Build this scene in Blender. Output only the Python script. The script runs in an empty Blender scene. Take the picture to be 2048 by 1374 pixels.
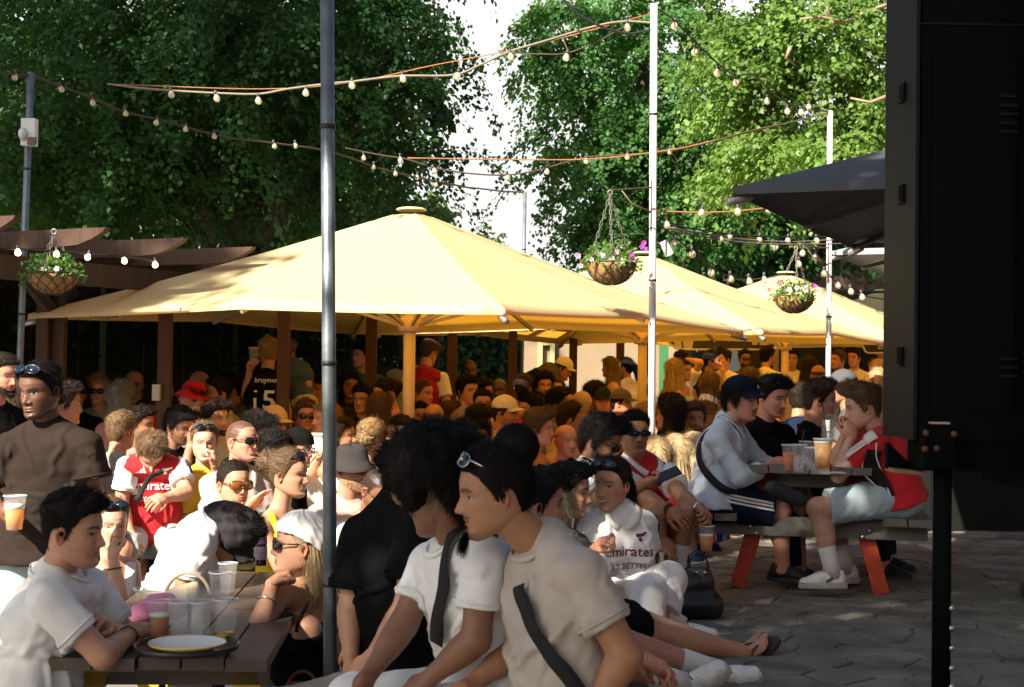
import bpy, bmesh, math, random
import numpy as np
from mathutils import Vector, Matrix
from mathutils.bvhtree import BVHTree
R_ = math.radians
rng = np.random.default_rng(7); random.seed(7)
SC = bpy.context.scene
COL = SC.collection

# ------------------------------------------------------------------ camera
F = 2844.0                                   # focal length in photo pixels (50 mm on 36 mm film)
CAM = np.array([0.0, 0.0, 1.70])
cd = bpy.data.cameras.new('camera'); cam = bpy.data.objects.new('camera', cd); COL.objects.link(cam)
cd.lens = 50.0; cd.sensor_width = 36.0; cd.clip_end = 2000; cd.clip_start = 0.05
CAMR = Matrix.Rotation(R_(90 + 1.07), 3, 'X') @ Matrix.Rotation(R_(0.8), 3, 'Z')
cam.matrix_world = Matrix.Translation(Vector(CAM)) @ CAMR.to_4x4()
cd.dof.use_dof = True; cd.dof.focus_distance = 8.2; cd.dof.aperture_fstop = 8.0
SC.camera = cam
CR = np.array(CAMR)

def P(px, py, d):
    """the point at world depth d (metres along +Y) seen at photo pixel (px, py)"""
    v = CR @ np.array([(px - 1024.0) / F, -(py - 687.0) / F, -1.0])
    return CAM + v * (d / v[1])

# ------------------------------------------------------------------ world, sun, exposure
SUN_EL, SUN_AZ = 37.0, 36.0                  # azimuth: light travels towards (sin az, cos az)
w = bpy.data.worlds.new('World'); SC.world = w; w.use_nodes = True
nt = w.node_tree; bg = nt.nodes['Background']
sky = nt.nodes.new('ShaderNodeTexSky'); sky.sky_type = 'NISHITA'; sky.sun_disc = False
sky.sun_elevation = R_(SUN_EL); sky.sun_rotation = R_(180 + SUN_AZ)
sky.air_density = 1.0; sky.dust_density = 2.5; sky.ozone_density = 1.0
nt.links.new(sky.outputs[0], bg.inputs[0]); bg.inputs[1].default_value = 0.055
LDIR = np.array([math.sin(R_(SUN_AZ)) * math.cos(R_(SUN_EL)), math.cos(R_(SUN_AZ)) * math.cos(R_(SUN_EL)), -math.sin(R_(SUN_EL))])
sd = bpy.data.lights.new('sun', 'SUN'); so = bpy.data.objects.new('sun', sd); COL.objects.link(so)
sd.energy = 5.0; sd.angle = R_(0.5); sd.color = (1.0, 0.91, 0.77)
so.rotation_euler = Vector(LDIR).to_track_quat('-Z', 'Y').to_euler()
so.location = (-6, -8, 14)
SC.view_settings.view_transform = 'Standard'; SC.view_settings.look = 'None'
SC.view_settings.exposure = 1.5; SC.view_settings.gamma = 1.0
SC.view_settings.use_curve_mapping = False

# ------------------------------------------------------------------ materials
MATS = {}
def mat(name, base=(0.5, 0.5, 0.5), rough=0.6, metal=0.0, var=0.12, vscale=6.0, bump=0.0, bscale=60.0, spec=0.5,
        attr=None, transl=0.0, tcol=None, stretch=None, emit=None, estr=0.0, alpha=None, sheen=0.0, bdist=.01, island=0.0, ridged=False, sss=0.0):
    if name in MATS: return MATS[name]
    m = bpy.data.materials.new(name); m.use_nodes = True
    t = m.node_tree; N = t.nodes; L = t.links
    b = N['Principled BSDF']; out = N['Material Output']
    b.inputs['Roughness'].default_value = rough; b.inputs['Metallic'].default_value = metal
    b.inputs['Specular IOR Level'].default_value = spec
    if sss: b.inputs['Subsurface Weight'].default_value = sss; b.inputs['Subsurface Radius'].default_value = (1, .35, .2); b.inputs['Subsurface Scale'].default_value = .012
    if sheen: b.inputs['Sheen Weight'].default_value = sheen
    tc = N.new('ShaderNodeTexCoord')
    co = tc.outputs['Object']
    if stretch:
        mp = N.new('ShaderNodeMapping'); mp.inputs['Scale'].default_value = stretch
        L.new(co, mp.inputs[0]); co = mp.outputs[0]
    if attr:
        a = N.new('ShaderNodeAttribute'); a.attribute_name = attr; src = a.outputs['Color']
    else:
        r = N.new('ShaderNodeRGB'); r.outputs[0].default_value = (*base, 1); src = r.outputs[0]
    if var:
        n = N.new('ShaderNodeTexNoise'); n.inputs['Scale'].default_value = vscale; n.inputs['Detail'].default_value = 5
        L.new(co, n.inputs['Vector'])
        mr = N.new('ShaderNodeMapRange'); mr.inputs[1].default_value = 0.25; mr.inputs[2].default_value = 0.75
        mr.inputs[3].default_value = 1 - var; mr.inputs[4].default_value = 1 + var
        L.new(n.outputs[0], mr.inputs[0])
        fac = mr.outputs[0]
        if island:
            g = N.new('ShaderNodeNewGeometry'); m2 = N.new('ShaderNodeMapRange')
            m2.inputs[3].default_value = 1 - island; m2.inputs[4].default_value = 1 + island
            L.new(g.outputs['Random Per Island'], m2.inputs[0])
            mm = N.new('ShaderNodeMath'); mm.operation = 'MULTIPLY'; L.new(fac, mm.inputs[0]); L.new(m2.outputs[0], mm.inputs[1]); fac = mm.outputs[0]
        vm = N.new('ShaderNodeVectorMath'); vm.operation = 'SCALE'
        L.new(src, vm.inputs[0]); L.new(fac, vm.inputs['Scale']); src = vm.outputs[0]
    L.new(src, b.inputs['Base Color'])
    if bump:
        n2 = N.new('ShaderNodeTexNoise'); n2.inputs['Scale'].default_value = bscale; n2.inputs['Detail'].default_value = 4
        if ridged: n2.noise_type = 'RIDGED_MULTIFRACTAL'; n2.inputs['Detail'].default_value = 2.5; n2.inputs['Distortion'].default_value = .6; n2.inputs['Roughness'].default_value = .35
        L.new(co, n2.inputs['Vector'])
        bp = N.new('ShaderNodeBump'); bp.inputs['Strength'].default_value = bump; bp.inputs['Distance'].default_value = bdist
        L.new(n2.outputs[0], bp.inputs['Height']); L.new(bp.outputs[0], b.inputs['Normal'])
    surf = b.outputs[0]
    if transl:
        tr = N.new('ShaderNodeBsdfTranslucent'); mx = N.new('ShaderNodeMixShader'); mx.inputs[0].default_value = transl
        if tcol: tr.inputs[0].default_value = (*tcol, 1)
        else: L.new(src, tr.inputs[0])
        L.new(surf, mx.inputs[1]); L.new(tr.outputs[0], mx.inputs[2]); surf = mx.outputs[0]
    if alpha is not None:
        tp = N.new('ShaderNodeBsdfTransparent'); mx = N.new('ShaderNodeMixShader'); mx.inputs[0].default_value = alpha
        L.new(tp.outputs[0], mx.inputs[1]); L.new(surf, mx.inputs[2]); surf = mx.outputs[0]
    if emit:
        b.inputs['Emission Color'].default_value = (*emit, 1); b.inputs['Emission Strength'].default_value = estr
    L.new(surf, out.inputs[0])
    MATS[name] = m
    return m

def cloth(name, c, rough=0.85):
    return mat('cloth_' + name, c, rough, var=0.10, vscale=9, bump=0.6, bscale=7, spec=0.2 if max(c) > .1 else .06, sheen=0.12 if max(c) > .1 else 0, bdist=.012, ridged=True)

# ------------------------------------------------------------------ mesh helpers
def np_mesh(name, V, Q=None, T=None, smooth=True):
    """mesh from numpy verts, quads and tris"""
    me = bpy.data.meshes.new(name)
    V = np.asarray(V, np.float32)
    parts = []; tot = []
    if Q is not None and len(Q): Q = np.asarray(Q, np.int32); parts.append(Q.ravel()); tot.append(np.full(len(Q), 4, np.int32))
    if T is not None and len(T): T = np.asarray(T, np.int32); parts.append(T.ravel()); tot.append(np.full(len(T), 3, np.int32))
    lp = np.concatenate(parts); tt = np.concatenate(tot)
    me.vertices.add(len(V)); me.vertices.foreach_set('co', V.ravel())
    me.loops.add(len(lp)); me.loops.foreach_set('vertex_index', lp)
    st = np.concatenate([[0], np.cumsum(tt)[:-1]]).astype(np.int32)
    me.polygons.add(len(tt)); me.polygons.foreach_set('loop_start', st)
    if smooth: me.polygons.foreach_set('use_smooth', np.ones(len(tt), bool))
    me.update(calc_edges=True)
    return me

class MB:
    """collects simple solids into one mesh"""
    def __init__(s): s.v = []; s.q = []; s.t = []; s.n = 0
    def add(s, V, Q=(), T=()):
        V = np.asarray(V, float); s.v.append(V)
        for f in Q: s.q.append([i + s.n for i in f])
        for f in T: s.t.append([i + s.n for i in f])
        s.n += len(V); return s
    def box(s, c, size, ax=None):
        c = np.asarray(c, float); h = np.asarray(size, float) / 2
        M = np.eye(3) if ax is None else np.asarray(ax, float).T
        V = [c + M @ (np.array([i, j, k]) * h) for i in (-1, 1) for j in (-1, 1) for k in (-1, 1)]
        return s.add(V, [(0, 1, 3, 2), (4, 6, 7, 5), (0, 4, 5, 1), (2, 3, 7, 6), (0, 2, 6, 4), (1, 5, 7, 3)])
    def bar(s, a, b, wdt, hgt, up=(0, 0, 1)):
        a = np.asarray(a, float); b = np.asarray(b, float); x = b - a; l = np.linalg.norm(x); x = x / l
        u = np.asarray(up, float); y = np.cross(u, x)
        if np.linalg.norm(y) < 1e-5: y = np.cross([0, 1, 0], x)
        y /= np.linalg.norm(y); z = np.cross(x, y)
        return s.box((a + b) / 2, (l, wdt, hgt), (x, y, z))
    def tube(s, pts, r, n=8, caps=True):
        pts = np.asarray(pts, float); m = len(pts); r = np.broadcast_to(np.asarray(r, float), (m,))
        tg = np.gradient(pts, axis=0); tg /= np.maximum(np.linalg.norm(tg, axis=1, keepdims=True), 1e-9)
        u = np.array([0, 0, 1.0]) if abs(tg[0][2]) < 0.9 else np.array([1.0, 0, 0])
        V = []
        for i in range(m):
            a = np.cross(u, tg[i]); a /= max(np.linalg.norm(a), 1e-9); b = np.cross(tg[i], a); u = np.cross(tg[i], a) if abs(tg[i] @ u) < 0.99 else u
            for k in range(n):
                th = 2 * math.pi * k / n
                V.append(pts[i] + r[i] * (math.cos(th) * a + math.sin(th) * b))
        Q = [(i * n + k, i * n + (k + 1) % n, (i + 1) * n + (k + 1) % n, (i + 1) * n + k) for i in range(m - 1) for k in range(n)]
        T = []
        if caps:
            V += [pts[0], pts[-1]]; c0 = m * n; c1 = c0 + 1
            T = [(c0, (k + 1) % n, k) for k in range(n)] + [(c1, (m - 1) * n + k, (m - 1) * n + (k + 1) % n) for k in range(n)]
        return s.add(V, Q, T)
    def lathe(s, prof, c=(0, 0, 0), n=20, ax=None):
        """prof: list of (r, z)"""
        c = np.asarray(c, float); M = np.eye(3) if ax is None else np.asarray(ax, float).T
        V = []
        for r, z in prof:
            for k in range(n):
                th = 2 * math.pi * k / n; V.append(c + M @ np.array([r * math.cos(th), r * math.sin(th), z]))
        m = len(prof)
        Q = [(i * n + k, i * n + (k + 1) % n, (i + 1) * n + (k + 1) % n, (i + 1) * n + k) for i in range(m - 1) for k in range(n)]
        return s.add(V, Q)
    def ball(s, c, r, n=10, m=7):
        r = np.broadcast_to(np.asarray(r, float), (3,)); c = np.asarray(c, float)
        V = []
        for i in range(m + 1):
            ph = math.pi * i / m
            for k in range(n):
                th = 2 * math.pi * k / n
                V.append(c + r * np.array([math.sin(ph) * math.cos(th), math.sin(ph) * math.sin(th), -math.cos(ph)]))
        Q = [(i * n + k, i * n + (k + 1) % n, (i + 1) * n + (k + 1) % n, (i + 1) * n + k) for i in range(m) for k in range(n)]
        return s.add(V, Q)
    def mesh(s, name, smooth=False, off=None):
        V = np.concatenate(s.v)
        if off is not None: V = V - np.asarray(off)
        me = bpy.data.meshes.new(name)
        me.from_pydata(V.tolist(), [], s.q + s.t)
        if smooth: me.polygons.foreach_set('use_smooth', np.ones(len(me.polygons), bool))
        me.update(); return me

def tag(o, label=None, cat=None, group=None, kind=None):
    if label: o['label'] = label
    if cat: o['category'] = cat
    if group: o['group'] = group
    if kind: o['kind'] = kind
    return o

def obj(name, me, m=None, parent=None, loc=None):
    """link a mesh (or MB with world coordinates) as one object"""
    off = None
    if isinstance(me, MB):
        if parent is not None: off = world_loc(parent)
        elif loc is not None: off = loc
        me = me.mesh(name, getattr(me, 'smooth', False), off)
    o = bpy.data.objects.new(name, me); COL.objects.link(o)
    if m is not None and not me.materials: me.materials.append(m)
    if parent is not None: o.parent = parent
    if loc is not None: o.location = loc
    return o

def world_loc(o):
    l = Vector((0, 0, 0))
    while o is not None: l += o.location; o = o.parent
    return np.array(l)

def thing(name, loc, label, cat, group=None):
    o = bpy.data.objects.new(name, None); COL.objects.link(o); o.location = loc
    o.empty_display_size = 0.2
    return tag(o, label, cat, group)

def SM(mb): mb.smooth = True; return mb

# ------------------------------------------------------------------ implicit surfaces
def surfnet(f, org, h):
    s = f < 0
    a = [(0, 0, 0), (1, 0, 0), (0, 1, 0), (1, 1, 0), (0, 0, 1), (1, 0, 1), (0, 1, 1), (1, 1, 1)]
    nx, ny, nz = f.shape
    c = np.zeros((nx - 1, ny - 1, nz - 1), np.int8)
    for dx, dy, dz in a: c += s[dx:nx - 1 + dx, dy:ny - 1 + dy, dz:nz - 1 + dz]
    act = (c > 0) & (c < 8)
    I = np.argwhere(act)
    idx = np.full(act.shape, -1, np.int32); idx[act] = np.arange(len(I))
    val = [f[I[:, 0] + d[0], I[:, 1] + d[1], I[:, 2] + d[2]] for d in a]
    acc = np.zeros((len(I), 3)); cnt = np.zeros(len(I))
    for i in range(8):
        for ax in range(3):
            if a[i][ax]: continue
            d2 = list(a[i]); d2[ax] = 1; j = a.index(tuple(d2))
            cr = (val[i] < 0) != (val[j] < 0)
            t = np.where(cr, val[i] / np.where(cr, val[i] - val[j], 1), 0)
            p = np.tile(np.array(a[i], float), (len(I), 1)); p[:, ax] += t
            acc += p * cr[:, None]; cnt += cr
    V = (I + acc / cnt[:, None]) * h + org
    Q = []
    for ax in range(3):
        sl0 = [slice(None)] * 3; sl1 = [slice(None)] * 3
        sl0[ax] = slice(0, -1); sl1[ax] = slice(1, None)
        e = s[tuple(sl0)] != s[tuple(sl1)]
        b, d = [(1, 2), (2, 0), (0, 1)][ax]
        E = np.argwhere(e)
        E = E[(E[:, b] > 0) & (E[:, d] > 0) & (E[:, b] < f.shape[b] - 1) & (E[:, d] < f.shape[d] - 1)]
        if not len(E): continue
        def g(ob, od):
            K = E.copy(); K[:, b] += ob; K[:, d] += od
            return idx[K[:, 0], K[:, 1], K[:, 2]]
        q = np.stack([g(-1, -1), g(0, -1), g(0, 0), g(-1, 0)], 1)
        ins = s[E[:, 0], E[:, 1], E[:, 2]]
        q[~ins] = q[~ins][:, ::-1]
        Q.append(q)
    return V, np.concatenate(Q)

def sdf_surf(prims, h, k=0.03, noise=0.0, nfreq=40.0, seed=0):
    """prims: (a, b, ra, rb, opts); opts: e=(axis, factor) widens along axis, cut=[(point, normal)], k, sub"""
    lo = np.full(3, 1e9); hi = np.full(3, -1e9)
    for a, b, ra, rb, o in prims:
        if o.get('sub'): continue
        r = max(ra, rb) * max(1.0, o['e'][1] if 'e' in o else 1.0) + 0.02
        lo = np.minimum(lo, np.minimum(a, b) - r); hi = np.maximum(hi, np.maximum(a, b) + r)
    lo -= 3 * h; hi += 3 * h
    n = np.ceil((hi - lo) / h).astype(int) + 1
    f = np.full(n, 0.3, np.float32)
    ax = [lo[i] + np.arange(n[i]) * h for i in range(3)]
    for a, b, ra, rb, o in prims:
        kk = o.get('k', k)
        r = max(ra, rb) * max(1.0, o['e'][1] if 'e' in o else 1.0) + kk + 3 * h + abs(noise) * 2
        l2 = np.minimum(a, b) - r; h2 = np.maximum(a, b) + r
        i0 = np.maximum(np.floor((l2 - lo) / h).astype(int), 0); i1 = np.minimum(np.ceil((h2 - lo) / h).astype(int) + 1, n)
        if np.any(i1 <= i0): continue
        sl = tuple(slice(i0[i], i1[i]) for i in range(3))
        X = ax[0][sl[0]][:, None, None].astype(np.float32); Y = ax[1][sl[1]][None, :, None].astype(np.float32); Z = ax[2][sl[2]][None, None, :].astype(np.float32)
        ab = b - a; L2 = float(ab @ ab) + 1e-12
        x = X - a[0]; y = Y - a[1]; z = Z - a[2]
        t = np.clip((x * ab[0] + y * ab[1] + z * ab[2]) / L2, 0, 1)
        vx = x - t * ab[0]; vy = y - t * ab[1]; vz = z - t * ab[2]
        if 'e' in o:
            en, q = o['e']
            vn = vx * en[0] + vy * en[1] + vz * en[2]; s = (1 / q - 1)
            vx = vx + en[0] * vn * s; vy = vy + en[1] * vn * s; vz = vz + en[2] * vn * s
        d = np.sqrt(vx * vx + vy * vy + vz * vz) - (ra + (rb - ra) * t)
        for p0, nn in o.get('cut', ()):
            d = np.maximum(d, (X - p0[0]) * nn[0] + (Y - p0[1]) * nn[1] + (Z - p0[2]) * nn[2])
        g = f[sl]
        if o.get('sub'): f[sl] = np.maximum(g, -d); continue
        hh = np.clip(0.5 + 0.5 * (g - d) / kk, 0, 1)
        f[sl] = g * (1 - hh) + d * hh - kk * hh * (1 - hh)
    if noise:
        rr = np.random.default_rng(seed)
        X, Y, Z = ax[0][:, None, None], ax[1][None, :, None], ax[2][None, None, :]
        w_ = np.zeros((), np.float32)
        nz = 0
        for fr, am in ((nfreq * .45, 1.0), (nfreq, .45)):
            K = rr.normal(size=(4, 3)); K /= np.linalg.norm(K, axis=1, keepdims=True); K *= fr; ph = rr.uniform(0, 6.28, 4)
            W_ = [X * K[i][0] + Y * K[i][1] + Z * K[i][2] + ph[i] for i in range(4)]
            nz = nz + am * np.sin(W_[0] + 1.3 * np.sin(W_[1] * .6)) * np.sin(W_[2] * .7 + 1.1 * np.sin(W_[3] * .5))
        f = (f + noise * nz).astype(np.float32)
    return surfnet(f, lo, h)
# ------------------------------------------------------------------ people
def ss(a, b, x):
    t = np.clip((x - a) / (b - a), 0, 1); return t * t * (3 - 2 * t)
def G(x, s): return np.exp(-(x / s) ** 2)
def unit(v): v = np.asarray(v, float); return v / max(np.linalg.norm(v), 1e-9)

TONES = {'pale': (.58, .33, .23), 'fair': (.52, .27, .17), 'pink': (.54, .25, .17), 'tan': (.43, .21, .115), 'olive': (.36, .175, .092),
         'brown': (.23, .11, .062), 'deep': (.135, .062, .036), 'dark': (.075, .034, .02)}
HAIRC = {'black': (.010, .008, .008), 'dark': (.022, .015, .011), 'brown': (.06, .033, .018), 'mid': (.12, .07, .035), 'blonde': (.50, .36, .19),
         'sand': (.25, .16, .075), 'grey': (.28, .26, .24), 'ginger': (.22, .08, .025), 'pale': (.50, .40, .24)}
def hair_mat(c):
    return mat('hair_' + c, HAIRC[c], 0.6, var=0.2, vscale=60, spec=0.09 if HAIRC[c][0] < .05 else .25, island=.5)
def skin_mat(): return mat('skin', rough=0.46, var=0.13, vscale=26, attr='col', spec=0.42, bump=0.25, bscale=160, bdist=.002, sss=.10)

HZ = np.array([-12, -11, -9.5, -8, -6.5, -5, -3, 0, 2, 4, 7, 9.5, 11, 11.8])
HF = np.array([6.0, 8.4, 9.2, 8.7, 8.8, 8.9, 8.8, 8.7, 9.2, 9.3, 8.3, 5.9, 3.2, 0.4])
HB = np.array([4.0, 1.5, -2.0, -5.2, -6.6, -7.6, -8.6, -9.6, -9.9, -9.8, -8.9, -6.7, -4.0, -1.2])
HW = np.array([0.7, 2.9, 4.5, 5.6, 6.15, 6.5, 6.9, 7.15, 7.35, 7.4, 6.9, 5.2, 3.2, 0.9])

def head_grid(nr, na, o):
    t = np.linspace(0, 1, nr)
    z = -12 + 23.8 * (t + 0.0 * t) ; z = -0.1 + 11.9 * np.sign(t - .5) * (1 - (1 - np.abs(2 * t - 1)) ** 1.25)
    s = np.linspace(-math.pi, math.pi, na, endpoint=False)
    a = s - 0.5 * np.sin(s)
    zf = np.interp(z, HZ, HF); zb = np.interp(z, HZ, HB); zw = np.interp(z, HZ, HW)
    k = np.array([1, 2, 1]) / 4.0
    for q in (zf, zb, zw):
        q[1:-1] = np.convolve(q, k, 'valid')
    jaw = o.get('jaw', 1.0); zw = zw * (1 + (jaw - 1) * ss(0, -8, z))
    A, Z = np.meshgrid(a, z); ZF = zf[:, None]; ZB = zb[:, None]; ZW = zw[:, None]
    yc = (0.4 * ZF + 0.6 * ZB)
    ca = np.cos(A); sa = np.sin(A)
    X = ZW * np.sign(sa) * np.abs(sa) ** 0.92
    Y = np.where(ca >= 0, yc + (ZF - yc) * np.abs(ca) ** 0.88, yc - (yc - ZB) * np.abs(ca) ** 0.95)
    fr = ss(0.05, 0.5, ca); ax = np.abs(X)
    sm = o.get('smile', 0.0); ns = o.get('nose', 1.0)
    prof = np.interp(Z, [-5.0, -4.6, -3.9, -3.1, -1.5, 0, 1, 2.4], [0, .7, 2.1, 2.3, 1.5, .75, .4, 0]) * ns
    wn = np.interp(Z, [-4.5, -3.3, 0, 2], [1.05, 1.0, .68, .8]) * o.get('nosew', 1.0)
    D = G(X, wn) * prof
    D += G(ax - 1.35 * o.get('nosew', 1.0), .55) * G(Z + 3.75, .75) * .75
    D -= G(ax - 3.1, 1.7) * G(Z - .1, 1.15) * .8
    D += G(ax - 3.1, 1.15) * G(Z + .05, .62) * .38
    D += G(Z - 1.75, .75) * G(ax - 2.7, 2.2) * o.get('brow', .4)
    D += G(ax - 4.5, 1.7) * G(Z + 2.6, 1.6) * (.4 + .35 * sm)
    mz = Z - sm * .55 * np.clip(ax / 2.4, 0, 1.3) ** 2 * 1.3
    lw = G(ax, 2.1 + .5 * sm)
    D += lw * (G(mz + 6.15, .45) + G(mz + 7.25, .5)) * o.get('lips', .5)
    D -= lw * G(mz + 6.68, .2) * .35
    D -= G(ax, 2) * G(Z + 8.5, .6) * .4
    D += G(ax, 2) * G(Z + 10, 1.1) * .45
    D -= G(ax - 2.7 - .3 * sm, .5) * G(Z + 5.6, 1.4) * (.12 + .25 * sm)
    Y = Y + D * fr
    X = X * o.get('width', 1.0)
    # colours
    base = np.array(TONES[o.get('skin', 'fair')]); C = np.ones(X.shape + (3,)) * base
    def mix(c, mk, col):
        mk = np.clip(mk, 0, 1)[..., None]; return c * (1 - mk) + np.array(col) * mk
    C = mix(C, .35 * fr * (G(ax - 4.4, 1.8) * G(Z + 3, 1.6) + G(X, 1.3) * G(Z + 3.6, 1)), base * np.array([1.08, .72, .68]))
    lipc = base * np.array([.82, .40, .42]) if base[0] > .2 else base * np.array([1.3, .9, .95])
    C = mix(C, fr * ss(2.5 + .5 * sm, 2.0 + .4 * sm, ax) * (G(mz + 6.15, .42) + G(mz + 7.2, .48)) * (.85 if not o.get('female') else 1.0), lipc)
    if sm > .5: C = mix(C, fr * ss(2.3, 1.9, ax) * ss(.42, .3, np.abs(mz + 6.65)), (.75, .72, .66))
    else: C = mix(C, fr * ss(2.3, 1.9, ax) * G(mz + 6.68, .14) * .8, base * .25)
    hc = np.array(HAIRC[o.get('hairc', 'dark')])
    bz = 1.95 + .35 * G(ax - 3.4, 1.4) - .25 * ss(3.6, 5, ax)
    C = mix(C, fr * ss(1.0, 1.5, ax) * ss(5.3, 4.5, ax) * G(Z - bz, .48 if not o.get('female') else .34), hc)
    ex = (ax - 3.1) / 1.35; ez = Z + .05
    if not o.get('shut'):
        C = mix(C, fr * ss(1.05, .8, np.sqrt(ex ** 2 + (ez / .37) ** 2)), (.42, .38, .35))
        C = mix(C, fr * ss(.60, .46, np.sqrt((ax - 3.1) ** 2 + ez ** 2)) * ss(.46, .38, np.abs(ez)), (.02, .014, .01))
    C = mix(C, fr * G(ez - .36 * np.sqrt(np.clip(1 - ex ** 2, 0, 1)), .16) * ss(1.25, 1.0, np.abs(ex)) * .85, (.015, .01, .008))
    C = mix(C, fr * G(ez + .4 * np.sqrt(np.clip(1 - ex ** 2, 0, 1)), .12) * ss(1.2, .95, np.abs(ex)) * .4, base * .3)
    C = mix(C, fr * ss(1.2, .8, np.abs(ax - .85) / .5) * G(Z + 4.45, .22) * .8, base * .15)
    bd = o.get('beard', 0.0)
    r2 = np.random.default_rng(o.get('seed', 1)); nzz = r2.uniform(.75, 1.15, X.shape)
    lowf = ss(-4.2, -5.6, Z - .10 * np.clip(6.5 - Y, 0, 8) * 2.0) * ss(-1.5, 0.5, Y)
    mouthz = ss(2.9, 2.2, ax) * ss(8.3, 7.5, -Z) * ss(5.2, 5.7, -Z) * fr
    lipm = ss(2.4, 1.9, ax) * ss(.75, .55, np.abs(mz + 6.7)) * fr
    must = fr * ss(3.0, 2.4, ax) * G(mz + 5.35, .42)
    bm = np.clip(lowf * (1 - mouthz) + must * ss(0, .1, bd), 0, 1) * (1 - lipm)
    if o.get('goatee'): bm = np.clip(must + G(ax, 1.6) * ss(-7.9, -8.8, Z) * ss(4, 6, Y), 0, 1)
    if o.get('goatee'): bd = 1.0
    if o.get('moustache'): bm = must * 1.0; bd = 1.0
    C = mix(C, bm * min(1, bd) * .9 * nzz, hc * 1.15 if bd > .35 else base * .5)
    if bd >= .6:
        Y = Y + bm * (bd - .4) * .9 * fr * nzz; X = X * (1 + bm * (bd - .4) * .09 * nzz); Z = Z - bm * (bd - .4) * .5 * ss(-9, -11, Z)
    hs = o.get('hair', 'short')
    if hs in ('buzz', 'bald', 'fade', 'crop'):
        aA = np.abs(np.arctan2(np.sin(A), np.cos(A))); zl = np.interp(aA, HAIRLINE_A, HAIRLINE_Z) + o.get('recede', 0) * ss(1.3, 0.2, aA)
        if hs == 'bald': zl = np.interp(aA, np.array([0, 60, 80, 120, 180]) * math.pi / 180, [30, 30, 3, 1.5, 0])
        hm_ = ss(-.6, .9, Z - zl) * (ss(6, 3.5, Z) if hs == 'bald' else 1)
        C = mix(C, hm_ * np.clip({'buzz': 1.0, 'bald': .7, 'fade': .9, 'crop': 1.0}[hs] * nzz, 0, .97), hc * .75 + base * .04)
    V = np.stack([X, Y, Z], -1) * .01
    return V, C, A

HAIRLINE_A = np.array([0, 35, 55, 68, 78, 84, 92, 104, 120, 150, 180]) * math.pi / 180
HAIRLINE_Z = np.array([7.0, 6.8, 5.2, 1.8, -2.0, -2.6, 1.6, 0.5, -3.0, -6.5, -7.5])

def grid_quads(nr, na, keep=None):
    i, j = np.meshgrid(np.arange(nr - 1), np.arange(na), indexing='ij')
    a = i * na + j; b = i * na + (j + 1) % na; c = b + na; d = a + na
    Q = np.stack([a, b, c, d], -1).reshape(-1, 4)
    if keep is not None:
        kk = keep.ravel(); Q = Q[kk[Q].any(1)]
    return Q

def compact(V, Q, C=None):
    u, inv = np.unique(Q, return_inverse=True)
    return V[u], inv.reshape(Q.shape), (C[u] if C is not None else None)

def ear(side, base):
    n, m = 14, 5
    V = []; 
    for i in range(m):
        r = i / (m - 1)
        for k in range(n):
            th = 2 * math.pi * k / n
            y = math.cos(th) * 1.75 * r * (1 if math.sin(th) > 0 else .75); z = math.sin(th) * 3.1 * r
            x = 1.15 * (G(r - .82, .2)) + .2 - (.5 if r < .4 else 0)
            if r > .95: x = .35
            V.append((side * (7.0 + x + .28 * -y), -1.1 + y - .12 * z * -1, -1.0 + z))
    V = np.array(V) * .01
    Q = []
    for i in range(m - 1):
        for k in range(n):
            q = (i * n + k, i * n + (k + 1) % n, (i + 1) * n + (k + 1) % n, (i + 1) * n + k)
            Q.append(q if side > 0 else q[::-1])
    C = np.ones((len(V), 3)) * base * np.array([1.05, .8, .76])
    C[:n * 2] *= .6
    return V, np.array(Q), C

def fr_axes(yaw, pitch=0, roll=0):
    """rotation: columns = right(person's left is +x here), forward, up ; yaw 0 faces the camera"""
    y = R_(yaw); f = np.array([math.sin(y), -math.cos(y), 0]); r = np.array([-math.cos(y), -math.sin(y), 0.]) * 1.0
    # r is the person's right-hand side seen from the front; head grid +x = person's left
    l = -np.cross(f, [0, 0, 1.0]); u = np.array([0, 0, 1.0])
    M = np.array(Matrix.Rotation(R_(-pitch), 3, Vector(-l)) if pitch == pitch else np.eye(3)) @ np.stack([l, f, u], 1)
    # positive pitch nods down
    if roll: M = np.array(Matrix.Rotation(R_(roll), 3, Vector(M[:, 1]))) @ M
    return M

def strands(rs, pts, nrm, dirs, L, wd, seg=3, grav=0.0, curl=0.0):
    """thin tapering blades; pts (n,3), dirs (n,3)"""
    n = len(pts)
    side = np.cross(dirs, nrm); side /= np.maximum(np.linalg.norm(side, axis=1, keepdims=True), 1e-6)
    P0 = pts.copy(); d = dirs.copy(); Vs = []
    ph = rs.uniform(0, 6.28, n)
    for s in range(seg + 1):
        wv = wd * (1 - s / seg * .75)
        Vs.append(P0 - side * wv[:, None] / 2); Vs.append(P0 + side * wv[:, None] / 2)
        d = d + np.array([0, 0, -grav]) + curl * (side * np.cos(ph + s * 2.2)[:, None] + nrm * np.sin(ph + s * 2.2)[:, None])
        d /= np.maximum(np.linalg.norm(d, axis=1, keepdims=True), 1e-6)
        P0 = P0 + d * (L / seg)[:, None]
    V = np.stack(Vs, 1).reshape(-1, 3)
    Q = []
    base = np.arange(n)[:, None] * (2 * (seg + 1))
    for s in range(seg):
        Q.append(np.stack([base[:, 0] + 2 * s, base[:, 0] + 2 * s + 1, base[:, 0] + 2 * s + 3, base[:, 0] + 2 * s + 2], 1))
    return V, np.concatenate(Q)

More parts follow.
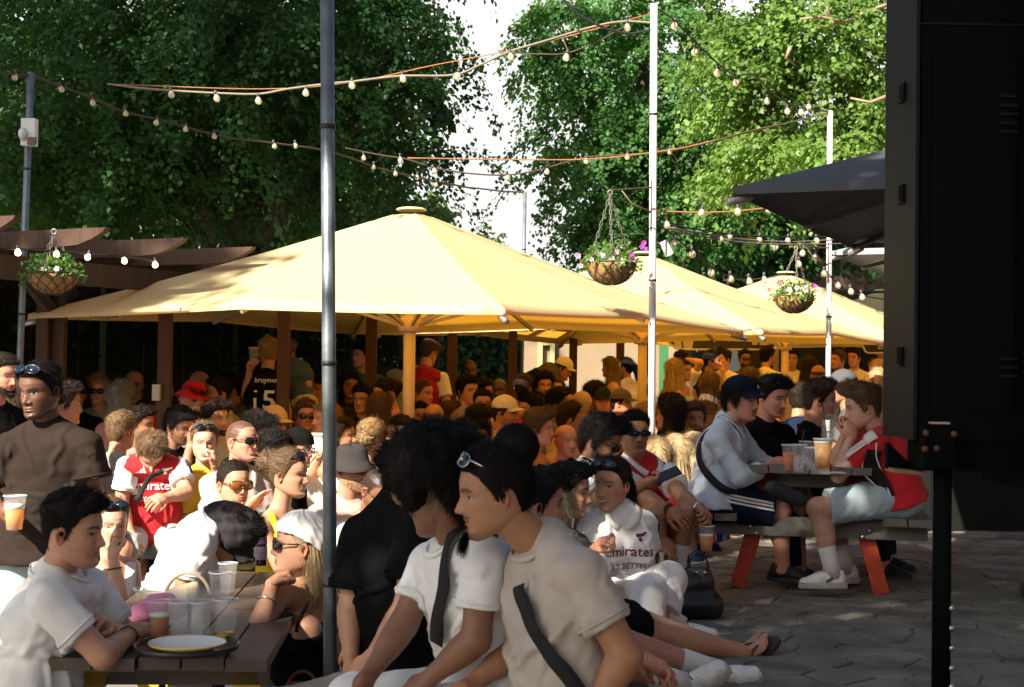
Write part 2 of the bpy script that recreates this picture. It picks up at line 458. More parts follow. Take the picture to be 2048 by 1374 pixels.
HANDS = {}
def hand_mesh(pose, h):
    """right hand: wrist at 0, fingers +x, back of hand +z, thumb +y"""
    key = (pose, h)
    if key in HANDS: return HANDS[key]
    cur = {'relax': (22, 32, 20), 'grip': (48, 62, 40), 'flat': (6, 8, 6), 'fist': (75, 90, 60), 'point': (30, 45, 30)}[pose]
    pr = []
    pr.append((np.array([.0, 0, 0]), np.array([.045, .0, 0]), .024, .03, {'e': (np.array([0, 1., 0]), 1.25)}))
    pr.append((np.array([.04, .012, 0]), np.array([.085, .014, 0.003]), .02, .016, {'e': (np.array([0, 1., 0]), 1.5)}))
    pr.append((np.array([.04, -.014, 0]), np.array([.08, -.016, -.002]), .02, .015, {'e': (np.array([0, 1., 0]), 1.5)}))
    for i, (y, L, sp) in enumerate(((.032, .072, 6), (.011, .080, 1), (-.011, .074, -4), (-.031, .058, -10))):
        p = np.array([.085 - .004 * abs(i - 1), y, 0.0]); a = 0
        for q, (fr, c) in enumerate(zip((.45, .32, .23), cur)):
            a += c * (1 + .08 * i)
            d = np.array([math.cos(R_(a)) * math.cos(R_(sp)), math.sin(R_(sp)) * math.cos(R_(a)), -math.sin(R_(a))])
            e = p + d * L * fr
            r = (.0092, .0083, .0074, .0066)[q]; pr.append((p, e, r, r - .0009, {'k': .004})); p = e
    tp = [np.array([.02, .026, -.006]), np.array([.05, .048, -.016]), np.array([.078, .054, -.03 if pose != 'flat' else -.012]), np.array([.1, .05, -.042 if pose != 'flat' else -.012])]
    for q in range(3): pr.append((tp[q], tp[q + 1], (.0155, .0105, .0095)[q], (.011, .0098, .007)[q], {'k': .008}))
    V, Q = sdf_surf(pr, h, k=.012)
    HANDS[key] = (V, Q)
    return V, Q

def ik(a, c, l1, l2, hint):
    v = c - a; d = np.linalg.norm(v); d2 = min(max(d, abs(l1 - l2) + .02), l1 + l2 - .002)
    v = v / max(d, 1e-6); c = a + v * d2
    x = (l1 * l1 - l2 * l2 + d2 * d2) / (2 * d2); hgt = math.sqrt(max(l1 * l1 - x * x, 0))
    n = hint - v * (hint @ v); n = unit(n)
    return a + v * x + n * hgt, c

QV = {0: (.008, .0042, 104, 124), 1: (.0125, .0055, 72, 84), 2: (.02, .0085, 42, 52)}

def skeleton(s):
    """fills every joint of person spec s (dict) in world metres"""
    k = s.get('k', 1.0); fem = s.get('female', False)
    hd = s['hd']; by = s.get('body', s['yaw']); lean = s.get('lean', 0); side = s.get('side', 0)
    B = fr_axes(by, 0, 0); l, f, u = B[:, 0], B[:, 1], B[:, 2]
    T = np.array(Matrix.Rotation(R_(-lean), 3, Vector(-l))) @ np.stack([l, f, u], 1)
    if side: T = np.array(Matrix.Rotation(R_(side), 3, Vector(f))) @ T
    tl, tf, tu = T[:, 0], T[:, 1], T[:, 2]
    H = fr_axes(s['yaw'], s.get('pitch', 0), s.get('roll', 0))
    J = {'H': H, 'B': (l, f, u), 'T': (tl, tf, tu)}
    hb = hd - H[:, 2] * .085 * k - H[:, 1] * .02 * k
    J['nk'] = s.get('nk', hb - tu * .108 * k - tf * .03 * k)
    sw = (.145 if fem else .168) * k * s.get('broad', 1.0)
    J['shL'] = s.get('shL', J['nk'] + tl * sw - tu * .06 * k); J['shR'] = s.get('shR', J['nk'] - tl * sw - tu * .06 * k)
    J['pel'] = s.get('pel', J['nk'] - tu * .53 * k)
    mid = (J['nk'] + J['pel']) / 2
    pose = s.get('pose', 'sit'); gz = s.get('gz', 0.0)
    hw = .095 * k
    J['hpL'] = J['pel'] + l * hw; J['hpR'] = J['pel'] - l * hw
    for sd, sg in (('L', 1), ('R', -1)):
        hp = J['hp' + sd]
        if pose == 'sit':
            kn = s.get('kn' + sd, hp + f * .42 * k + l * sg * .07 + u * (-.02))
            an = s.get('an' + sd, np.array([*(kn + f * .03)[:2], max(gz + .08, kn[2] - .44)]))
            if 'kn' + sd not in s and 'an' + sd in s: kn, an = ik(hp, an, .43 * k, .43 * k, f + u)
        else:
            an = s.get('an' + sd, np.array([*(hp + l * sg * .05)[:2], gz + .08]))
            kn, an2 = ik(hp, an, .44 * k, .44 * k, f)
            kn = s.get('kn' + sd, kn)
        J['kn' + sd] = kn; J['an' + sd] = an
        sh = J['sh' + sd]; arm = s.get('arm' + sd, s.get('arm', 'table'))
        ua, fa = .29 * k, .255 * k
        if 'wr' + sd in s:
            wr = s['wr' + sd]
            if 'el' + sd in s: el = s['el' + sd]
            else: el, wr = ik(sh, wr, ua, fa, -u * 1.0 + l * sg * .5 - f * .2)
        else:
            if arm == 'table': wt = sh + f * .36 * k - u * .34 * k - l * sg * .13
            elif arm == 'chin': wt = hd + f * .13 * k - u * .17 * k + l * sg * .03
            elif arm == 'mouth': wt = hd + f * .19 * k - u * .10 * k + l * sg * .04
            elif arm == 'lap': wt = sh + f * .25 * k - u * .48 * k - l * sg * .08
            elif arm == 'down': wt = sh - u * .52 * k + l * sg * .05 + f * .04
            elif arm == 'cup': wt = sh + f * .33 * k - u * .2 * k - l * sg * .02
            elif arm == 'hip': wt = J['hp' + sd] + l * sg * .05 + u * .1 + f * .03
            elif arm == 'head': wt = hd + u * .02 + l * sg * .10 - f * .02
            else: wt = sh + f * .3 - u * .4
            el, wr = ik(sh, wt, ua, fa, (-u + l * sg * .9 - f * .3) if arm in ('hip', 'head') else (-u + l * sg * .35 - f * .25))
        J['el' + sd] = el; J['wr' + sd] = wr
    return J

def torso_prims(J, s, g=0.0, loose=0.0):
    k = s.get('k', 1.0) * s.get('fat', 1.0); tl, tf, tu = J['T']; l = J['B'][0]
    nk, pel = J['nk'], J['pel']; ax = unit(J['shL'] - J['shR'])
    S1 = pel + (nk - pel) * .34 ; S2 = pel + (nk - pel) * .68; S3 = nk - tu * .07
    belly = s.get('belly', 0.0)
    S1 = S1 + tf * (.01 + belly * .5)
    fem = s.get('female')
    pr = [(pel, S1, .112 * k + g + loose, (.098 if not fem else .086) * k + g + loose + belly * .6, {'e': (l, 1.42)}),
          (S1, S2, (.098 if not fem else .086) * k + g + loose + belly * .6, (.113 if not fem else .1) * k + g + loose * .5, {'e': (ax, 1.38)}),
          (S2, S3, (.113 if not fem else .1) * k + g + loose * .3, .078 * k + g, {'e': (ax, 1.5)}),
          (J['shL'] + (J['shR'] - J['shL']) * .06, J['shR'] + (J['shL'] - J['shR']) * .06, .05 * k + g, .05 * k + g, {'e': (tf, 1.15)}),
          (nk + tu * .015, J['shL'], .048 * k + g, .04 * k + g, {}), (nk + tu * .015, J['shR'], .048 * k + g, .04 * k + g, {})]
    if fem:
        for sg in (1, -1):
            c = S2 + tl * sg * .075 * k + tf * .085 * k - tu * .01
            pr.append((c, c - tu * .02, .058 * k + g, .06 * k + g, {}))
    return pr

def limb_prims(a, b, c, r, g=0.0):
    return [(a, b, r[0] + g, r[1] + g, {}), (b, c, r[1] + g, r[2] + g, {})]

def cutcap(a, b, f):
    """keep the part of a-b up to fraction f"""
    p = a + (b - a) * f; return [(p, unit(b - a))]

def mesh_col(me, C):
    at = me.attributes.new('col', 'FLOAT_COLOR', 'POINT')
    C4 = np.ones((len(C), 4), np.float32); C4[:, :3] = C
    at.data.foreach_set('color', C4.ravel())

PEOPLE = []
def person(s):
    """builds one person from the spec; returns the root empty"""
    q = s.get('q', 1); h, hh, nr, na = QV[q]
    if 'hd' not in s:
        px, py, hp = s['at']; d = s.get('d', .235 * s.get('k', 1.0) * F / hp); s['d'] = d; s['hd'] = P(px, py, d)
    d0 = s.get('d', s['hd'][1])
    for jn in ('nk', 'shL', 'shR', 'elL', 'elR', 'wrL', 'wrR', 'pel', 'knL', 'knR', 'anL', 'anR'):
        if jn in s and len(s[jn]) and isinstance(s[jn], tuple): s[jn] = P(s[jn][0], s[jn][1], d0 + (s[jn][2] if len(s[jn]) > 2 else 0))
    J = skeleton(s); k = s.get('k', 1.0); gz = s.get('gz', 0.0)
    sg_seed = s.setdefault('seed', int(abs(s['hd'][0] * 977 + s['hd'][2] * 3571 + s['hd'][1] * 131)) % 9973)
    rs = np.random.default_rng(sg_seed)
    root_loc = np.array([J['pel'][0], J['pel'][1], gz])
    root = thing('person', root_loc, s['label'], 'person', s.get('group'))
    fem = s.get('female', False)
    base = np.array(TONES[s.get('skin', 'fair')]) * rs.uniform(.92, 1.06)
    H = J['H']; hd = s['hd']
    # --- body surface
    ar = (.05 * k, .041 * k, .026 * k) if not fem else (.043 * k, .035 * k, .0235 * k)
    fat = s.get('fat', 1.0); ar = tuple(x * (.5 + .5 * fat) for x in ar)
    lr = (.088 * k * fat, .058 * k, .038 * k)
    pr = torso_prims(J, s, -.006)
    pr.append((J['nk'] - H[:, 2] * .02, hd - H[:, 2] * .06 * k - H[:, 1] * .02 * k, (.057 if not fem else .047) * k * s.get('neck', 1), (.055 if not fem else .046) * k * s.get('neck', 1), {}))
    for sd in 'LR':
        pr += limb_prims(J['sh' + sd], J['el' + sd], J['wr' + sd], ar)
        bm_ = J['el' + sd] + (J['wr' + sd] - J['el' + sd]) * .25; pr.append((bm_, bm_ + (J['wr' + sd] - J['el' + sd]) * .2, ar[1] * 1.0, ar[1] * .85, {}))
        if not s.get('nolegs'):
            pr += limb_prims(J['hp' + sd], J['kn' + sd], J['an' + sd], lr)
            kn, an = J['kn' + sd], J['an' + sd]
            bk = unit(np.cross(np.cross(an - kn, J['B'][1]), an - kn)); ca = kn + (an - kn) * .3 - bk * .018 * (1 if bk @ J['B'][1] > 0 else 1)
            pr.append((ca, ca + (an - kn) * .18, .05 * k, .042 * k, {}))
            ft = s.get('ft' + sd); fd = unit(ft) if ft is not None else unit(J['B'][1] + (0, 0, -.05))
            ul = unit(kn - an); uf = unit(ul - fd * (ul @ fd)); a2 = an - uf * .035; sf = np.cross(fd, uf)
            pr.append((an, a2 - fd * .025, .034, .032, {})); pr.append((a2 - fd * .02, a2 + fd * .115 - uf * .012, .032, .020, {'e': (sf, 1.3)}))
            if s.get('shoes', 'black') in ('sandal', None):
                for i_ in range(5): t0 = a2 + fd * (.12 - .012 * i_) + sf * (i_ - 2) * .016 - uf * .014; pr.append((t0, t0 + fd * (.045 - .004 * i_), .0115 if i_ else .014, .009, {'k': .006}))
            J['fd' + sd] = fd
    V, Q = sdf_surf(pr, h, k=.02)
    Vs = [V]; Qs = [Q]; Cs = [np.ones((len(V), 3)) * base]; n = len(V)
    def addp(v, q, c):
        nonlocal n
        Vs.append(v); Qs.append(q + n); Cs.append(c); n += len(v)
    # --- head
    o = dict(s); HV, HC, HA = head_grid(nr, na, o); tone = base / np.array(TONES[s.get('skin', 'fair')]); HC = HC * tone
    hv = HV.reshape(-1, 3) * k; W = hd + hv @ H.T
    poles = np.stack([W[:na].mean(0), W[-na:].mean(0)])
    addp(W, grid_quads(nr, na), HC.reshape(-1, 3))
    for sg in (1, -1) if s.get('hair') != 'afro' else ():
        ev, eq, ec = ear(sg, base); addp(hd + (ev * k) @ H.T, eq[:, ::-1], ec)
    # --- hands
    for sd, sg in (('L', 1), ('R', -1)):
        hp = s.get('hand' + sd, 'relax')
        if hp == 'none': continue
        hv_, hq = hand_mesh(hp, hh)
        x = s.get('hx' + sd); wr, el = J['wr' + sd], J['el' + sd]
        x = unit(wr - el) if x is None else unit(x)
        zd = s.get('hz' + sd); zd = (J['B'][2] * .8 + J['B'][0] * sg * .6) if zd is None else np.asarray(zd, float)
        z = zd - x * (zd @ x); z = unit(z) if np.linalg.norm(z) > 1e-3 else unit(np.cross(x, [0, 1, 0]))
        y = np.cross(z, x)
        M = np.stack([x, y, z], 1); hv2 = hv_.copy()
        if sd == 'L': pass
        else: hv2[:, 1] *= -1; hq = hq[:, ::-1]
        # mirrored so that the thumb lies towards the body's front / inner side
        if s.get('flip' + sd): hv2[:, 1] *= -1; hq = hq[:, ::-1]
        addp(wr - x * .012 + (hv2 * k * (1.0 if not fem else .92)) @ M.T, hq, np.ones((len(hv2), 3)) * base * np.array([1.03, .93, .9]))
    V = np.concatenate(Vs); Q = np.concatenate(Qs); C = np.concatenate(Cs)
    me = np_mesh('body', V - root_loc, Q, np.array([(nr * 0 + i, i, i) for i in []]) if False else None); mesh_col(me, C)
    obj('body', me, skin_mat(), root)
    # --- clothes
    top = s.get('top'); bvh_src = None
    if top:
        kind, cc = top[0], top[1]
        sl = {'tee': .62, 'oversize': .70, 'tank': 0, 'long': 1.55, 'cami': 0, 'polo': .62}[kind]
        g = {'tee': .013, 'oversize': .022, 'tank': .007, 'long': .010, 'cami': .006, 'polo': .013}[kind]
        loose = {'tee': .012, 'oversize': .03, 'tank': .004, 'long': .02, 'cami': 0, 'polo': .012}[kind] + s.get('loose', 0)
        tl, tf, tu = J['T']; nk, pel = J['nk'], J['pel']
        pr = torso_prims(J, s, g, loose)
        hem = pel - tu * (.10 if s.get('pose', 'sit') != 'sit' else .03)
        pr[0] = (hem, pr[0][1], pr[0][2] + ((.030 if kind == 'long' else .014) if s.get('pose', 'sit') == 'sit' and kind not in ('tank', 'cami') else .006), pr[0][3], pr[0][4])
        out = []
        ncut = [(nk + tu * .05, tu)]
        for i, p in enumerate(pr):
            oo = dict(p[4])
            if i == 0: oo['cut'] = [(hem - tu * .01, -tu)]
            out.append((p[0], p[1], p[2], p[3], oo))
        if kind in ('tank', 'cami'):
            out = out[:3] + out[6:]
            z = nk - tu * (.085 if kind == 'tank' else .15)
            out = [(p[0], p[1], p[2], p[3], {**p[4], 'cut': p[4].get('cut', []) + [(z, unit(tu + tf * .25))]}) for p in out]
            V1, Q1 = sdf_surf(out, h, k=.03, noise=.002, seed=sg_seed)
        else:
            # collar ring around the neck, then hollow the neck hole
            if kind in ('polo', 'long'):
                nd = unit(hd - nk); out.append((nk, nk + nd * .045 * k, (.072 if kind == 'polo' else .066) * k, (.066 if kind == 'polo' else .062) * k, {'cut': [(nk + nd * .035 * k + tf * .02, unit(nd + tf * .35))]}))
            else:
                out.append((nk - tu * .02, nk + tu * .025, .084 * k, .076 * k, {'cut': [(nk + tu * (.010 if kind == 'tee' else -.014), unit(tu + tf * .45))]}))
            for sd in 'LR' if not s.get('sleeve_c') else '':
                out += sleeve(J, s, sd, sl, ar, g, kind)
            V1, Q1 = sdf_surf(out, h, k=.02, noise=.003, nfreq=s.get('wf', 95. if q == 0 else 75.), seed=sg_seed)
        if kind not in ('tank', 'cami') and q < 2:
            V1 = fold(V1, Q1, cloth_folds(s, J, rs, sl), BVHTree.FromPolygons([Vector(v) for v in V1], Q1.tolist()), (.0095 if q == 0 else .0075) * s.get('foldk', 1.0), .015 if q == 0 else .02)
        shirt = obj('shirt', np_mesh('shirt', V1 - root_loc, Q1), cloth(cc, CL[cc]), root)
        s['_bvh'] = BVHTree.FromPolygons([Vector(v) for v in V1], Q1.tolist())
        if s.get('sleeve_c'):
            for sd in 'LR':
                v2, q2 = sdf_surf(sleeve(J, s, sd, sl, ar, g + .003, kind), h, k=.028, noise=.003, seed=sg_seed + 1)
                if q < 2: v2 = fold(v2, q2, [l_ for l_ in cloth_folds(s, J, rs, sl)], BVHTree.FromPolygons([Vector(v) for v in v2], q2.tolist()), .006, .017)
                obj('sleeve', np_mesh('sleeve', v2 - root_loc, q2), cloth(s['sleeve_c'], CL[s['sleeve_c']]), root)
                s['_bvh' + sd] = BVHTree.FromPolygons([Vector(v) for v in v2], q2.tolist())
        if q == 0 and kind not in ('cami', 'tank'):
            M_ = cloth(cc, CL[cc])
            if sl <= 1:
                for sd in 'LR':
                    a_, b_ = J['sh' + sd], J['el' + sd]; dv = unit(b_ - a_); u1 = unit(np.cross(dv, [.1, .2, 1])); u2 = np.cross(dv, u1); bv = s.get('_bvh' + sd) or s['_bvh']
                    cN = a_ + (b_ - a_) * (sl - .085); m2_ = M_ if not s.get('sleeve_c') else cloth(s['sleeve_c'], CL[s['sleeve_c']])
                    ribbon('hem_stitch', root, bv, [cN + .085 * (math.cos(t_) * u1 + math.sin(t_) * u2) for t_ in np.linspace(0, 6.28, 15)], .007, m2_, .0005, .002, 44)
            if kind == 'tee':
                ribbon('neck_rib', root, s['_bvh'], [nk + .088 * (math.cos(t_) * tl + math.sin(t_) * tf * 1.05) + tu * (.0 - .034 * math.sin(t_)) for t_ in np.linspace(0, 6.28, 17)], .019, M_, .001, .003, 48)
        if kind in ('cami', 'tank') and s.get('strap', True):
            for sg in (1, -1):
                xx = .075 if kind == 'cami' else .09
                pts = [nk - tu * .16 + tl * sg * xx + tf * .12, nk - tu * .07 + tl * sg * xx * 1.05 + tf * .09, nk - tu * .0 + tl * sg * xx * 1.1 - tf * .0, nk - tu * .07 + tl * sg * xx * 1.0 - tf * .1, nk - tu * .18 + tl * sg * xx * .9 - tf * .12]
                bb = BVHTree.FromPolygons([Vector(v) for v in V], Q.tolist())
                ribbon('shirt_strap', root, bb, pts, .012 if kind == 'cami' else .05, cloth(cc, CL[cc]), .004)
    bot = s.get('bottom', ('trousers', 'navy'))
    if bot and not s.get('nolegs'):
        kind, cc = bot; fr = {'trousers': 1.93, 'shorts': .88, 'skirt': .8, 'wide': 1.95}[kind]
        l, f, u = J['B']; gg = {'trousers': .012, 'shorts': .022, 'skirt': .02, 'wide': .018}[kind]
        pr = [(J['hpL'], J['hpR'], .098 * k + gg, .098 * k + gg, {}), (J['pel'], J['pel'] + J['T'][2] * .10, .105 * k + gg, .10 * k + gg * .5, {'e': (l, 1.42), 'cut': [(J['pel'] + J['T'][2] * .1, J['T'][2])]})]
        for sd in 'LR':
            hp, kn, an = J['hp' + sd], J['kn' + sd], J['an' + sd]
            if fr <= 1: pr.append((hp, kn, lr[0] + gg, lr[1] + gg * 1.6, {'cut': cutcap(hp, kn, fr)}))
            else:
                fl = gg * (2.2 if kind == 'wide' else 1)
                pr.append((hp, kn, lr[0] + gg, lr[1] + gg, {})); pr.append((kn, an, lr[1] + gg, lr[2] + fl + .008, {'cut': cutcap(kn, an, fr - 1)}))
        v2, q2 = sdf_surf(pr, h, k=.028, noise=.005, nfreq=70, seed=sg_seed + 3)
        if q < 2:
            FL = []
            for sd in 'LR':
                hp, kn = J['hp' + sd], J['kn' + sd]
                for _ in range(6): f0 = rs.uniform(0, .8); n1 = unit(rs.normal(size=3)); FL.append((hp + (kn - hp) * f0 + n1 * .1, hp + (kn - hp) * min(1, f0 + rs.uniform(.1, .3)) + unit(n1 + rs.normal(0, .6, 3)) * .1))
                if fr > 1:
                    for _ in range(6): f0 = rs.uniform(-.2, .9); n1 = unit(rs.normal(size=3)); FL.append((kn + (J['an' + sd] - kn) * f0 + n1 * .07, kn + (J['an' + sd] - kn) * min(1, f0 + .2) + unit(n1 + rs.normal(0, .6, 3)) * .07))
            v2 = fold(v2, q2, FL, BVHTree.FromPolygons([Vector(v) for v in v2], q2.tolist()), .007, .018)
        obj('trousers' if fr > 1 else 'shorts', np_mesh('trousers', v2 - root_loc, q2), cloth(cc, CL[cc]), root)
    if not s.get('nolegs') and s.get('shoes', 'black'):
        for sd in 'LR':
            shoe(root, J['an' + sd], J['fd' + sd], s.get('shoes', 'black'), s.get('socks'), J['kn' + sd], k)
    hair(s, J, root, HV, HA, q, rs)
    s['J'] = J; s['root'] = root
    if 'glasses' in s: glasses(s, root, s['glasses'])
    PEOPLE.append(s)
    return s

def cloth_folds(s, J, rs, sl):
    """start and end points of the creases of a shirt"""
    tl, tf, tu = J['T']; nk, pel = J['nk'], J['pel']; up_ = nk - pel; L = []
    for sg, sd in ((1, 'L'), (-1, 'R')):
        arm = J['sh' + sd] - tu * .10 - tl * sg * .02
        for fb in (1, -1):
            for _ in range(4):
                L.append((arm + tf * fb * rs.uniform(.02, .08) - tu * rs.uniform(0, .06), pel + up_ * rs.uniform(.05, .5) + tl * sg * rs.uniform(-.12, .15) + tf * fb * rs.uniform(.08, .14)))
            L.append((nk + tl * sg * .09 + tf * fb * .04, nk - tu * rs.uniform(.12, .22) + tl * sg * rs.uniform(.0, .12) + tf * fb * .13))
        a, b = J['sh' + sd], J['el' + sd]
        for _ in range(3):
            f0 = rs.uniform(.05, .35); n1 = unit(rs.normal(size=3)) * .07
            L.append((a + (b - a) * f0 + n1, a + (b - a) * min(sl if sl <= 1 else 1, f0 + rs.uniform(.2, .4)) + unit(n1 + rs.normal(0, .05, 3)) * .06))
        if sl > 1:
            for _ in range(6): n1 = unit(rs.normal(size=3)) * .05; f0 = rs.uniform(.7, 1.0); L.append((a + (b - a) * f0 + n1, b + (J['wr' + sd] - b) * rs.uniform(0, .6) + unit(rs.normal(size=3)) * .05))
    for _ in range(7):
        h_ = rs.uniform(.0, .30); fb = 1 if rs.random() < .6 else -1; x0 = rs.uniform(-.16, .02)
        L.append((pel + up_ * h_ + tl * x0 + tf * fb * .12, pel + up_ * (h_ + rs.uniform(-.06, .06)) + tl * (x0 + rs.uniform(.08, .18)) + tf * fb * .12))
    return L

def fold(V, Q, lines, bvh, amp, w_):
    rs = np.random.default_rng(len(V)); D = np.zeros(len(V))
    n = np.zeros_like(V); a, b, c, d = (V[Q[:, i]] for i in range(4)); fn = np.cross(c - a, d - b)
    for i in range(4): np.add.at(n, Q[:, i], fn)
    n = unit_rows(n)
    for p0, p1 in lines:
        pts = []
        for t in np.linspace(0, 1, 6):
            p = p0 + (p1 - p0) * t + rs.normal(0, .008, 3); r = bvh.find_nearest(Vector(p), .2); pts.append(np.array(r[0]) if r[0] is not None else p)
        lo = np.min(pts, 0) - .07; hi = np.max(pts, 0) + .07
        ix = np.where(((V > lo) & (V < hi)).all(1))[0]
        if not len(ix): continue
        X = V[ix]; best = np.full(len(ix), 9.0); bt = np.zeros(len(ix))
        for i in range(5):
            ab = pts[i + 1] - pts[i]; t = np.clip(((X - pts[i]) @ ab) / (ab @ ab + 1e-9), 0, 1); dd = np.linalg.norm(X - pts[i] - t[:, None] * ab, axis=1)
            m_ = dd < best; best[m_] = dd[m_]; bt[m_] = (i + t[m_]) / 5
        ww = w_ * rs.uniform(.75, 1.35); x = best / ww
        D[ix] += amp * rs.uniform(.5, 1.2) * (1 - 1.2 * x ** 2) * np.exp(-x ** 2) * np.sin(np.pi * np.clip(bt * .9 + .08, 0, 1)) ** .7
    return V + n * np.clip(D, -.014, .02)[:, None]

def sleeve(J, s, sd, sl, ar, g, kind):
    sh, el, wr = J['sh' + sd], J['el' + sd], J['wr' + sd]; k = s.get('k', 1.0)
    fl = {'tee': .016, 'polo': .018, 'oversize': .035, 'long': .002}[kind]
    if sl <= 1:
        return [(sh, el, .05 * k + g, ar[1] + g + fl, {'cut': cutcap(sh, el, sl)})]
    return [(sh, el, .05 * k + g, ar[1] + g + fl, {}), (el, wr, ar[1] + g + fl, ar[2] + g + .004, {'cut': cutcap(el, wr, sl - 1)})]

def ribbon(name, root, bvh, pts, width, m, off=.004, thick=.003, n=28):
    """a strap that follows a surface"""
    pts = np.asarray(pts, float)
    t = np.linspace(0, len(pts) - 1, n); i = np.minimum(t.astype(int), len(pts) - 2); fr = (t - i)[:, None]
    pp = np.concatenate([pts[:1], pts, pts[-1:]])
    a, b, c, d = pp[i], pp[i + 1], pp[i + 2], pp[i + 3]
    C = .5 * ((2 * b) + (c - a) * fr + (2 * a - 5 * b + 4 * c - d) * fr ** 2 + (3 * b - a - 3 * c + d) * fr ** 3)
    Lc = []; Nn = []
    for p in C:
        r = bvh.find_nearest(Vector(p), .25)
        if r[0] is None: Lc.append(p); Nn.append(np.array([0, -1., 0]))
        else: Lc.append(np.array(r[0]) + np.array(r[1]) * off); Nn.append(np.array(r[1]))
    Lc = np.array(Lc); Nn = np.array(Nn)
    for _ in range(8): Nn[1:-1] = (Nn[:-2] + 2 * Nn[1:-1] + Nn[2:]); Nn /= np.linalg.norm(Nn, axis=1, keepdims=True); Lc[1:-1] = (Lc[:-2] + 2 * Lc[1:-1] + Lc[2:]) / 4 + Nn[1:-1] * .0006
    tg = np.gradient(Lc, axis=0); sd = np.cross(tg, Nn); sd /= np.maximum(np.linalg.norm(sd, axis=1, keepdims=True), 1e-9)
    A = Lc - sd * width / 2; B = Lc + sd * width / 2; A2 = A + Nn * thick; B2 = B + Nn * thick
    V = np.stack([A, B, B2, A2], 1).reshape(-1, 3)
    Q = [(i * 4 + x, i * 4 + (x + 1) % 4, (i + 1) * 4 + (x + 1) % 4, (i + 1) * 4 + x) for i in range(n - 1) for x in range(4)]
    return obj(name, np_mesh(name, V - world_loc(root), np.array(Q)), m, root)

def shoe(root, an, fd, c, socks, kn, k):
    up = unit(an - kn) * -1; f = unit(fd); u = unit(np.cross(np.cross(f, up), f)); sd = np.cross(f, u); rl = world_loc(root)
    a = an - u * .035
    def outline(zz, wd, x0=-.085, L=.27):
        V = []
        for i in range(22):
            th = 2 * math.pi * i / 22; x = math.cos(th); y = math.sin(th)
            V.append(a + f * (x0 + L / 2 + x * L / 2) + sd * (np.sign(y) * abs(y) ** .8 * wd * (1.0 + .12 * x) + .006 * x) + u * zz)
        return V
    if c == 'sandal':
        mb = MB(); lo = outline(-.052, .046); hi = outline(-.036, .046); n = 22
        mb.add(lo + hi, [(i, (i + 1) % n, n + (i + 1) % n, n + i) for i in range(n)], [(0, i + 1, i) for i in range(1, n - 1)] + [(n, n + i, n + i + 1) for i in range(1, n - 1)])
        so_ = obj('sandal', mb, mat('sandal_sole', (.030, .020, .016), .6), root)
        st_ = SM(MB()); toe = a + f * .11 - u * .005
        for sg in (1, -1): st_.tube([toe, a + f * .05 + sd * sg * .03 + u * .02, a - f * .01 + sd * sg * .042 - u * .03], .006, 6)
        st_.tube([a + sd * .043, a + f * .035 + u * .03, a - sd * .043], .006, 6); obj('strap', st_, mat('sandal_strap', (.06, .035, .025), .6), root)
        return
    pr = [(a - f * .035 - u * .012, a + f * .10 - u * .016, .040, .034, {'e': (sd, 1.05), 'cut': [(a - u * .03, -u)]}), (a + f * .09 - u * .02, a + f * .155 - u * .026, .034, .026, {'e': (sd, 1.35), 'cut': [(a - u * .032, -u)]}),
          (a - f * .03, a - f * .025 + u * .035, .040, .036, {'cut': [(a + u * .042, u)]}), (a + f * .0 + u * .02, a + f * .075 + u * .002, .030, .024, {'e': (sd, 1.15)})]
    V, Q = sdf_surf(pr, .0075, k=.014)
    sh = obj('shoe', np_mesh('shoe', V - rl, Q), mat('shoe_' + c, CL[c], .6, var=.14, vscale=20, bump=.3, bscale=60), root)
    mb = MB(); n = 22; VV = outline(-.056, .047) + outline(-.045, .050) + outline(-.026, .046)
    mb.add(VV, [(r * n + i, r * n + (i + 1) % n, (r + 1) * n + (i + 1) % n, (r + 1) * n + i) for r in range(2) for i in range(n)], [(0, i + 1, i) for i in range(1, n - 1)] + [(2 * n, 2 * n + i, 2 * n + i + 1) for i in range(1, n - 1)])
    obj('sole', mb, mat('sole_' + ('w' if c != 'black' else 'b'), (.50, .47, .40) if c != 'black' else (.03, .03, .03), .7, var=.2, vscale=25), sh)
    lc = SM(MB())
    for i in range(5):
        p = a + f * (.03 + i * .019) + u * (.036 - i * .0085); lc.tube([p - sd * .022, p + u * .007, p + sd * .022 + f * .006], .0032, 5)
    obj('laces', lc, mat('laces', (.66, .64, .6) if c != 'black' else (.05, .05, .05), .8), sh)
    if c == 'white':
        ac = SM(MB())
        for sg in (1, -1): ac.tube([a + f * .01 + sd * sg * .041 + u * .0, a + f * .045 + sd * sg * .040 - u * .018], .008, 6)
        obj('side_patch', ac, mat('shoe_green', (.03, .16, .09), .6) if k > 0 else None, sh)
    if socks:
        m2 = SM(MB()); ax_ = unit(an - kn); m2.tube([an - ax_ * .14, an - ax_ * .135, an - ax_ * .05, an + ax_ * .03], [.046 * k, .049 * k, .046 * k, .048 * k], 16)
        obj('sock', m2, cloth(socks, CL[socks]), root)

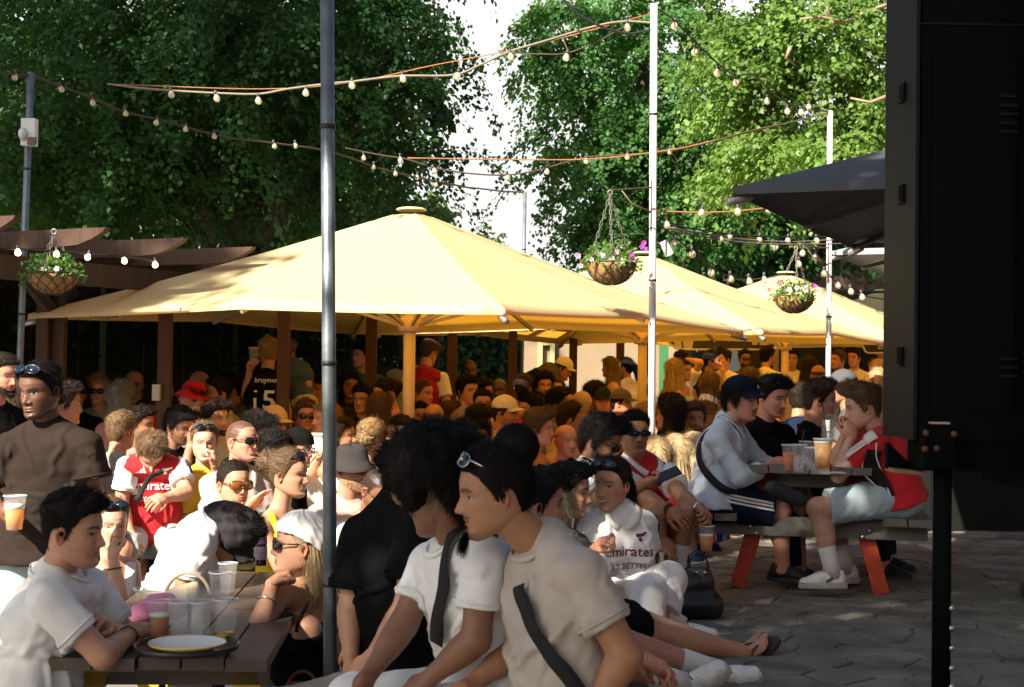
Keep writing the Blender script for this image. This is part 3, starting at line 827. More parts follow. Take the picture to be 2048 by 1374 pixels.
def hair(s, J, root, HV, HA, q, rs):
    st = s.get('hair', 'short'); 
    hc = s.get('hairc', 'dark'); k = s.get('k', 1.0); H = J['H']; hd = s['hd']; rl = world_loc(root)
    nr, na = HA.shape
    Z = HV[..., 2] * 100; aA = np.abs(np.arctan2(np.sin(HA), np.cos(HA)))
    zl = np.interp(aA, HAIRLINE_A, HAIRLINE_Z) + s.get('recede', 0) * ss(1.3, 0.2, aA)
    if st in ('long', 'bun', 'ponytail', 'slick', 'longw'):   # covers more of the sides
        zl = np.minimum(zl, np.interp(aA, HAIRLINE_A, np.array([7.2, 7.0, 5.6, 3.4, 1.4, .5, 1.6, 0, -3.5, -7, -8.5])))
    if st == 'bald': zl = np.interp(aA, np.array([0, 60, 80, 120, 180]) * math.pi / 180, [30, 30, 3, 1.5, 0]) ; 
    m = ss(-.5, .7, Z - zl)
    if st == 'bald': m = m * ss(5.5, 3.5, Z)
    tw = ss(2.5, 7.5, Z); fr = np.cos(HA)
    T = {'short': (.007, .022), 'fade': (.002, .024), 'buzz': (.003, .004), 'medium': (.014, .03), 'crop': (.006, .014), 'long': (.012, .02), 'longw': (.02, .028), 'bun': (.006, .011),
         'ponytail': (.006, .012), 'slick': (.004, .008), 'curly': (.022, .038), 'afro': (.066, .078), 'bald': (.002, .002), 'quiff': (.006, .03)}[st]
    nzv = np.zeros(Z.shape); X = HV * 100
    cf = {'curly': 1.1, 'afro': .7}.get(st, 1.0)
    for i in range(6):
        kx = rs.normal(size=3) * (1.0 if st not in ('curly', 'afro') else 1.6) * cf
        nzv += np.sin(X[..., 0] * kx[0] + X[..., 1] * kx[1] + X[..., 2] * kx[2] + rs.uniform(0, 6.28)) / 3.5
    th = (T[0] + (T[1] - T[0]) * tw) * (1 + (.22 if st != 'afro' else .07) * nzv)
    if st in ('quiff', 'fade', 'short', 'medium'): th = th + .014 * ss(.2, .9, fr) * tw * {'quiff': 1.3, 'medium': .15}.get(st, .5) * (1 + .4 * nzv)
    if st == 'curly': th = th + .006 * nzv
    if s.get('hairt'): th = th * s['hairt']
    if st in ('bun', 'ponytail', 'slick', 'long', 'longw'): th = th * (.2 + .8 * ss(0, 4.5, Z - zl)) if True else th
    N = HV - np.array([0, -.005, .01]); N /= np.linalg.norm(N, axis=-1, keepdims=True)
    if st in ('long', 'longw'): pass
    off = th * m ** .6
    hidden = 'hat' in s
    SV = HV + N * (off - (1 - m) * .006)[..., None]
    if hidden: SV = HV + N * (np.minimum(off, .008) - (1 - m) * .006)[..., None]
    keep = m > .04
    M = hair_mat(hc)
    if st == 'buzz': keep = np.zeros_like(keep)
    if keep.any():
        Qf = grid_quads(nr, na, keep)
        V = (SV.reshape(-1, 3) * k); W = hd + V @ H.T
        V2, Q2, _ = compact(W, Qf)
        Vs = [V2]; Qs = [Q2]; n = len(V2)
        cnt = {0: 6500, 1: 1900, 2: 260}[q] * (2 if st == 'afro' and q == 0 else 1)
        if st in ('bald', 'buzz'): cnt //= 6
        cand = np.argwhere((m > .35).ravel())[:, 0]
        wgt = np.maximum(1e-6, np.abs(np.sin(np.linspace(0.05, 3.1, nr))))[:, None].repeat(na, 1).ravel()[cand]
        if len(cand) > 10 and not (hidden and (s['hat'][0] == 'bandana' or st not in ('long', 'longw', 'curly', 'medium'))):
            pk = cand[rs.choice(len(cand), cnt, p=wgt / wgt.sum())]
            pts = SV.reshape(-1, 3)[pk] + rs.normal(0, .0025, (cnt, 3)); nn = N.reshape(-1, 3)[pk]
            crown = np.array([0, -.03, .14])
            fl = pts - crown; fl = fl - nn * (fl * nn).sum(1, keepdims=True); fl /= np.maximum(np.linalg.norm(fl, axis=1, keepdims=True), 1e-6)
            if st in ('short', 'fade', 'quiff', 'medium', 'crop'):
                front = ss(.0, .06, pts[:, 1])[:, None]
                side_ = np.array([s.get('part', .5), .4, .55])
                fl = fl * (1 - front * .8) + side_ * front * .8
            lift = {'short': .6, 'fade': .6, 'quiff': .6, 'medium': .45, 'crop': .6, 'curly': .7, 'afro': 1.0, 'long': .08, 'longw': .16, 'bun': .09, 'ponytail': .08, 'slick': .04, 'bald': .2, 'buzz': .6}[st]
            if st in ('long', 'longw'):
                fl = np.stack([np.sign(pts[:, 0] + .01) * (.6 + 0 * pts[:, 0]), -.5 * np.ones(cnt), -.75 * np.ones(cnt)], 1); fl = fl - nn * (fl * nn).sum(1, keepdims=True); fl = unit_rows(fl)
            if st in ('bun', 'ponytail', 'slick'):
                tie = np.array(s.get('tie', (0, -.10, .06))); fl = tie - pts; fl = fl - nn * (fl * nn).sum(1, keepdims=True); fl /= np.maximum(np.linalg.norm(fl, axis=1, keepdims=True), 1e-6)
            dd = fl + nn * lift + rs.normal(0, {'curly': .6, 'afro': .6, 'short': .28, 'medium': .26, 'fade': .25, 'quiff': .25}.get(st, .18), (cnt, 3)); dd /= np.linalg.norm(dd, axis=1, keepdims=True)
            Ls = {'short': .022, 'fade': .018, 'quiff': .028, 'medium': .04, 'crop': .014, 'curly': .03, 'afro': .032, 'long': .06, 'longw': .06, 'bun': .04, 'ponytail': .04, 'slick': .04, 'bald': .006, 'buzz': .005}[st]
            LL = Ls * rs.uniform(.6, 1.3, cnt) * (.45 + .55 * m.ravel()[pk]) * (.5 + .5 * tw.ravel()[pk] if st in ('short', 'fade', 'quiff', 'crop') else 1)
            sv, sq = strands(rs, pts, nn, dd, LL, np.full(cnt, {0: .0016, 1: .0026, 2: .005}[q]), 3 if st in ('curly', 'afro') or q == 0 else 2, curl={'curly': .7, 'afro': .75, 'longw': .15}.get(st, .05))
            Vs.append(hd + (sv * k) @ H.T); Qs.append(sq + n); n += len(sv)
        # falling hair, buns, tails
        u = np.array([0, 0, 1.0])
        hb = lambda x, y, z: hd + (np.array([x, y, z]) * k) @ H.T
        if st in ('long', 'longw'):
            Lh = s.get('hlen', .30); cn = {0: 6500, 1: 2000, 2: 240}[q]
            a0_ = s.get('fall', .46); an = rs.uniform(math.pi * a0_, math.pi * (2 - a0_), cn)
            rr = rs.uniform(.7, 1.0, cn)
            p = np.stack([np.sin(an) * .078 * rr, np.cos(an) * .092 * rr - .008, rs.uniform(-.03, .055, cn)], 1)
            nn = np.stack([np.sin(an), np.cos(an), np.zeros(cn)], 1)
            pw = hd + (p * k) @ H.T; nw = nn @ H.T
            dd = np.tile(-u * 1.0, (cn, 1)) * .8 - H[:, 2] * .5 + nw * .16 + rs.normal(0, .09, (cn, 3)); dd /= np.linalg.norm(dd, axis=1, keepdims=True)
            sv, sq = strands(rs, pw, nw, dd, Lh * rs.uniform(.7, 1.08, cn), np.full(cn, {0: .0028, 1: .0055, 2: .02}[q]), 5, grav=.03, curl=.22 if st == 'longw' else .05)
            Vs.append(sv); Qs.append(sq + n); n += len(sv)
        if st in ('bun', 'ponytail'):
            tie = np.array(s.get('tie', (0, -.10, .06))); br = s.get('bunr', .045)
            c = hb(*tie)
            if st == 'bun':
                cn = {0: 3200, 1: 600, 2: 120}[q]
                dr = rs.normal(size=(cn, 3)); dr /= np.linalg.norm(dr, axis=1, keepdims=True)
                mb = MB().ball(c, br * .92, 14, 9); vv = np.concatenate(mb.v); vv = vv + (rs.normal(0, br * .06, vv.shape))
                Vs.append(vv); Qs.append(np.array(mb.q) + n); n += len(vv)
                tg = unit_rows(np.cross(dr, rs.normal(size=(cn, 3)))); ml = s.get('messy', .3); wd_ = {0: .002, 1: .004, 2: .007}[q]
                Vt = []; rad = br * (.93 + rs.uniform(0, .16 + .3 * ml, cn)); sdv = np.cross(dr, tg)
                for i_ in range(6):
                    t_ = i_ * .26; d_ = dr * math.cos(t_) + tg * math.sin(t_); rr_ = (rad * (1 + ml * .12 * i_ * rs.uniform(-.2, 1, cn)))[:, None]
                    Vt += [c + d_ * rr_ - sdv * wd_ / 2, c + d_ * rr_ + sdv * wd_ / 2]
                sv = np.stack(Vt, 1).reshape(-1, 3); b0 = np.arange(cn) * 12
                sq = np.concatenate([np.stack([b0 + 2 * i_, b0 + 2 * i_ + 1, b0 + 2 * i_ + 3, b0 + 2 * i_ + 2], 1) for i_ in range(5)])
                Vs.append(sv); Qs.append(sq + n); n += len(sv)
            else:
                cn = {0: 900, 1: 420, 2: 120}[q]; Lh = s.get('hlen', .28)
                p = c + rs.normal(0, .012, (cn, 3)); nw = rs.normal(size=(cn, 3)); nw /= np.linalg.norm(nw, axis=1, keepdims=True)
                dd = unit_rows(np.tile(-H[:, 1] * .5 - u * .3, (cn, 1)) + nw * .12)
                sv, sq = strands(rs, p, nw, dd, Lh * rs.uniform(.7, 1.05, cn), np.full(cn, {0: .005, 1: .008, 2: .014}[q]), 6, grav=.28, curl=.1)
                Vs.append(sv); Qs.append(sq + n); n += len(sv)
        obj('hair', np_mesh('hair', np.concatenate(Vs) - rl, np.concatenate(Qs)), M, root)
    bd = s.get('beard', 0)
    if bd >= .6 or s.get('goatee'):
        cn = {0: 1200, 1: 500, 2: 120}[q]
        if s.get('goatee'):
            a = rs.uniform(-.35, .35, cn); z = rs.uniform(-11, -9, cn)
        else:
            a = rs.uniform(-1.35, 1.35, cn); z = rs.uniform(-11.6, -7.6, cn) + np.abs(a) * 1.9
        # nearest grid vertices
        zi = np.clip(np.searchsorted(Z[:, 0], z), 0, nr - 1)
        aj = np.array([np.argmin(np.abs(HA[0] - t)) for t in a])
        pts = HV[zi, aj]; nn = unit_rows(pts - np.array([0, 0, -.03]))
        dd = unit_rows(nn * .5 + np.array([0, .15, -1.0]) + rs.normal(0, .2, (cn, 3)))
        Lb = (.055 if s.get('goatee') else .012 + .012 * bd) * rs.uniform(.5, 1.2, cn)
        sv, sq = strands(rs, pts, nn, dd, Lb, np.full(cn, {0: .0018, 1: .003, 2: .005}[q]), 3, curl=.2)
        obj('beard', np_mesh('beard', hd + (sv * k) @ H.T - rl, sq), M, root)
    if hidden: hat(s, J, root, HV, HA)

def unit_rows(a): return a / np.maximum(np.linalg.norm(a, axis=1, keepdims=True), 1e-9)

def hat(s, J, root, HV, HA):
    kind, cc = s['hat']; k = s.get('k', 1.0); H = J['H']; hd = s['hd']; rl = world_loc(root)
    nr, na = HA.shape; Z = HV[..., 2] * 100
    Wd = lambda v: hd + (np.asarray(v) * k) @ H.T - rl
    N = HV - np.array([0, -.005, .02]); N /= np.linalg.norm(N, axis=-1, keepdims=True)
    M = cloth(cc, CL[cc])
    if kind in ('cap', 'capback'):
        bl = 4.3; mk = Z > bl - .4
        SV = HV + N * .014; SV[..., 2] = np.where(Z > bl, SV[..., 2] + .012 * ss(bl, 9, Z), SV[..., 2])
        c = obj('cap', np_mesh('cap', Wd(compact(SV.reshape(-1, 3), grid_quads(nr, na, mk))[0]), compact(SV.reshape(-1, 3), grid_quads(nr, na, mk))[1]), M, root)
        sg = 1 if kind == 'cap' else -1
        n = 17; A = np.linspace(-1.15, 1.15, n); V = []
        for t in (0, .35, .7, 1.0):
            for a in A:
                x = math.sin(a) * .083 * (1 - .08 * t); y0 = math.cos(a) * .102 - .005
                e = .068 * t * (math.cos(a * 1.12) ** .8 if abs(a * 1.12) < 1.57 else 0)
                V.append((x, sg * (y0 + e), .047 - .016 * t - .02 * (a / 1.15) ** 2 * (.5 + t * .5)))
        V = np.array(V); nb = len(V); V = np.concatenate([V, V - np.array([0, 0, .004])])
        Q = [(r * n + i, r * n + i + 1, (r + 1) * n + i + 1, (r + 1) * n + i) for r in range(3) for i in range(n - 1)]
        Q += [tuple(nb + x for x in qq[::-1]) for qq in Q] + [(3 * n + i, 3 * n + i + 1, nb + 3 * n + i + 1, nb + 3 * n + i) for i in range(n - 1)]
        vc = s.get('visor', cc)
        obj('visor', np_mesh('visor', Wd(V), np.array(Q)), cloth(vc, CL[vc]), c).location = (0, 0, 0)
        s['_cap'] = c
    elif kind == 'bucket':
        n = 32; V = []
        prof = [(.0, .135), (.045, .132), (.074, .12), (.086, .095), (.095, .05), (.1, .04), (.125, .018), (.142, -.004), (.14, -.007), (.122, .014), (.094, .036)]
        for r, z in prof:
            for i in range(n):
                th = 2 * math.pi * i / n; V.append((r * math.sin(th) * .92, r * math.cos(th) * 1.1 - .005, z + .006 * math.sin(3 * th + 1)))
        Q = [(j * n + i, j * n + (i + 1) % n, (j + 1) * n + (i + 1) % n, (j + 1) * n + i) for j in range(len(prof) - 1) for i in range(n)]
        c = obj('bucket_hat', np_mesh('bucket_hat', Wd(V), np.array(Q)), M, root); s['_cap'] = c
    elif kind == 'bandana':
        aA = np.abs(np.arctan2(np.sin(HA), np.cos(HA)))
        zl = np.interp(aA, [0, 1.2, 1.75, 2.4, 3.15], [5.6, 4.6, 1.5, -1.5, -2.6])
        mk = Z > zl
        rr = np.random.default_rng(3); wv = .004 * np.sin(HA * 14 + Z * .5) * np.sin(Z * .9 + HA * 5)
        SV = HV + N * (.018 + wv)[..., None]
        V, Q, _ = compact(SV.reshape(-1, 3), grid_quads(nr, na, mk))
        obj('bandana', np_mesh('bandana', Wd(V), Q), M, root)
    elif kind == 'beanie':
        mk = Z > 2.6; SV = HV + N * .016
        V, Q, _ = compact(SV.reshape(-1, 3), grid_quads(nr, na, mk))
        obj('beanie', np_mesh('beanie', Wd(V), Q), M, root)

def glasses(s, root, g):
    """g: (where, lens colour key) where = 'eyes' or 'head'"""
    where, lens = g[0], g[1]; frame = g[2] if len(g) > 2 else 'black'
    J = s['J']; H = J['H']; hd = s['hd']; k = s.get('k', 1.0); rl = world_loc(root)
    W = lambda v: hd + (np.asarray(v, float) * k) @ H.T
    if where == 'eyes': y0, z0, tilt = .103, .002, 0
    else: y0, z0, tilt = .078, .108, 38
    ct, st_ = math.cos(R_(tilt)), math.sin(R_(tilt))
    def X(x, y, z): # local glasses frame -> head
        return np.array([x, y0 + y * ct - z * st_ * 1.0, z0 + y * st_ + z * ct])
    mb = MB(); fm = SM(MB())
    rx, rz = (g[3] if len(g) > 3 else (.029, .019))
    for sg in (1, -1):
        c = sg * .033; n = 16; ring = []
        for i in range(n):
            th = 2 * math.pi * i / n; e = .8
            x = c + rx * np.sign(math.cos(th)) * abs(math.cos(th)) ** e; z = rz * np.sign(math.sin(th)) * abs(math.sin(th)) ** e
            ring.append(X(x, -.010 * (abs(x) / .06) ** 2 * 1.6, z - .002))
        ring = np.array(ring); ctr = ring.mean(0) + H[:, 1] * 0
        f = np.array([0, .0012, 0])
        V = np.concatenate([ring + f, ring - f, [ctr + f, ctr - f]])
        T = [(2 * n, i, (i + 1) % n) for i in range(n)] + [(2 * n + 1, n + (i + 1) % n, n + i) for i in range(n)]
        mb.add([W(v) for v in V], [(i, n + i, n + (i + 1) % n, (i + 1) % n) for i in range(n)], T)
        fm.tube([W(v) for v in np.concatenate([ring, ring[:1]])], .0022 * k, 5, False)
        e0 = X(sg * .066, -.018, .006)
        e1 = X(sg * .078, -.10, .004) if where == 'eyes' else np.array([sg * .082, -.02, .045])
        if where == 'eyes': e1 = np.array([sg * .077, -.005, .012])
        fm.tube([W(e0), W((e0 + e1) / 2 + np.array([sg * .006, 0, 0])), W(e1)], .0028 * k, 6)
    fm.tube([W(X(-.010, 0, .004)), W(X(0, .003, .007)), W(X(.010, 0, .004))], .002 * k, 5)
    LC = {'black': (.006, .006, .007), 'amber': (.22, .08, .015), 'red': (.5, .05, .01), 'blue': (.008, .022, .05), 'clear': (.3, .3, .3), 'lime': (.5, .5, .1)}[lens]
    FC = {'black': (.012, .011, .011), 'tort': (.10, .035, .01), 'silver': (.5, .5, .5), 'white': (.7, .7, .7), 'lime': (.45, .45, .12)}[frame]
    gm = mat('lens_' + lens, LC, .06, var=0, spec=.7, alpha=.35 if lens == 'clear' else (.8 if lens == 'amber' else None))
    go = obj('sunglasses' if lens != 'clear' else 'glasses', fm, mat('frame_' + frame, FC, .25, metal=.8 if frame == 'silver' else 0, var=0), root)
    obj('lens', np_mesh('lens', np.concatenate(mb.v) - rl, np.array(mb.q), np.array(mb.t), False), gm, go)
    return go

def chest_frame(s, side='front'):
    J = s['J']; tl, tf, tu = J['T']; c = J['nk'] + (J['pel'] - J['nk']) * .33
    sg = 1 if side == 'front' else -1
    return c + tf * sg * .35, -tf * sg, (tl * (1 if sg > 0 else -1)), tu

def decal_text(s, txt, size, dx, dz, m, side='front', name='shirt_lettering', bvh=None, shear=0.0, frame=None):
    """flat print: lettering laid on the cloth. dx, dz from the chest centre, in metres; +dx to the viewer's right"""
    cu = bpy.data.curves.new('t', 'FONT'); cu.body = txt; cu.size = size; cu.align_x = 'CENTER'; cu.resolution_u = 2; cu.shear = shear; cu.offset = size * .012
    to = bpy.data.objects.new('t', cu); COL.objects.link(to)
    me = bpy.data.meshes.new_from_object(to.evaluated_get(bpy.context.evaluated_depsgraph_get()))
    bpy.data.objects.remove(to); bpy.data.curves.remove(cu)
    bm = bmesh.new(); bm.from_mesh(me); bmesh.ops.triangulate(bm, faces=bm.faces)
    bmesh.ops.subdivide_edges(bm, edges=[e for e in bm.edges if e.calc_length() > .025], cuts=1)
    bm.to_mesh(me); bm.free()
    project(s, me, dx, dz, side, bvh, frame)
    me.materials.clear()
    return obj(name, me, m, s['root'])

def project(s, me, dx, dz, side, bvh, frame=None):
    o, d, x, u = frame or chest_frame(s, side); bvh = bvh or s['_bvh']; rl = world_loc(s['root'])
    n = len(me.vertices); co = np.zeros(n * 3, np.float32); me.vertices.foreach_get('co', co); co = co.reshape(-1, 3)
    for i in range(n):
        p = o + x * (co[i, 0] + dx) + u * (co[i, 1] + dz)
        r = bvh.ray_cast(Vector(p), Vector(d), .8)
        co[i] = (np.array(r[0]) - np.array(d) * .0045 if r[0] is not None else p - 0 * d + d * .22) - rl
    me.vertices.foreach_set('co', co.ravel()); me.update()

def decal_poly(s, name, polys, m, dx=0, dz=0, side='front', bvh=None, frame=None):
    bm = bmesh.new()
    for pl in polys:
        try: bm.faces.new([bm.verts.new((x, y, 0)) for x, y in pl])
        except Exception: pass
    bmesh.ops.triangulate(bm, faces=bm.faces)
    for _ in range(2): bmesh.ops.subdivide_edges(bm, edges=[e for e in bm.edges if e.calc_length() > .03], cuts=1)
    bmesh.ops.triangulate(bm, faces=bm.faces)
    me = bpy.data.meshes.new(name); bm.to_mesh(me); bm.free()
    project(s, me, dx, dz, side, bvh, frame)
    return obj(name, me, m, s['root'])

CL = {'white': (.80, .79, .77), 'offwhite': (.72, .70, .66), 'black': (.006, .006, .0065), 'char': (.040, .036, .034), 'brownblk': (.030, .021, .017), 'taupe': (.42, .35, .30), 'greige': (.47, .41, .36), 'brown': (.16, .105, .075),
      'navy': (.012, .018, .045), 'blue': (.05, .10, .28), 'sky': (.52, .60, .70), 'denim': (.30, .40, .46), 'ltdenim': (.42, .52, .56), 'grey': (.30, .31, .31), 'dgrey': (.09, .09, .095), 'ltgrey': (.52, .52, .52),
      'red': (.55, .022, .03), 'crimson': (.36, .015, .022), 'pink': (.62, .28, .27), 'hotpink': (.55, .10, .20), 'blush': (.62, .40, .33), 'yellow': (.80, .62, .02), 'gold': (.62, .40, .03), 'lime': (.5, .6, .05), 'green': (.04, .16, .07),
      'olive': (.13, .14, .08), 'sage': (.27, .31, .24), 'tan': (.50, .36, .22), 'orange': (.60, .22, .05), 'stone': (.52, .47, .38), 'maroon': (.16, .02, .03), 'cream': (.70, .60, .42), 'lilac': (.33, .29, .36)}
# ------------------------------------------------------------------ ground, terrace
TZ = 0.50
asph = mat('courtyard', (.20, .185, .165), .9, var=.25, vscale=2.5, bump=.35, bscale=30)
g = MB(); n = 12
g.box((0, 60, -.25), (500, 500, .5)); tag(obj('ground', g, asph), kind='structure')
stone_m = mat('flagstone', (.15, .145, .122), .75, var=.5, vscale=4.5, bump=.6, bscale=18, island=.34)
joint_m = mat('mortar', (.165, .16, .145), .95, var=.25, bump=.4, bscale=50)
TP = [(.20, 1.0), (.12, 4.6), (.42, 7.4), (1.0, 9.2), (2.2, 11.6), (14, 13), (14, 1.0)]
def inside(p, poly):
    c = False
    for i in range(len(poly)):
        a, b = poly[i], poly[i - 1]
        if (a[1] > p[1]) != (b[1] > p[1]) and p[0] < (b[0] - a[0]) * (p[1] - a[1]) / (b[1] - a[1]) + a[0]: c = not c
    return c
tr = MB(); nT = len(TP)
tr.add([(x, y, 0) for x, y in TP] + [(x, y, TZ - .013) for x, y in TP], [(i, (i + 1) % nT, nT + (i + 1) % nT, nT + i) for i in range(nT)])
tr.q.append([nT + i for i in range(nT)])
terr = tag(obj('terrace', tr, joint_m), kind='structure')
def clip(poly, p, nrm):
    out = []
    for i in range(len(poly)):
        a, b = poly[i - 1], poly[i]; da = (a - p) @ nrm; db = (b - p) @ nrm
        if (da <= 0) != (db <= 0): out.append(a + (b - a) * da / (da - db))
        if db <= 0: out.append(b)
    return out
rs = np.random.default_rng(11)
seeds = []
for _ in range(9000):
    p = (rs.uniform(-.3, 7.0), rs.uniform(2.4, 12.0)); md = rs.choice([.15, .2, .3])
    if all((p[0] - q[0]) ** 2 + (p[1] - q[1]) ** 2 > md * md for q in seeds): seeds.append(p)
seeds = np.array(seeds); cnt_st = 0; edge_mb = MB(); rest = MB()
def add_stone(mb, poly, z0, hgt):
    c = np.mean(poly, 0); nn = len(poly)
    inn = [c + (v - c) * .93 for v in poly]; tilt = rs.uniform(-.008, .008, 2)
    Z = lambda v: z0 + hgt + tilt @ (v - c)
    V = [(v[0], v[1], z0 - .03) for v in poly] + [(v[0], v[1], Z(v) - .005) for v in poly] + [(v[0], v[1], Z(v)) for v in inn]
    Q = [(i, (i + 1) % nn, nn + (i + 1) % nn, nn + i) for i in range(nn)] + [(nn + i, nn + (i + 1) % nn, 2 * nn + (i + 1) % nn, 2 * nn + i) for i in range(nn)]
    mb.add(V, Q); mb.q.append([mb.n - nn + i for i in range(nn)])
cells = []
for si, sd_ in enumerate(seeds):
    dd = np.linalg.norm(seeds - sd_, axis=1); near = np.argsort(dd)[1:20]
    poly = [sd_ + np.array(v) for v in ((-.6, -.6), (.6, -.6), (.6, .6), (-.6, .6))]
    for j in near:
        m_ = (sd_ + seeds[j]) / 2; nv = seeds[j] - sd_; nv = nv / np.linalg.norm(nv)
        poly = clip(poly, m_ - nv * rs.uniform(.003, .009), nv)
        if len(poly) < 3: break
    if len(poly) < 3: continue
    cc = np.mean(poly, 0)
    if not all(inside(v, TP) for v in poly): continue
    cells.append((cc, poly))
for cc, poly in cells:
    # seen in the picture: its own object; otherwise joined
    mb = MB(); add_stone(mb, poly, TZ, rs.uniform(-.004, .004) - .004)
    px = 1024 + cc[0] / cc[1] * F; py = 752 + 1.2 / cc[1] * F
    if 1280 < px < 2080 and py < 1420 and cnt_st < 295 and cc[1] < 9.5:
        obj('flagstone', mb, stone_m, terr); cnt_st += 1
    else: rest.add(np.concatenate(mb.v), mb.q)
tag(obj('flagstone', rest, stone_m, terr), kind='stuff')

# low kerb of sleepers on the terrace edge that people sit on
kb = thing('kerb_wall', (.42, 7.4, TZ), 'low dark timber kerb along the terrace edge under the two seated men', 'kerb')
wood_dk = mat('wood_dark', (.075, .06, .048), .75, var=.3, vscale=5, stretch=(1, 12, 12), bump=.4, bscale=20)
obj('sleeper', MB().bar((.34, 6.6, TZ + .09), (.72, 8.4, TZ + .09), .24, .18), wood_dk, kb)
obj('sleeper', MB().bar((.735, 8.47, TZ + .085), (1.12, 9.6, TZ + .085), .24, .17), wood_dk, kb)

# ------------------------------------------------------------------ trees
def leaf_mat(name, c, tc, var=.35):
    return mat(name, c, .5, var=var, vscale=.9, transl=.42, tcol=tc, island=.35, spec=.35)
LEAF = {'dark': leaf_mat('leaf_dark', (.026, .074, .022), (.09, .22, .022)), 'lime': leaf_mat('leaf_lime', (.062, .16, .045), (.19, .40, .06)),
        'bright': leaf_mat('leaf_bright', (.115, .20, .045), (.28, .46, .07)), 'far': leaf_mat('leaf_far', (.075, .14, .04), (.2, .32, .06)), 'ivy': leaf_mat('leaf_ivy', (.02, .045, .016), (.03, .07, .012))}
bark = mat('bark', (.075, .06, .045), .9, var=.35, vscale=5, bump=.8, bscale=22, stretch=(3, 3, .6))
def leaves(P0, D, N, L, Wd):
    """leaf blades: centre line from P0 along D, blade normal N"""
    S = unit_rows(np.cross(D, N)); N2 = np.cross(S, D)
    mid = P0 + D * (L * .45)[:, None] + N2 * (L * .05)[:, None]
    V = np.stack([P0, mid + S * (Wd / 2)[:, None], P0 + D * L[:, None] - N2 * (L * .1)[:, None], mid - S * (Wd / 2)[:, None]], 1).reshape(-1, 3)
    i = np.arange(len(P0)) * 4
    return V, np.stack([i, i + 1, i + 2, i + 3], 1)
def fronds(rs, C, Dr, Ln, per, lsz, droop=.7, spread=.35):
    n = len(C); t = rs.uniform(0, 1, (n, per)) ** .8
    D = Dr[:, None, :]; sd = unit_rows(np.cross(Dr, np.array([0, 0, 1.0])))[:, None, :]
    pos = C[:, None, :] + D * (t * Ln[:, None])[..., None] + np.array([0, 0, -1.0]) * (droop * t ** 2 * Ln[:, None])[..., None]
    sp = (rs.normal(0, .5, (n, per)) * spread * (1.15 - t) * Ln[:, None])
    pos = pos + sd * sp[..., None] + rs.normal(0, .06, pos.shape) - np.array([0, 0, 1.0]) * (np.abs(sp) * .35)[..., None]
    pos = pos.reshape(-1, 3); m = len(pos)
    dd = unit_rows(np.repeat(Dr, per, 0) * .5 + np.sign(sp.reshape(-1, 1)) * np.repeat(sd[:, 0], per, 0) * .5 + np.array([0, 0, -.75]) + rs.normal(0, .35, (m, 3)))
    nn = unit_rows(np.repeat(Dr, per, 0) * .45 + np.array([0, 0, .8]) + rs.normal(0, .4, (m, 3)))
    L = lsz * rs.uniform(.65, 1.25, m)
    return leaves(pos, dd, nn, L, L * rs.uniform(.7, .95, m))
def crown_mesh(rs, blobs, nf, per, lsz, Ln=(.8, 1.5), droop=.7, surf=.65, spread=.35):
    vol = np.array([b[1][0] * b[1][2] for b in blobs]); pk = rs.choice(len(blobs), nf, p=vol / vol.sum())
    u = rs.normal(size=(nf, 3)); u /= np.linalg.norm(u, axis=1, keepdims=True); r = rs.uniform(0, 1, nf) ** surf * .0 + rs.uniform(.25, 1, nf) ** surf
    c = np.array([blobs[i][0] for i in pk]); R = np.array([blobs[i][1] for i in pk])
    C = c + u * R * (r * .9)[:, None]
    Dr = unit_rows(u * np.array([1, 1, .45]) + rs.normal(0, .35, (nf, 3)) + np.array([0, 0, .12]))
    return fronds(rs, C - Dr * .3, Dr, rs.uniform(*Ln, nf), per, lsz, droop, spread)
def pxblob(px, py, rx, ry, d, rd): return (P(px, py, d), np.array([rx * d / F, rd, ry * d / F]))
def tree(label, base, fork, blobs, nf, per, lsz, lm, r0=.28, seed=1, Ln=(.8, 1.5), droop=.7, group=None, limbs=None, spread=.35, surf=.65, name='tree'):
    rs = np.random.default_rng(seed); base = np.array(base, float); fork = np.array(fork, float)
    t = thing(name, base, label, 'tree', group)
    tr_ = SM(MB()); pts = np.array([base + (fork - base) * f + np.array([math.sin(f * 5 + seed), math.cos(f * 4), 0]) * .08 for f in np.linspace(0, 1, 7)])
    tr_.tube(pts, np.linspace(r0 * 1.15, r0 * .7, 7), 12)
    obj('trunk', tr_, bark, t)
    for b in (limbs or [bb[0] for bb in blobs]):
        lb = SM(MB()); e = np.array(b); m_ = fork + (e - fork) * .5 + np.array([0, 0, .35])
        pts = [fork, fork + (m_ - fork) * .5 + (0, 0, .1), m_, e * .7 + m_ * .3 + (0, 0, .1), e]
        lb.tube(pts, np.linspace(r0 * .5, .02, 5), 8); obj('limb', lb, bark, t)
    V, Q = crown_mesh(rs, blobs, nf, per, lsz, Ln, droop, surf, spread)
    obj('crown', np_mesh('crown', V - base, Q), lm, t)
    return t
d = 22
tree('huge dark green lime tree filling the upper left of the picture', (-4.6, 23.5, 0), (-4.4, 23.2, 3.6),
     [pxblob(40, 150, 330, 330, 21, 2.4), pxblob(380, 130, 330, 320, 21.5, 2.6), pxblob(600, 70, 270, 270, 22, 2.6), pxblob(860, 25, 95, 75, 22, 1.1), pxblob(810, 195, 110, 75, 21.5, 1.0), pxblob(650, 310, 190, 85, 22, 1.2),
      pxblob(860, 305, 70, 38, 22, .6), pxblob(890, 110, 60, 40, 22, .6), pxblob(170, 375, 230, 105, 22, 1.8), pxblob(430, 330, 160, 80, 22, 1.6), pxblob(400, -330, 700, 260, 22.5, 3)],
     980, 130, .092, LEAF['dark'], .42, 3, Ln=(.9, 1.9), droop=.95, surf=.5, spread=.24)
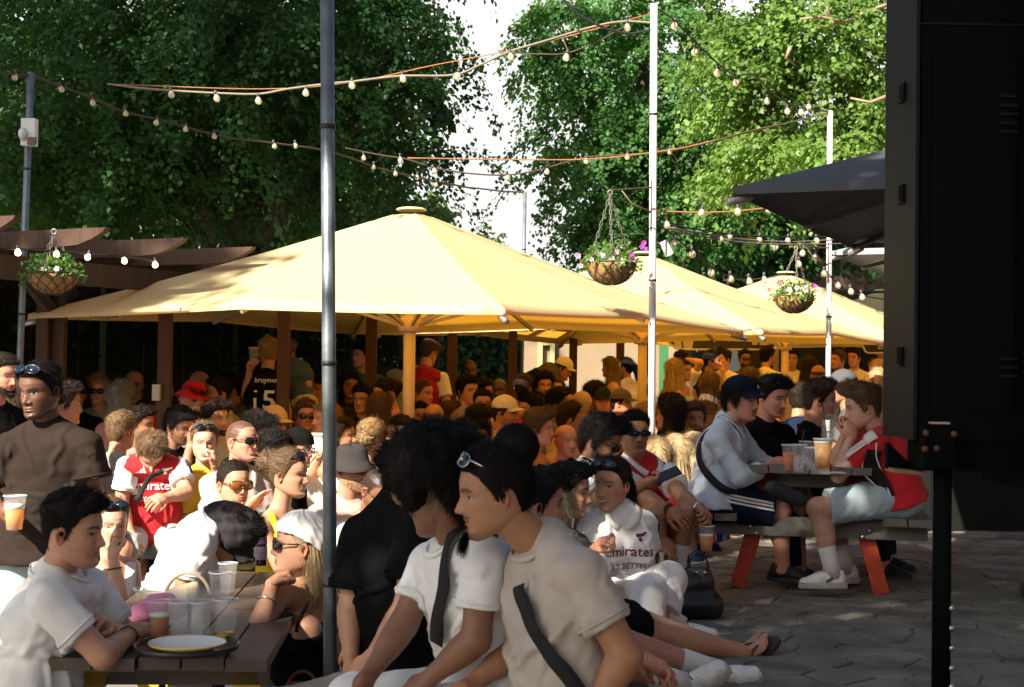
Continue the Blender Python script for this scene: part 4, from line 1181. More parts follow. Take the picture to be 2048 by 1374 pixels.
tree('dark backing tree deep behind the huge lime tree', (-5.5, 29, 0), (-5.5, 29, 3), [pxblob(150, 170, 380, 260, 28, 1.2), pxblob(520, 150, 300, 240, 28, 1.2), pxblob(760, 60, 130, 170, 28, 1)], 420, 60, .24, LEAF['ivy'], .3, 33, Ln=(.9, 1.6))  # leaf backing added so the hollows of the front crown stay dark
tree('tall sunlit green tree in the middle right with its lower boughs over the yellow parasols', (2.4, 28, 0), (2.4, 27.8, 4.0),
     [pxblob(1130, 80, 95, 120, 26, 1.5), pxblob(1300, 130, 225, 220, 26.5, 2.2), pxblob(1180, 285, 145, 105, 26, 1.5), pxblob(1215, 410, 85, 55, 26, 1), pxblob(1420, 320, 200, 160, 26.5, 2), pxblob(1270, 420, 170, 100, 26.5, 1.2), pxblob(1300, -240, 330, 200, 27, 3)],
     1000, 88, .098, LEAF['lime'], .40, 5, Ln=(.6, 1.25), droop=.85, surf=.5, spread=.24)
tree('pale yellow green tree with thin bare twigs at the upper right beside the black screen', (5.6, 19.5, 0), (5.3, 19.3, 3.8),
     [pxblob(1640, 70, 200, 130, 18, 1.2), pxblob(1500, 130, 120, 130, 18.5, 1.0), pxblob(1560, 300, 140, 80, 18, .9), pxblob(1740, 200, 100, 90, 18, .9), pxblob(1680, 290, 90, 50, 17.6, .7), pxblob(1600, -200, 260, 150, 18, 1.6)],
     620, 66, .078, LEAF['bright'], .2, 8, Ln=(.5, 1.0), droop=.55, surf=.6)
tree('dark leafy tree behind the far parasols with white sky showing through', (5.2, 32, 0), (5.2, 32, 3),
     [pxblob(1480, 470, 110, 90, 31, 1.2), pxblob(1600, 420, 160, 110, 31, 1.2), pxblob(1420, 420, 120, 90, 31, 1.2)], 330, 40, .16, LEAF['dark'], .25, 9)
tree('light green bushy tree seen between the big dark tree and the yellow parasol', (-3.6, 34, 0), (-3.6, 34, 2.4),
     [pxblob(520, 440, 150, 70, 33, 1.4), pxblob(760, 410, 140, 55, 33, 1.4), pxblob(640, 450, 160, 60, 33, 1.4)], 330, 40, .17, LEAF['far'], .2, 12, Ln=(.6, 1.2), droop=.5)
tree('bright green tree glimpsed behind the far left pole', (-12.5, 33, 0), (-12.2, 33, 3.2),
     [pxblob(40, 330, 140, 120, 32, 1.6), pxblob(190, 400, 120, 80, 32, 1.4)], 260, 40, .17, LEAF['far'], .25, 14)
tree('small upright poplar tip in the bright gap of sky', (-1.1, 52, 0), (-1.1, 52, 4.2), [pxblob(965, 490, 24, 45, 52, .5), pxblob(995, 500, 18, 30, 52, .4), pxblob(940, 500, 18, 22, 52, .4)], 60, 40, .16, LEAF['far'], .12, 15, Ln=(.3, .7), droop=.1)
tw = bpy.data.objects['tree.002']; wp = np.array(tw.location)
for pts in ([(1790, 5, 17.2), (1735, 22, 17.1), (1690, 45, 17), (1655, 52, 17)], [(1690, 45, 17), (1660, 38, 17), (1655, 15, 16.9), (1668, -10, 16.9)], [(1690, 45, 17), (1640, 34, 16.9), (1600, 38, 16.8)], [(1580, 95, 17), (1572, 115, 17), (1590, 130, 17.2)], [(1780, 190, 17), (1740, 205, 17), (1700, 196, 17)]):
    b_ = SM(MB()); b_.tube([P(*p) for p in pts], np.linspace(.028, .012, len(pts)), 6); obj('twig', b_, mat('bark_pale', (.30, .21, .13), .8, var=.25), tw)
# pale ellipsoid added low in the north to whiten the sky gap
cl_ = SM(MB()); cl_.ball((-20, 900, 120), (620, 120, 330), 48, 28); tag(obj('sky_whitener', cl_, mat('sky_whitener', (.33, .355, .395), 1.0, var=.05, vscale=.004, spec=0)), kind='structure')
# unseen trees added outside the frame to cast the shade
def up(p, t): return np.array(p, float) - LDIR * t
sb = [(np.array(c_), np.array(r_)) for c_, r_ in (((-7.2, -4.3, 8.5), (1.3, 1.2, .8)), ((-5.3, -3.6, 8.6), (1.9, 2.0, 1.0)), ((-4.15, -1.5, 8.6), (1.7, 1.7, 1.0)), ((-3.1, .5, 8.8), (1.7, 1.6, 1.0)), ((-3.2, -3.6, 8.5), (2.2, 2.2, 1.1)), ((-1.9, -1.5, 8.8), (2.0, 2.2, 1.1)),
      ((-1.0, -4.2, 8.6), (2.4, 2.2, 1.2)), ((0, -1.5, 9), (2.2, 2.4, 1.2)), ((-.8, .8, 9.1), (1.8, 1.6, 1.0)), ((1.0, .6, 9.2), (2.2, 2.2, 1.1)), ((2.2, -1.6, 9.2), (2.2, 2.2, 1.1)))]
tree('broad tree standing behind the camera that shades the terrace', (-2.6, -6, 0), (-2.6, -5.6, 5.2), sb, 900, 64, .17, LEAF['lime'], .3, 21, limbs=[sb[0][0], sb[1][0], sb[3][0]], spread=.3)
sb2 = [(up((-4.5, 22, 4.5), 15), np.array([4.2, 4.0, 3.0])), (up((-2.6, 22, 6.5), 15), np.array([2.0, 2.4, 2.2]))]
tree('tall tree left of the picture that shades the dark tree', (-13, 11, 0), (-12.6, 11, 8), sb2, 300, 44, .24, LEAF['dark'], .4, 22, Ln=(.9, 1.7))
sb3 = [(up((-3.6, 11.5, 2.3), 17), np.array([1.7, 1.7, 1.3])), (up((-2.6, 13.8, 2.3), 17), np.array([1.7, 1.7, 1.2]))]
tree('tree left of the picture that shades the pergola', (-12.6, 1, 0), (-12.4, 1, 9), sb3, 480, 44, .2, LEAF['dark'], .3, 23)

# ------------------------------------------------------------------ pergola
brown = mat('pergola_timber', (.060, .028, .014), .7, var=.3, vscale=4, stretch=(6, 6, .6), bump=.3, bscale=30)
dkgreen = mat('green_paint', (.022, .045, .022), .7, var=.2)
PG0 = np.array([-2.62, 10.7]); PGD = unit(np.array([1.39 + 2.62, 18.3 - 10.7])); PGN = np.array([-PGD[1], PGD[0]])   # PGN: into the pergola (away, left)
def pg(t, n=0, z=0): q = PG0 + PGD * t + PGN * n; return np.array([q[0], q[1], z])
pr_ = thing('pergola', pg(0), 'long brown timber pergola along the back with curved rafter ends and string lights', 'pergola')
deck_t = []
for px, dd_, wd in ((86, 10.35, .085), (118, 10.42, .085), (330, 10.75, .092), (567, 11.7, .095), (742, 13.0, .095), (904, 14.3, .095), (1025, 15.9, .095), (1146, 17.2, .095), (1240, 18.4, .1), (1290, 19.2, .1)):
    p = P(px, 740, dd_); obj('post', MB().bar((p[0], p[1], 0), (p[0], p[1], 2.40), wd, wd, (0, 1, 0)), brown, pr_)
obj('beam', MB().bar(pg(-4.5, .0, 2.33), pg(8.5, .0, 2.33), .06, .16), brown, pr_)
obj('beam', MB().bar(pg(-4.5, 2.6, 2.33), pg(8.5, 2.6, 2.33), .06, .17), brown, pr_)
def rafter(t):
    """plank with a curved end reaching past the beam"""
    prof = [(-.80, 2.545), (-.70, 2.50), (-.58, 2.465), (-.4, 2.455), (2.8, 2.45), (2.8, 2.57), (-.82, 2.57)]
    V = [pg(t - .025, n_, z) for n_, z in prof] + [pg(t + .025, n_, z) for n_, z in prof]; m_ = len(prof)
    mb = MB(); mb.add(V, [(i, (i + 1) % m_, m_ + (i + 1) % m_, m_ + i) for i in range(m_)])
    mb.q.append(list(range(m_ - 1, -1, -1))); mb.q.append(list(range(m_, 2 * m_)))
    obj('rafter', mb, brown, pr_)
for i in range(15): rafter(-2.2 + i * .74)
for a_, b_ in (((108, 628, 10.36), (18, 512, 10.0)), ((98, 622, 10.42), (150, 578, 10.6))):
    obj('brace', MB().bar(P(*a_), P(*b_), .06, .085), brown, pr_)
obj('shade_roof', MB().bar(pg(-4.5, 1.45, 2.61), pg(8.6, 1.45, 2.61), 2.3, .04), wood_dk, pr_)  # solid covering added to keep the pergola interior dark
# back fence of the pergola, dark boards with green battens
fn = thing('back_fence', pg(0, 2.75), 'dark board fence with green battens behind the pergola', 'fence')
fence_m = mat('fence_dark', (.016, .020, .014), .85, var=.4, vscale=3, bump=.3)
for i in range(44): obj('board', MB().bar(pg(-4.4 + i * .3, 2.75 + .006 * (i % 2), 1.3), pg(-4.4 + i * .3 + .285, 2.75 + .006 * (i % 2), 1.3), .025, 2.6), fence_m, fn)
for px in (205, 322, 470, 542, 706, 872, 800, 965):
    dq = 10.9 + (px - 100) * .0068 + 1.6; p = P(px, 740, dq)
    obj('batten', MB().bar((p[0], p[1], 0), (p[0], p[1], 2.5), .05, .05, (0, 1, 0)), mat('green_batten', (.05, .075, .03), .7), fn)
# ivy over the fence top
ivr = np.random.default_rng(4); ni = 260
C = np.array([pg(t, 2.6 + ivr.uniform(-.15, .2), ivr.uniform(1.9, 2.45)) for t in ivr.uniform(-4, 8.5, ni)])
V, Q = fronds(ivr, C, unit_rows(np.column_stack([np.tile(-PGN, (ni, 1)), np.zeros(ni)]) + ivr.normal(0, .5, (ni, 3))), ivr.uniform(.3, .6, ni), 22, .07, .9)
iv = obj('ivy', np_mesh('ivy', V, Q), LEAF['ivy']); tag(iv, 'dark ivy hanging along the top of the back fence', 'ivy')
# socket plates on posts
for px, dd_ in ((313, 10.68), (868 + 24, 14.2), (1009, 15.8), (1130, 17.1)):
    p = P(px, 785, dd_); obj('socket_box', MB().box(p, (.055, .05, .12)), mat('grey_plastic', (.42, .43, .38), .5), pr_)

# ------------------------------------------------------------------ walls and buildings behind
beige = mat('render_beige', (.26, .19, .115), .9, var=.12, vscale=1.5, bump=.15)
bw = thing('beige_wall', (.9, 21.2, 0), 'plain beige rendered wall behind the pergola posts', 'wall')
obj('wall_face', MB().box((1.35, 21.3, 1.35), (2.4, .2, 2.7)), beige, bw)
obj('plinth', MB().box((1.35, 21.17, .65), (2.42, .06, .12)), mat('plinth', (.33, .29, .2), .8), bw)
obj('window_frame', MB().box((.42, 21.15, 1.75), (.07, .1, 1.2)).box((.6, 21.15, 1.75), (.07, .1, 1.2)).box((.51, 21.15, 2.1), (.12, .08, .05)).box((.51, 21.15, 1.6), (.12, .08, .05)), mat('yellow_frame', (.42, .36, .17), .6), bw)
st = thing('bar_stall', (2.3, 20.5, 0), 'green painted bar stall with a dark banner over its counter', 'stall')
obj('post', MB().bar((2.16, 20.2, 0), (2.16, 20.2, 2.5), .12, .12, (0, 1, 0)), mat('stall_green', (.03, .15, .05), .6), st)
obj('back_panel', MB().box((5.0, 22.0, 1.5), (6.4, .15, 3.0)), mat('stall_dark', (.02, .025, .022), .8), st)
obj('side_panel', MB().box((2.5, 20.9, 1.0), (.12, 1.4, 2.0)), mat('stall_green', (.03, .15, .05), .6), st)
obj('counter', MB().box((4.6, 21.3, .55), (4.2, .5, 1.1)), wood_dk, st)
for x in (2.5, 3.9): obj('post', MB().bar((x, 21.0, 0), (x, 21.0, 2.4), .07, .07, (0, 1, 0)), mat('stall_pole', (.3, .24, .18), .6), st)
def banner(label, x0, x1, yb, yt, dd_, text, curl):
    b = thing('banner', P((x0 + x1) / 2, yb, dd_), label, 'banner')
    A, B = P(x0, yb, dd_), P(x1, yb, dd_); zt = P(x0, yt, dd_)[2]; h_ = zt - A[2]
    n = 14; V = []
    for i in range(n + 1):
        f_ = i / n; p = A + (B - A) * f_
        e = min(f_, 1 - f_) * n; lift = (.10 if e < .5 else .02 if e < 1.5 else 0) * curl
        V += [(p[0], p[1], p[2] + lift), (p[0], p[1] + .01, zt)]
    mb = MB(); mb.add(V, [(2 * i, 2 * i + 2, 2 * i + 3, 2 * i + 1) for i in range(n)])
    obj('cloth', mb, mat('banner_dark', (.035, .036, .045), .6), b)
    ed = MB(); ed.tube([np.array(V[2 * i]) - (0, .012, 0) for i in range(n + 1)], .014, 6); obj('border', ed, mat('banner_white', (.75, .75, .75), .6), b)
    for f_, tx in text:
        cu = bpy.data.curves.new('t', 'FONT'); cu.body = tx; cu.size = h_ * .55; cu.align_x = 'CENTER'; cu.space_line = .8; cu.offset = .004
        to = bpy.data.objects.new('t', cu); COL.objects.link(to)
        me = bpy.data.meshes.new_from_object(to.evaluated_get(bpy.context.evaluated_depsgraph_get())); bpy.data.objects.remove(to)
        me.transform(Matrix.Translation(Vector(A + (B - A) * f_ + np.array([0, -.012, h_ * .45]) - np.array(b.location))) @ Matrix.Rotation(R_(90), 4, 'X'))
        me.materials.clear(); obj('lettering', me, mat('banner_white', (.75, .75, .75), .6), b)
banner('dark banner with small white lettering hanging over the green stall', 1335, 1562, 699, 678, 19.6, ((.14, 'IIIII IIIIIII\nIIIII IIIIII'), (.82, 'IIII IIIIIII')), 1)
banner('pale grey sign panel above the far right drinkers next to the black screen', 1725, 1800, 706, 688, 19.4, ((.5, 'IIIIII'),), 1)
brick = mat('old_brick', (.10, .055, .038), .9, var=.35, vscale=5, bump=.4, bscale=18)
ow = thing('garden_wall', (6, 30, 0), 'dark brown brick wall behind the far parasols', 'wall')
obj('wall_face', MB().box((7.5, 36, 2.4), (10, .4, 4.8)), brick, ow)
bl = thing('house', (10.4, 40, 0), 'pale stucco house glimpsed through leaves at the upper right', 'house')
obj('wall', MB().box((11.5, 44, 4.4), (5.2, 6, 8.8)), mat('stucco', (.46, .37, .29), .9, var=.15), bl)
obj('cornice', MB().box((11.5, 44, 8.95), (5.6, 6.4, .3)), mat('cornice', (.2, .17, .13), .9), bl)
for x in (10.0, 11.3): obj('window', MB().box((x, 40.97, 5.6), (.8, .1, 1.5)), mat('dark_glass', (.02, .025, .03), .1), bl)
pb = thing('sky_blocker_right', (9.5, 4, 0), 'dark brick pub building beyond the right side of the garden', 'building')  # unseen block added to lower ambient light from the right
obj('wall', MB().box((11.5, 2, 4.2), (4, 26, 8.4)), brick, pb)
obj('parapet', MB().box((11.5, 2, 8.5), (4.3, 26.3, .25)), mat('cornice', (.2, .17, .13), .9), pb)
rb2 = thing('sky_blocker_rear', (0, -13, 0), 'brick house closing the garden behind the camera', 'building')  # another unseen block, added against sky light from behind
obj('wall', MB().box((1, -14, 2.7), (26, 4, 5.4)), brick, rb2); obj('roof', MB().box((1, -14, 5.5), (26.4, 4.4, .2)), mat('cornice', (.2, .17, .13), .9), rb2)
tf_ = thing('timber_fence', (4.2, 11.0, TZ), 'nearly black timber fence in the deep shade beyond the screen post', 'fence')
for i in range(22): obj('board', MB().box((3.12 + i * .3, 11.1 + .01 * (i % 2), TZ + 1.0), (.312, .03, 2.0)), mat('fence_black', (.006, .008, .007), .85, spec=.2), tf_)  # near-black boards added to hold this area as dark as its shade
hd_ = thing('hedge', (0, 27, 0), 'dark clipped hedge closing the garden behind the crowd', 'hedge')
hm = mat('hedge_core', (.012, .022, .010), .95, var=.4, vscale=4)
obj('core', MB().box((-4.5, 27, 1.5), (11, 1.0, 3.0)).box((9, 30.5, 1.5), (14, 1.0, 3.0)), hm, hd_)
hr = np.random.default_rng(6); nh = 520
C = np.column_stack([hr.uniform(-10, 1, nh), hr.uniform(26.3, 26.8, nh), hr.uniform(.3, 3.2, nh)])
V, Q = fronds(hr, C, unit_rows(hr.normal(0, .5, (nh, 3)) + np.array([0, -1, .2])), hr.uniform(.3, .6, nh), 26, .12, .6); obj('leaves', np_mesh('leaves', V - np.array([0, 27, 0]), Q), LEAF['dark'], hd_)

# ------------------------------------------------------------------ parasols
yel = mat('parasol_yellow', (.88, .79, .42), .8, var=.04, vscale=2, transl=.48, tcol=(.95, .42, .03), bump=.06, bscale=120)
blk = mat('parasol_charcoal', (.075, .08, .09), .75, var=.06, vscale=2, transl=.05, tcol=(.05, .05, .05))
alu = mat('parasol_alu', (.45, .42, .36), .4, metal=.6, var=.1); steel_dk = mat('parasol_dark_metal', (.08, .075, .07), .45, metal=.5)
cream_m = mat('parasol_pole', (.62, .50, .36), .4, var=.06)
def parasol(label, C, side, ang, ze, za, cm, pole_m, pole_r, group, gz=0.0, rib_m=alu, taut=.03):
    C = np.array([C[0], C[1], 0.0]); R = side / math.sqrt(2)
    t = thing('parasol', (C[0], C[1], gz), label, 'parasol', group)
    cor = [C + R * np.array([math.sin(R_(ang) + i * math.pi / 2), -math.cos(R_(ang) + i * math.pi / 2), 0]) for i in range(4)]
    ring = []
    for i in range(4): ring += [cor[i], (cor[i] + cor[(i + 1) % 4]) / 2]
    rim = [np.array([p[0], p[1], ze + (0 if i % 2 == 0 or not taut else .05)]) for i, p in enumerate(ring)]
    apex = np.array([C[0], C[1], za]); r0 = .055
    n = 14; m_ = 16
    for i in range(8):                       # eight fabric panels
        a, b = rim[i], rim[(i + 1) % 8]; V = []
        for u_ in np.linspace(r0, 1, n):
            for v_ in np.linspace(0, 1, m_):
                e = a + (b - a) * v_; p = apex + (e - apex) * u_
                sag = taut * math.sin(math.pi * v_) * u_ + (.035 * math.sin(math.pi * min(u_, 1)) if taut else 0)
                hem = (.018 if taut else 0) * math.sin(math.pi * v_) * max(0, (u_ - .9) * 10)
                V.append(p + np.array([0, 0, -sag * .8 + hem]))
        Q = [(x * m_ + y, x * m_ + y + 1, (x + 1) * m_ + y + 1, (x + 1) * m_ + y) for x in range(n - 1) for y in range(m_ - 1)]
        V = np.array(V); hemv = V[-m_:] - np.array([0, 0, .035]); V = np.concatenate([V, hemv]); k0 = n * m_
        Q += [((n - 1) * m_ + y, (n - 1) * m_ + y + 1, k0 + y + 1, k0 + y) for y in range(m_ - 1)]
        obj('canopy_panel', np_mesh('canopy_panel', V - np.array(t.location), np.array(Q)), cm, t)
    cp = SM(MB()); cp.lathe([(.0, .022), (.09, .02), (.115, .012), (.12, .004), (.116, .0), (.10, .0)], (C[0], C[1], za - .014), 24); obj('top_cap', cp, mat('cap_cloth', (.80, .70, .40), .8) if cm is yel else cm, t)
    pl_ = SM(MB()); pl_.tube([(C[0], C[1], gz), (C[0], C[1], za - .1)], pole_r, 20); obj('pole', pl_, pole_m, t)
    zc = ze - .02
    cl = SM(MB()); cl.lathe([(pole_r, -.06), (pole_r * 1.9, -.05), (pole_r * 2.0, .0), (pole_r * 1.9, .05), (pole_r, .07)], (C[0], C[1], zc), 16); obj('collar', cl, pole_m, t)
    for i in range(8):
        e = rim[i] - np.array([0, 0, .045]); a = apex - np.array([0, 0, .16])
        obj('rib', MB().bar(a + (e - a) * .03, e, .022, .035), rib_m, t)
        mid = a + (e - a) * .48; c0 = np.array([C[0], C[1], zc]) + (e - apex) * np.array([1, 1, 0]) / np.linalg.norm((e - apex)[:2]) * pole_r * 1.8
        obj('strut', MB().bar(c0, mid - np.array([0, 0, .02]), .02, .026), rib_m, t)
        if i % 2 == 0:
            dv = unit((e - apex) * np.array([1, 1, 0])); tp = SM(MB()); tp.tube([e - dv * .10 - (0, 0, -.005), e + dv * .03 - (0, 0, .03)], [.022, .02], 8); obj('tip', tp, alu, t)
    bs = SM(MB()); bs.lathe([(.0, .10), (.32, .10), (.35, .07), (.35, 0)], (C[0], C[1], gz), 20); obj('base', bs, steel_dk, t)
    return t
UC = np.array([-.80, 11.1]); UD = np.array([.52, .855]) * 4.12
PGRP = 'yellow parasols in a row over the crowd'
parasol('largest and nearest yellow parasol in the centre of the picture', UC, 4.0, 15.5, 2.06, 2.95, yel, cream_m, .047, PGRP)
parasol('second yellow parasol, partly behind the nearest one and the right pole', UC + UD, 4.0, 15.5, 2.06, 2.93, yel, cream_m, .047, PGRP)
parasol('third yellow parasol, behind the smaller flower basket on the right', UC + UD * 2, 4.0, 15.5, 2.08, 3.0, yel, cream_m, .047, PGRP)
parasol('farthest yellow parasol, showing at the edge of the black screen', UC + UD * 3, 4.0, 15.5, 2.08, 3.0, yel, cream_m, .047, PGRP)
GG = 'charcoal parasols at the right'
A_ = P(1446, 372, 6.9); zE = A_[2]
parasol('large charcoal grey parasol reaching out from behind the black screen', (3.15, 7.75), 3.15, -69, zE, zE + .62, blk, steel_dk, .03, GG, TZ, steel_dk, 0)
B_ = P(1688, 500, 12.6)
parasol('smaller charcoal grey parasol seen below the large grey one', (B_[0] + 1.9, B_[1] + .9), 3.0, -69, B_[2], B_[2] + .5, mat('charcoal_sunlit', (.26, .255, .27), .8, transl=.08, tcol=(.1, .1, .1)), steel_dk, .03, GG, 0, steel_dk, 0)  # lighter copy of the charcoal cloth, standing for its sunlit top
# ------------------------------------------------------------------ the people
def pp(label, px, py, hp, yaw, body=None, **kw):
    d = kw.get('d') or .25 * F / hp; kw['d'] = d
    hd = P(px, py, d); kw['hd'] = hd; kw['yaw'] = yaw; kw['body'] = yaw if body is None else body; kw['label'] = label
    if 'gz' not in kw: kw['gz'] = max(0.0, hd[2] - (1.22 if kw.get('pose', 'sit') == 'sit' else 1.66))
    kw.setdefault('q', 1); kw.setdefault('group', 'people in the beer garden')
    return person(kw)
NEAR = {}
# --- front row
NEAR['white_l'] = pp('man in a white T-shirt with arms folded on the front left table, in profile', 146, 1062, 150, 86, 66, d=4.65, q=0, pitch=4, skin='fair', hair='fade', hairc='black', smile=.25, nose=1.1, jaw=1.05,
   top=('tee', 'white'), nk=(112, 1150, .06), shR=(92, 1200, -.14), shL=(178, 1172, .2), elR=(206, 1312, -.12), wrR=(262, 1268, .1), elL=(262, 1290, .26), wrL=(206, 1250, .02), pel=(55, 1440, .05), handL='relax', foldk=1.4, bottom=('trousers', 'denim'), beard=.12, wr=.0045)
NEAR['afro'] = pp('man with a large black afro and a black strap over a white T-shirt, turned away', 872, 985, 190, -122, -78, d=4.1, q=0, pitch=18, skin='brown', hair='afro', hairc='black', hairt=1.22,
   top=('tee', 'white'), nk=(920, 1088, .05), shL=(968, 1118, -.12), shR=(862, 1130, .17), elL=(952, 1278, -.14), wrL=(850, 1364, -.1), elR=(806, 1250, .1), wrR=(738, 1350, 0), pel=(1000, 1400, .08), glasses=('eyes', 'lime', 'lime'), foldk=1.3, bottom=('trousers', 'white'), wr=.0045)
NEAR['bun'] = pp('nearest man with black hair in a bun and a goatee, in a greige T-shirt', 990, 985, 180, -82, -62, d=3.85, q=0, pitch=9, skin='olive', hair='bun', hairc='black', tie=(0, -.075, .115), bunr=.056, messy=.12, goatee=True, nose=1.2, nosew=1.05, hairt=2.0,
   top=('tee', 'greige'), nk=(1092, 1092, .05), shL=(1160, 1146, -.13), shR=(1058, 1150, .2), elL=(1252, 1312, -.16), wrL=(1182, 1430, -.12), elR=(1044, 1292, .2), wrR=(938, 1372, .08), pel=(1150, 1470, .05), glasses=('head', 'black', 'silver'), bottom=('trousers', 'stone'), foldk=1.3, fat=1.04)
NEAR['bandana'] = pp('blonde woman in a black camisole and white bandana with her elbow on the table', 600, 1090, 120, -78, -28, d=5.5, q=0, pitch=-4, female=True, skin='fair', hair='long', hairc='blonde', hlen=.19, fall=.6, hat=('bandana', 'offwhite'), glasses=('eyes', 'black'),
   top=('cami', 'black'), nk=(606, 1168, .06), shR=(560, 1190, -.06), elR=(514, 1262, -.24), wrR=(548, 1165, -.14), handR='fist', hxR=(1, .1, .55), shL=(652, 1194, .08), elL=(676, 1300, .1), wrL=(720, 1345, -.1), pel=(612, 1400, .12), bottom=('trousers', 'white'), fat=1.12)
NEAR['black_lean'] = pp('man in a loose black T-shirt with a tattooed arm bending forward behind the front pole', 842, 985, 150, -60, -45, d=4.8, q=0, pitch=35, skin='fair', hair='short', hairc='black', hairt=.5,
   top=('oversize', 'black'), nk=(800, 1010, .05), shL=(838, 1050, -.05), shR=(722, 1075, .12), elL=(812, 1215, -.12), wrL=(742, 1318, -.16), elR=(700, 1220, .1), wrR=(702, 1325, 0), pel=(800, 1390, .2), bottom=('trousers', 'stone'))
NEAR['shaved'] = pp('person with a shaved head and thin glasses looking down behind the black T-shirt', 756, 982, 92, 40, 20, d=7.4, pitch=28, skin='brown', hair='buzz', hairc='black', top=('tee', 'offwhite'), glasses=('eyes', 'clear', 'black'), beard=.4)
NEAR['black_stand'] = pp('tall man in a washed black T-shirt standing at the left with a cup of beer', 80, 780, 116, -22, 6, d=6.05, q=0, pose='stand', gz=0, pitch=10, skin='deep', hair='crop', hairc='black', beard=.55, nosew=1.45, lips=.75, nose=.9, glasses=('head', 'blue', 'black'),
   top=('oversize', 'brownblk'), nk=(94, 862, .06), shR=(10, 902, .0), shL=(172, 894, .05), elL=(186, 985, .06), wrL=(160, 1060, .2), elR=(-26, 985, -.02), wrR=(2, 1020, -.26), handR='grip', hxR=(.55, -.1, .1), hzR=(-.2, -.6, .75), pel=(88, 1072, .08), bottom=('trousers', 'ltdenim'), shoes='white', fat=1.0, broad=1.06, wr=.0045)
NEAR['chin'] = pp('pale woman with sunglasses on her head resting chin on hand at the left table', 222, 1048, 100, 30, 20, d=6.7, female=True, pitch=4, skin='pale', hair='ponytail', hairc='mid', glasses=('head', 'blue', 'black'), top=('tank', 'white'),
   shR=(196, 1130, .0), elR=(238, 1192, -.18), wrR=(226, 1110, -.15), handR='fist', hxR=(.1, .2, 1), shL=(262, 1135, .12), elL=(275, 1200, 0), wrL=(240, 1215, -.2), pel=(215, 1290, .1))
NEAR['veiled'] = pp('person in a white polo shirt bent forward with a black cloth draped over the head', 462, 1070, 108, 96, 92, d=6.1, q=0, pitch=42, lean=50, skin='tan', hair='short', hairc='black', top=('tee', 'white'),
   nk=(418, 1052, 0), shR=(392, 1092, -.17), shL=(430, 1058, .17), pel=(296, 1275, .02), elR=(362, 1200, -.2), wrR=(430, 1240, -.1), elL=(420, 1190, .2), wrL=(470, 1200, .1), broad=1.0, bottom=('trousers', 'grey'))
# --- sunlit middle
NEAR['gunner'] = pp('man in a red and white football shirt with bowed head leaning on the slatted table', 302, 908, 88, 22, 14, d=8.4, q=0, pitch=46, skin='fair', hair='short', hairc='mid', top=('tee', 'red'), sleeve_c='white',
   nk=(308, 918, .1), shR=(254, 934, 0), shL=(356, 936, .05), elR=(242, 1010, -.02), wrR=(262, 1070, -.1), elL=(372, 985, -.05), wrL=(328, 996, -.22), pel=(302, 1075, .22), beard=.3, bottom=('shorts', 'grey'))
pp('fair haired person in a yellow and navy football shirt drawing on a cigarette', 408, 884, 82, 18, 5, d=8.7, pitch=4, female=True, skin='pale', hair='bun', hairc='mid', tie=(0, -.1, .03), glasses=('head', 'black'), top=('tee', 'gold'), sleeve_c='navy', armR='table', wrL=(428, 926, -.22), elL=(440, 972, -.1), handL='grip', hxL=(-.15, -.1, 1))
NEAR['polo'] = pp('broad smiling man in sunglasses and a taupe polo shirt facing the sun', 484, 882, 86, 56, 42, d=8.2, pitch=-2, smile=1, skin='pink', hair='buzz', hairc='brown', recede=1.0, glasses=('eyes', 'black'), top=('polo', 'taupe'), fat=1.18, belly=.04, arm='table', beard=.25)
NEAR['tort'] = pp('woman with slicked back hair and tortoiseshell sunglasses holding her hand up', 468, 968, 92, 38, 30, d=7.35, female=True, pitch=0, skin='fair', hair='slick', hairc='dark', glasses=('eyes', 'amber', 'tort', (.034, .024)), top=('tee', 'offwhite'), wrL=(498, 1012, -.15), elL=(520, 1075, 0), handL='flat', hxL=(.5, .2, .5))
NEAR['yellow'] = pp('woman with curly tied up hair in a bright yellow sleeveless top, in profile', 578, 948, 96, 74, 58, d=7.2, female=True, smile=.8, skin='fair', hair='bun', hairc='mid', tie=(0, -.115, .05), bunr=.052, messy=.6, hairt=1.8, glasses=('head', 'black'), top=('tank', 'yellow'), arm='table', pitch=2)
pp('man in a backwards dark cap and glasses with a plain white T-shirt', 596, 898, 78, 66, 45, d=9.0, skin='pink', hair='short', hairc='brown', hat=('capback', 'black'), glasses=('eyes', 'clear', 'black'), top=('tee', 'white'), pitch=5)
NEAR['bucket'] = pp('bearded man in a charcoal bucket hat and sunglasses laughing beside the front pole', 704, 938, 92, 52, 25, d=7.7, smile=1, skin='pink', hair='short', hairc='sand', beard=.6, hat=('bucket', 'char'), glasses=('eyes', 'red', 'black'), top=('tee', 'blush'), arm='table')
pp('woman with a loose blonde bun seen from behind, bare shoulders with a thin black strap', 742, 875, 78, 165, 158, d=9.2, female=True, skin='fair', hair='bun', hairc='sand', tie=(0, -.11, -.01), bunr=.04, messy=.9, top=('cami', 'black'), hairt=1.4)
pp('smiling woman with long brown hair in profile right of the front pole', 684, 872, 66, 74, 60, d=10.3, female=True, smile=1, skin='tan', hair='long', hairc='dark', top=('tank', 'white'))
NEAR['menu'] = pp('person raising a white printed card beside the front pole', 652, 838, 62, -60, -30, d=10.6, female=True, skin='fair', hair='long', hairc='sand', top=('tank', 'cream'), wrR=(640, 915, -.3), handR='grip')
pp('man in a sage shirt with cropped hair seen from behind at the left', 243, 862, 84, 156, 150, d=8.9, skin='fair', hair='crop', hairc='mid', top=('tee', 'sage'), fat=1.1, arm='down')
pp('bearded man with a black neckband looking right behind the sage shirt', 280, 850, 76, 78, 60, d=9.6, skin='tan', hair='short', hairc='dark', beard=.5, top=('tee', 'blush'), pitch=3)
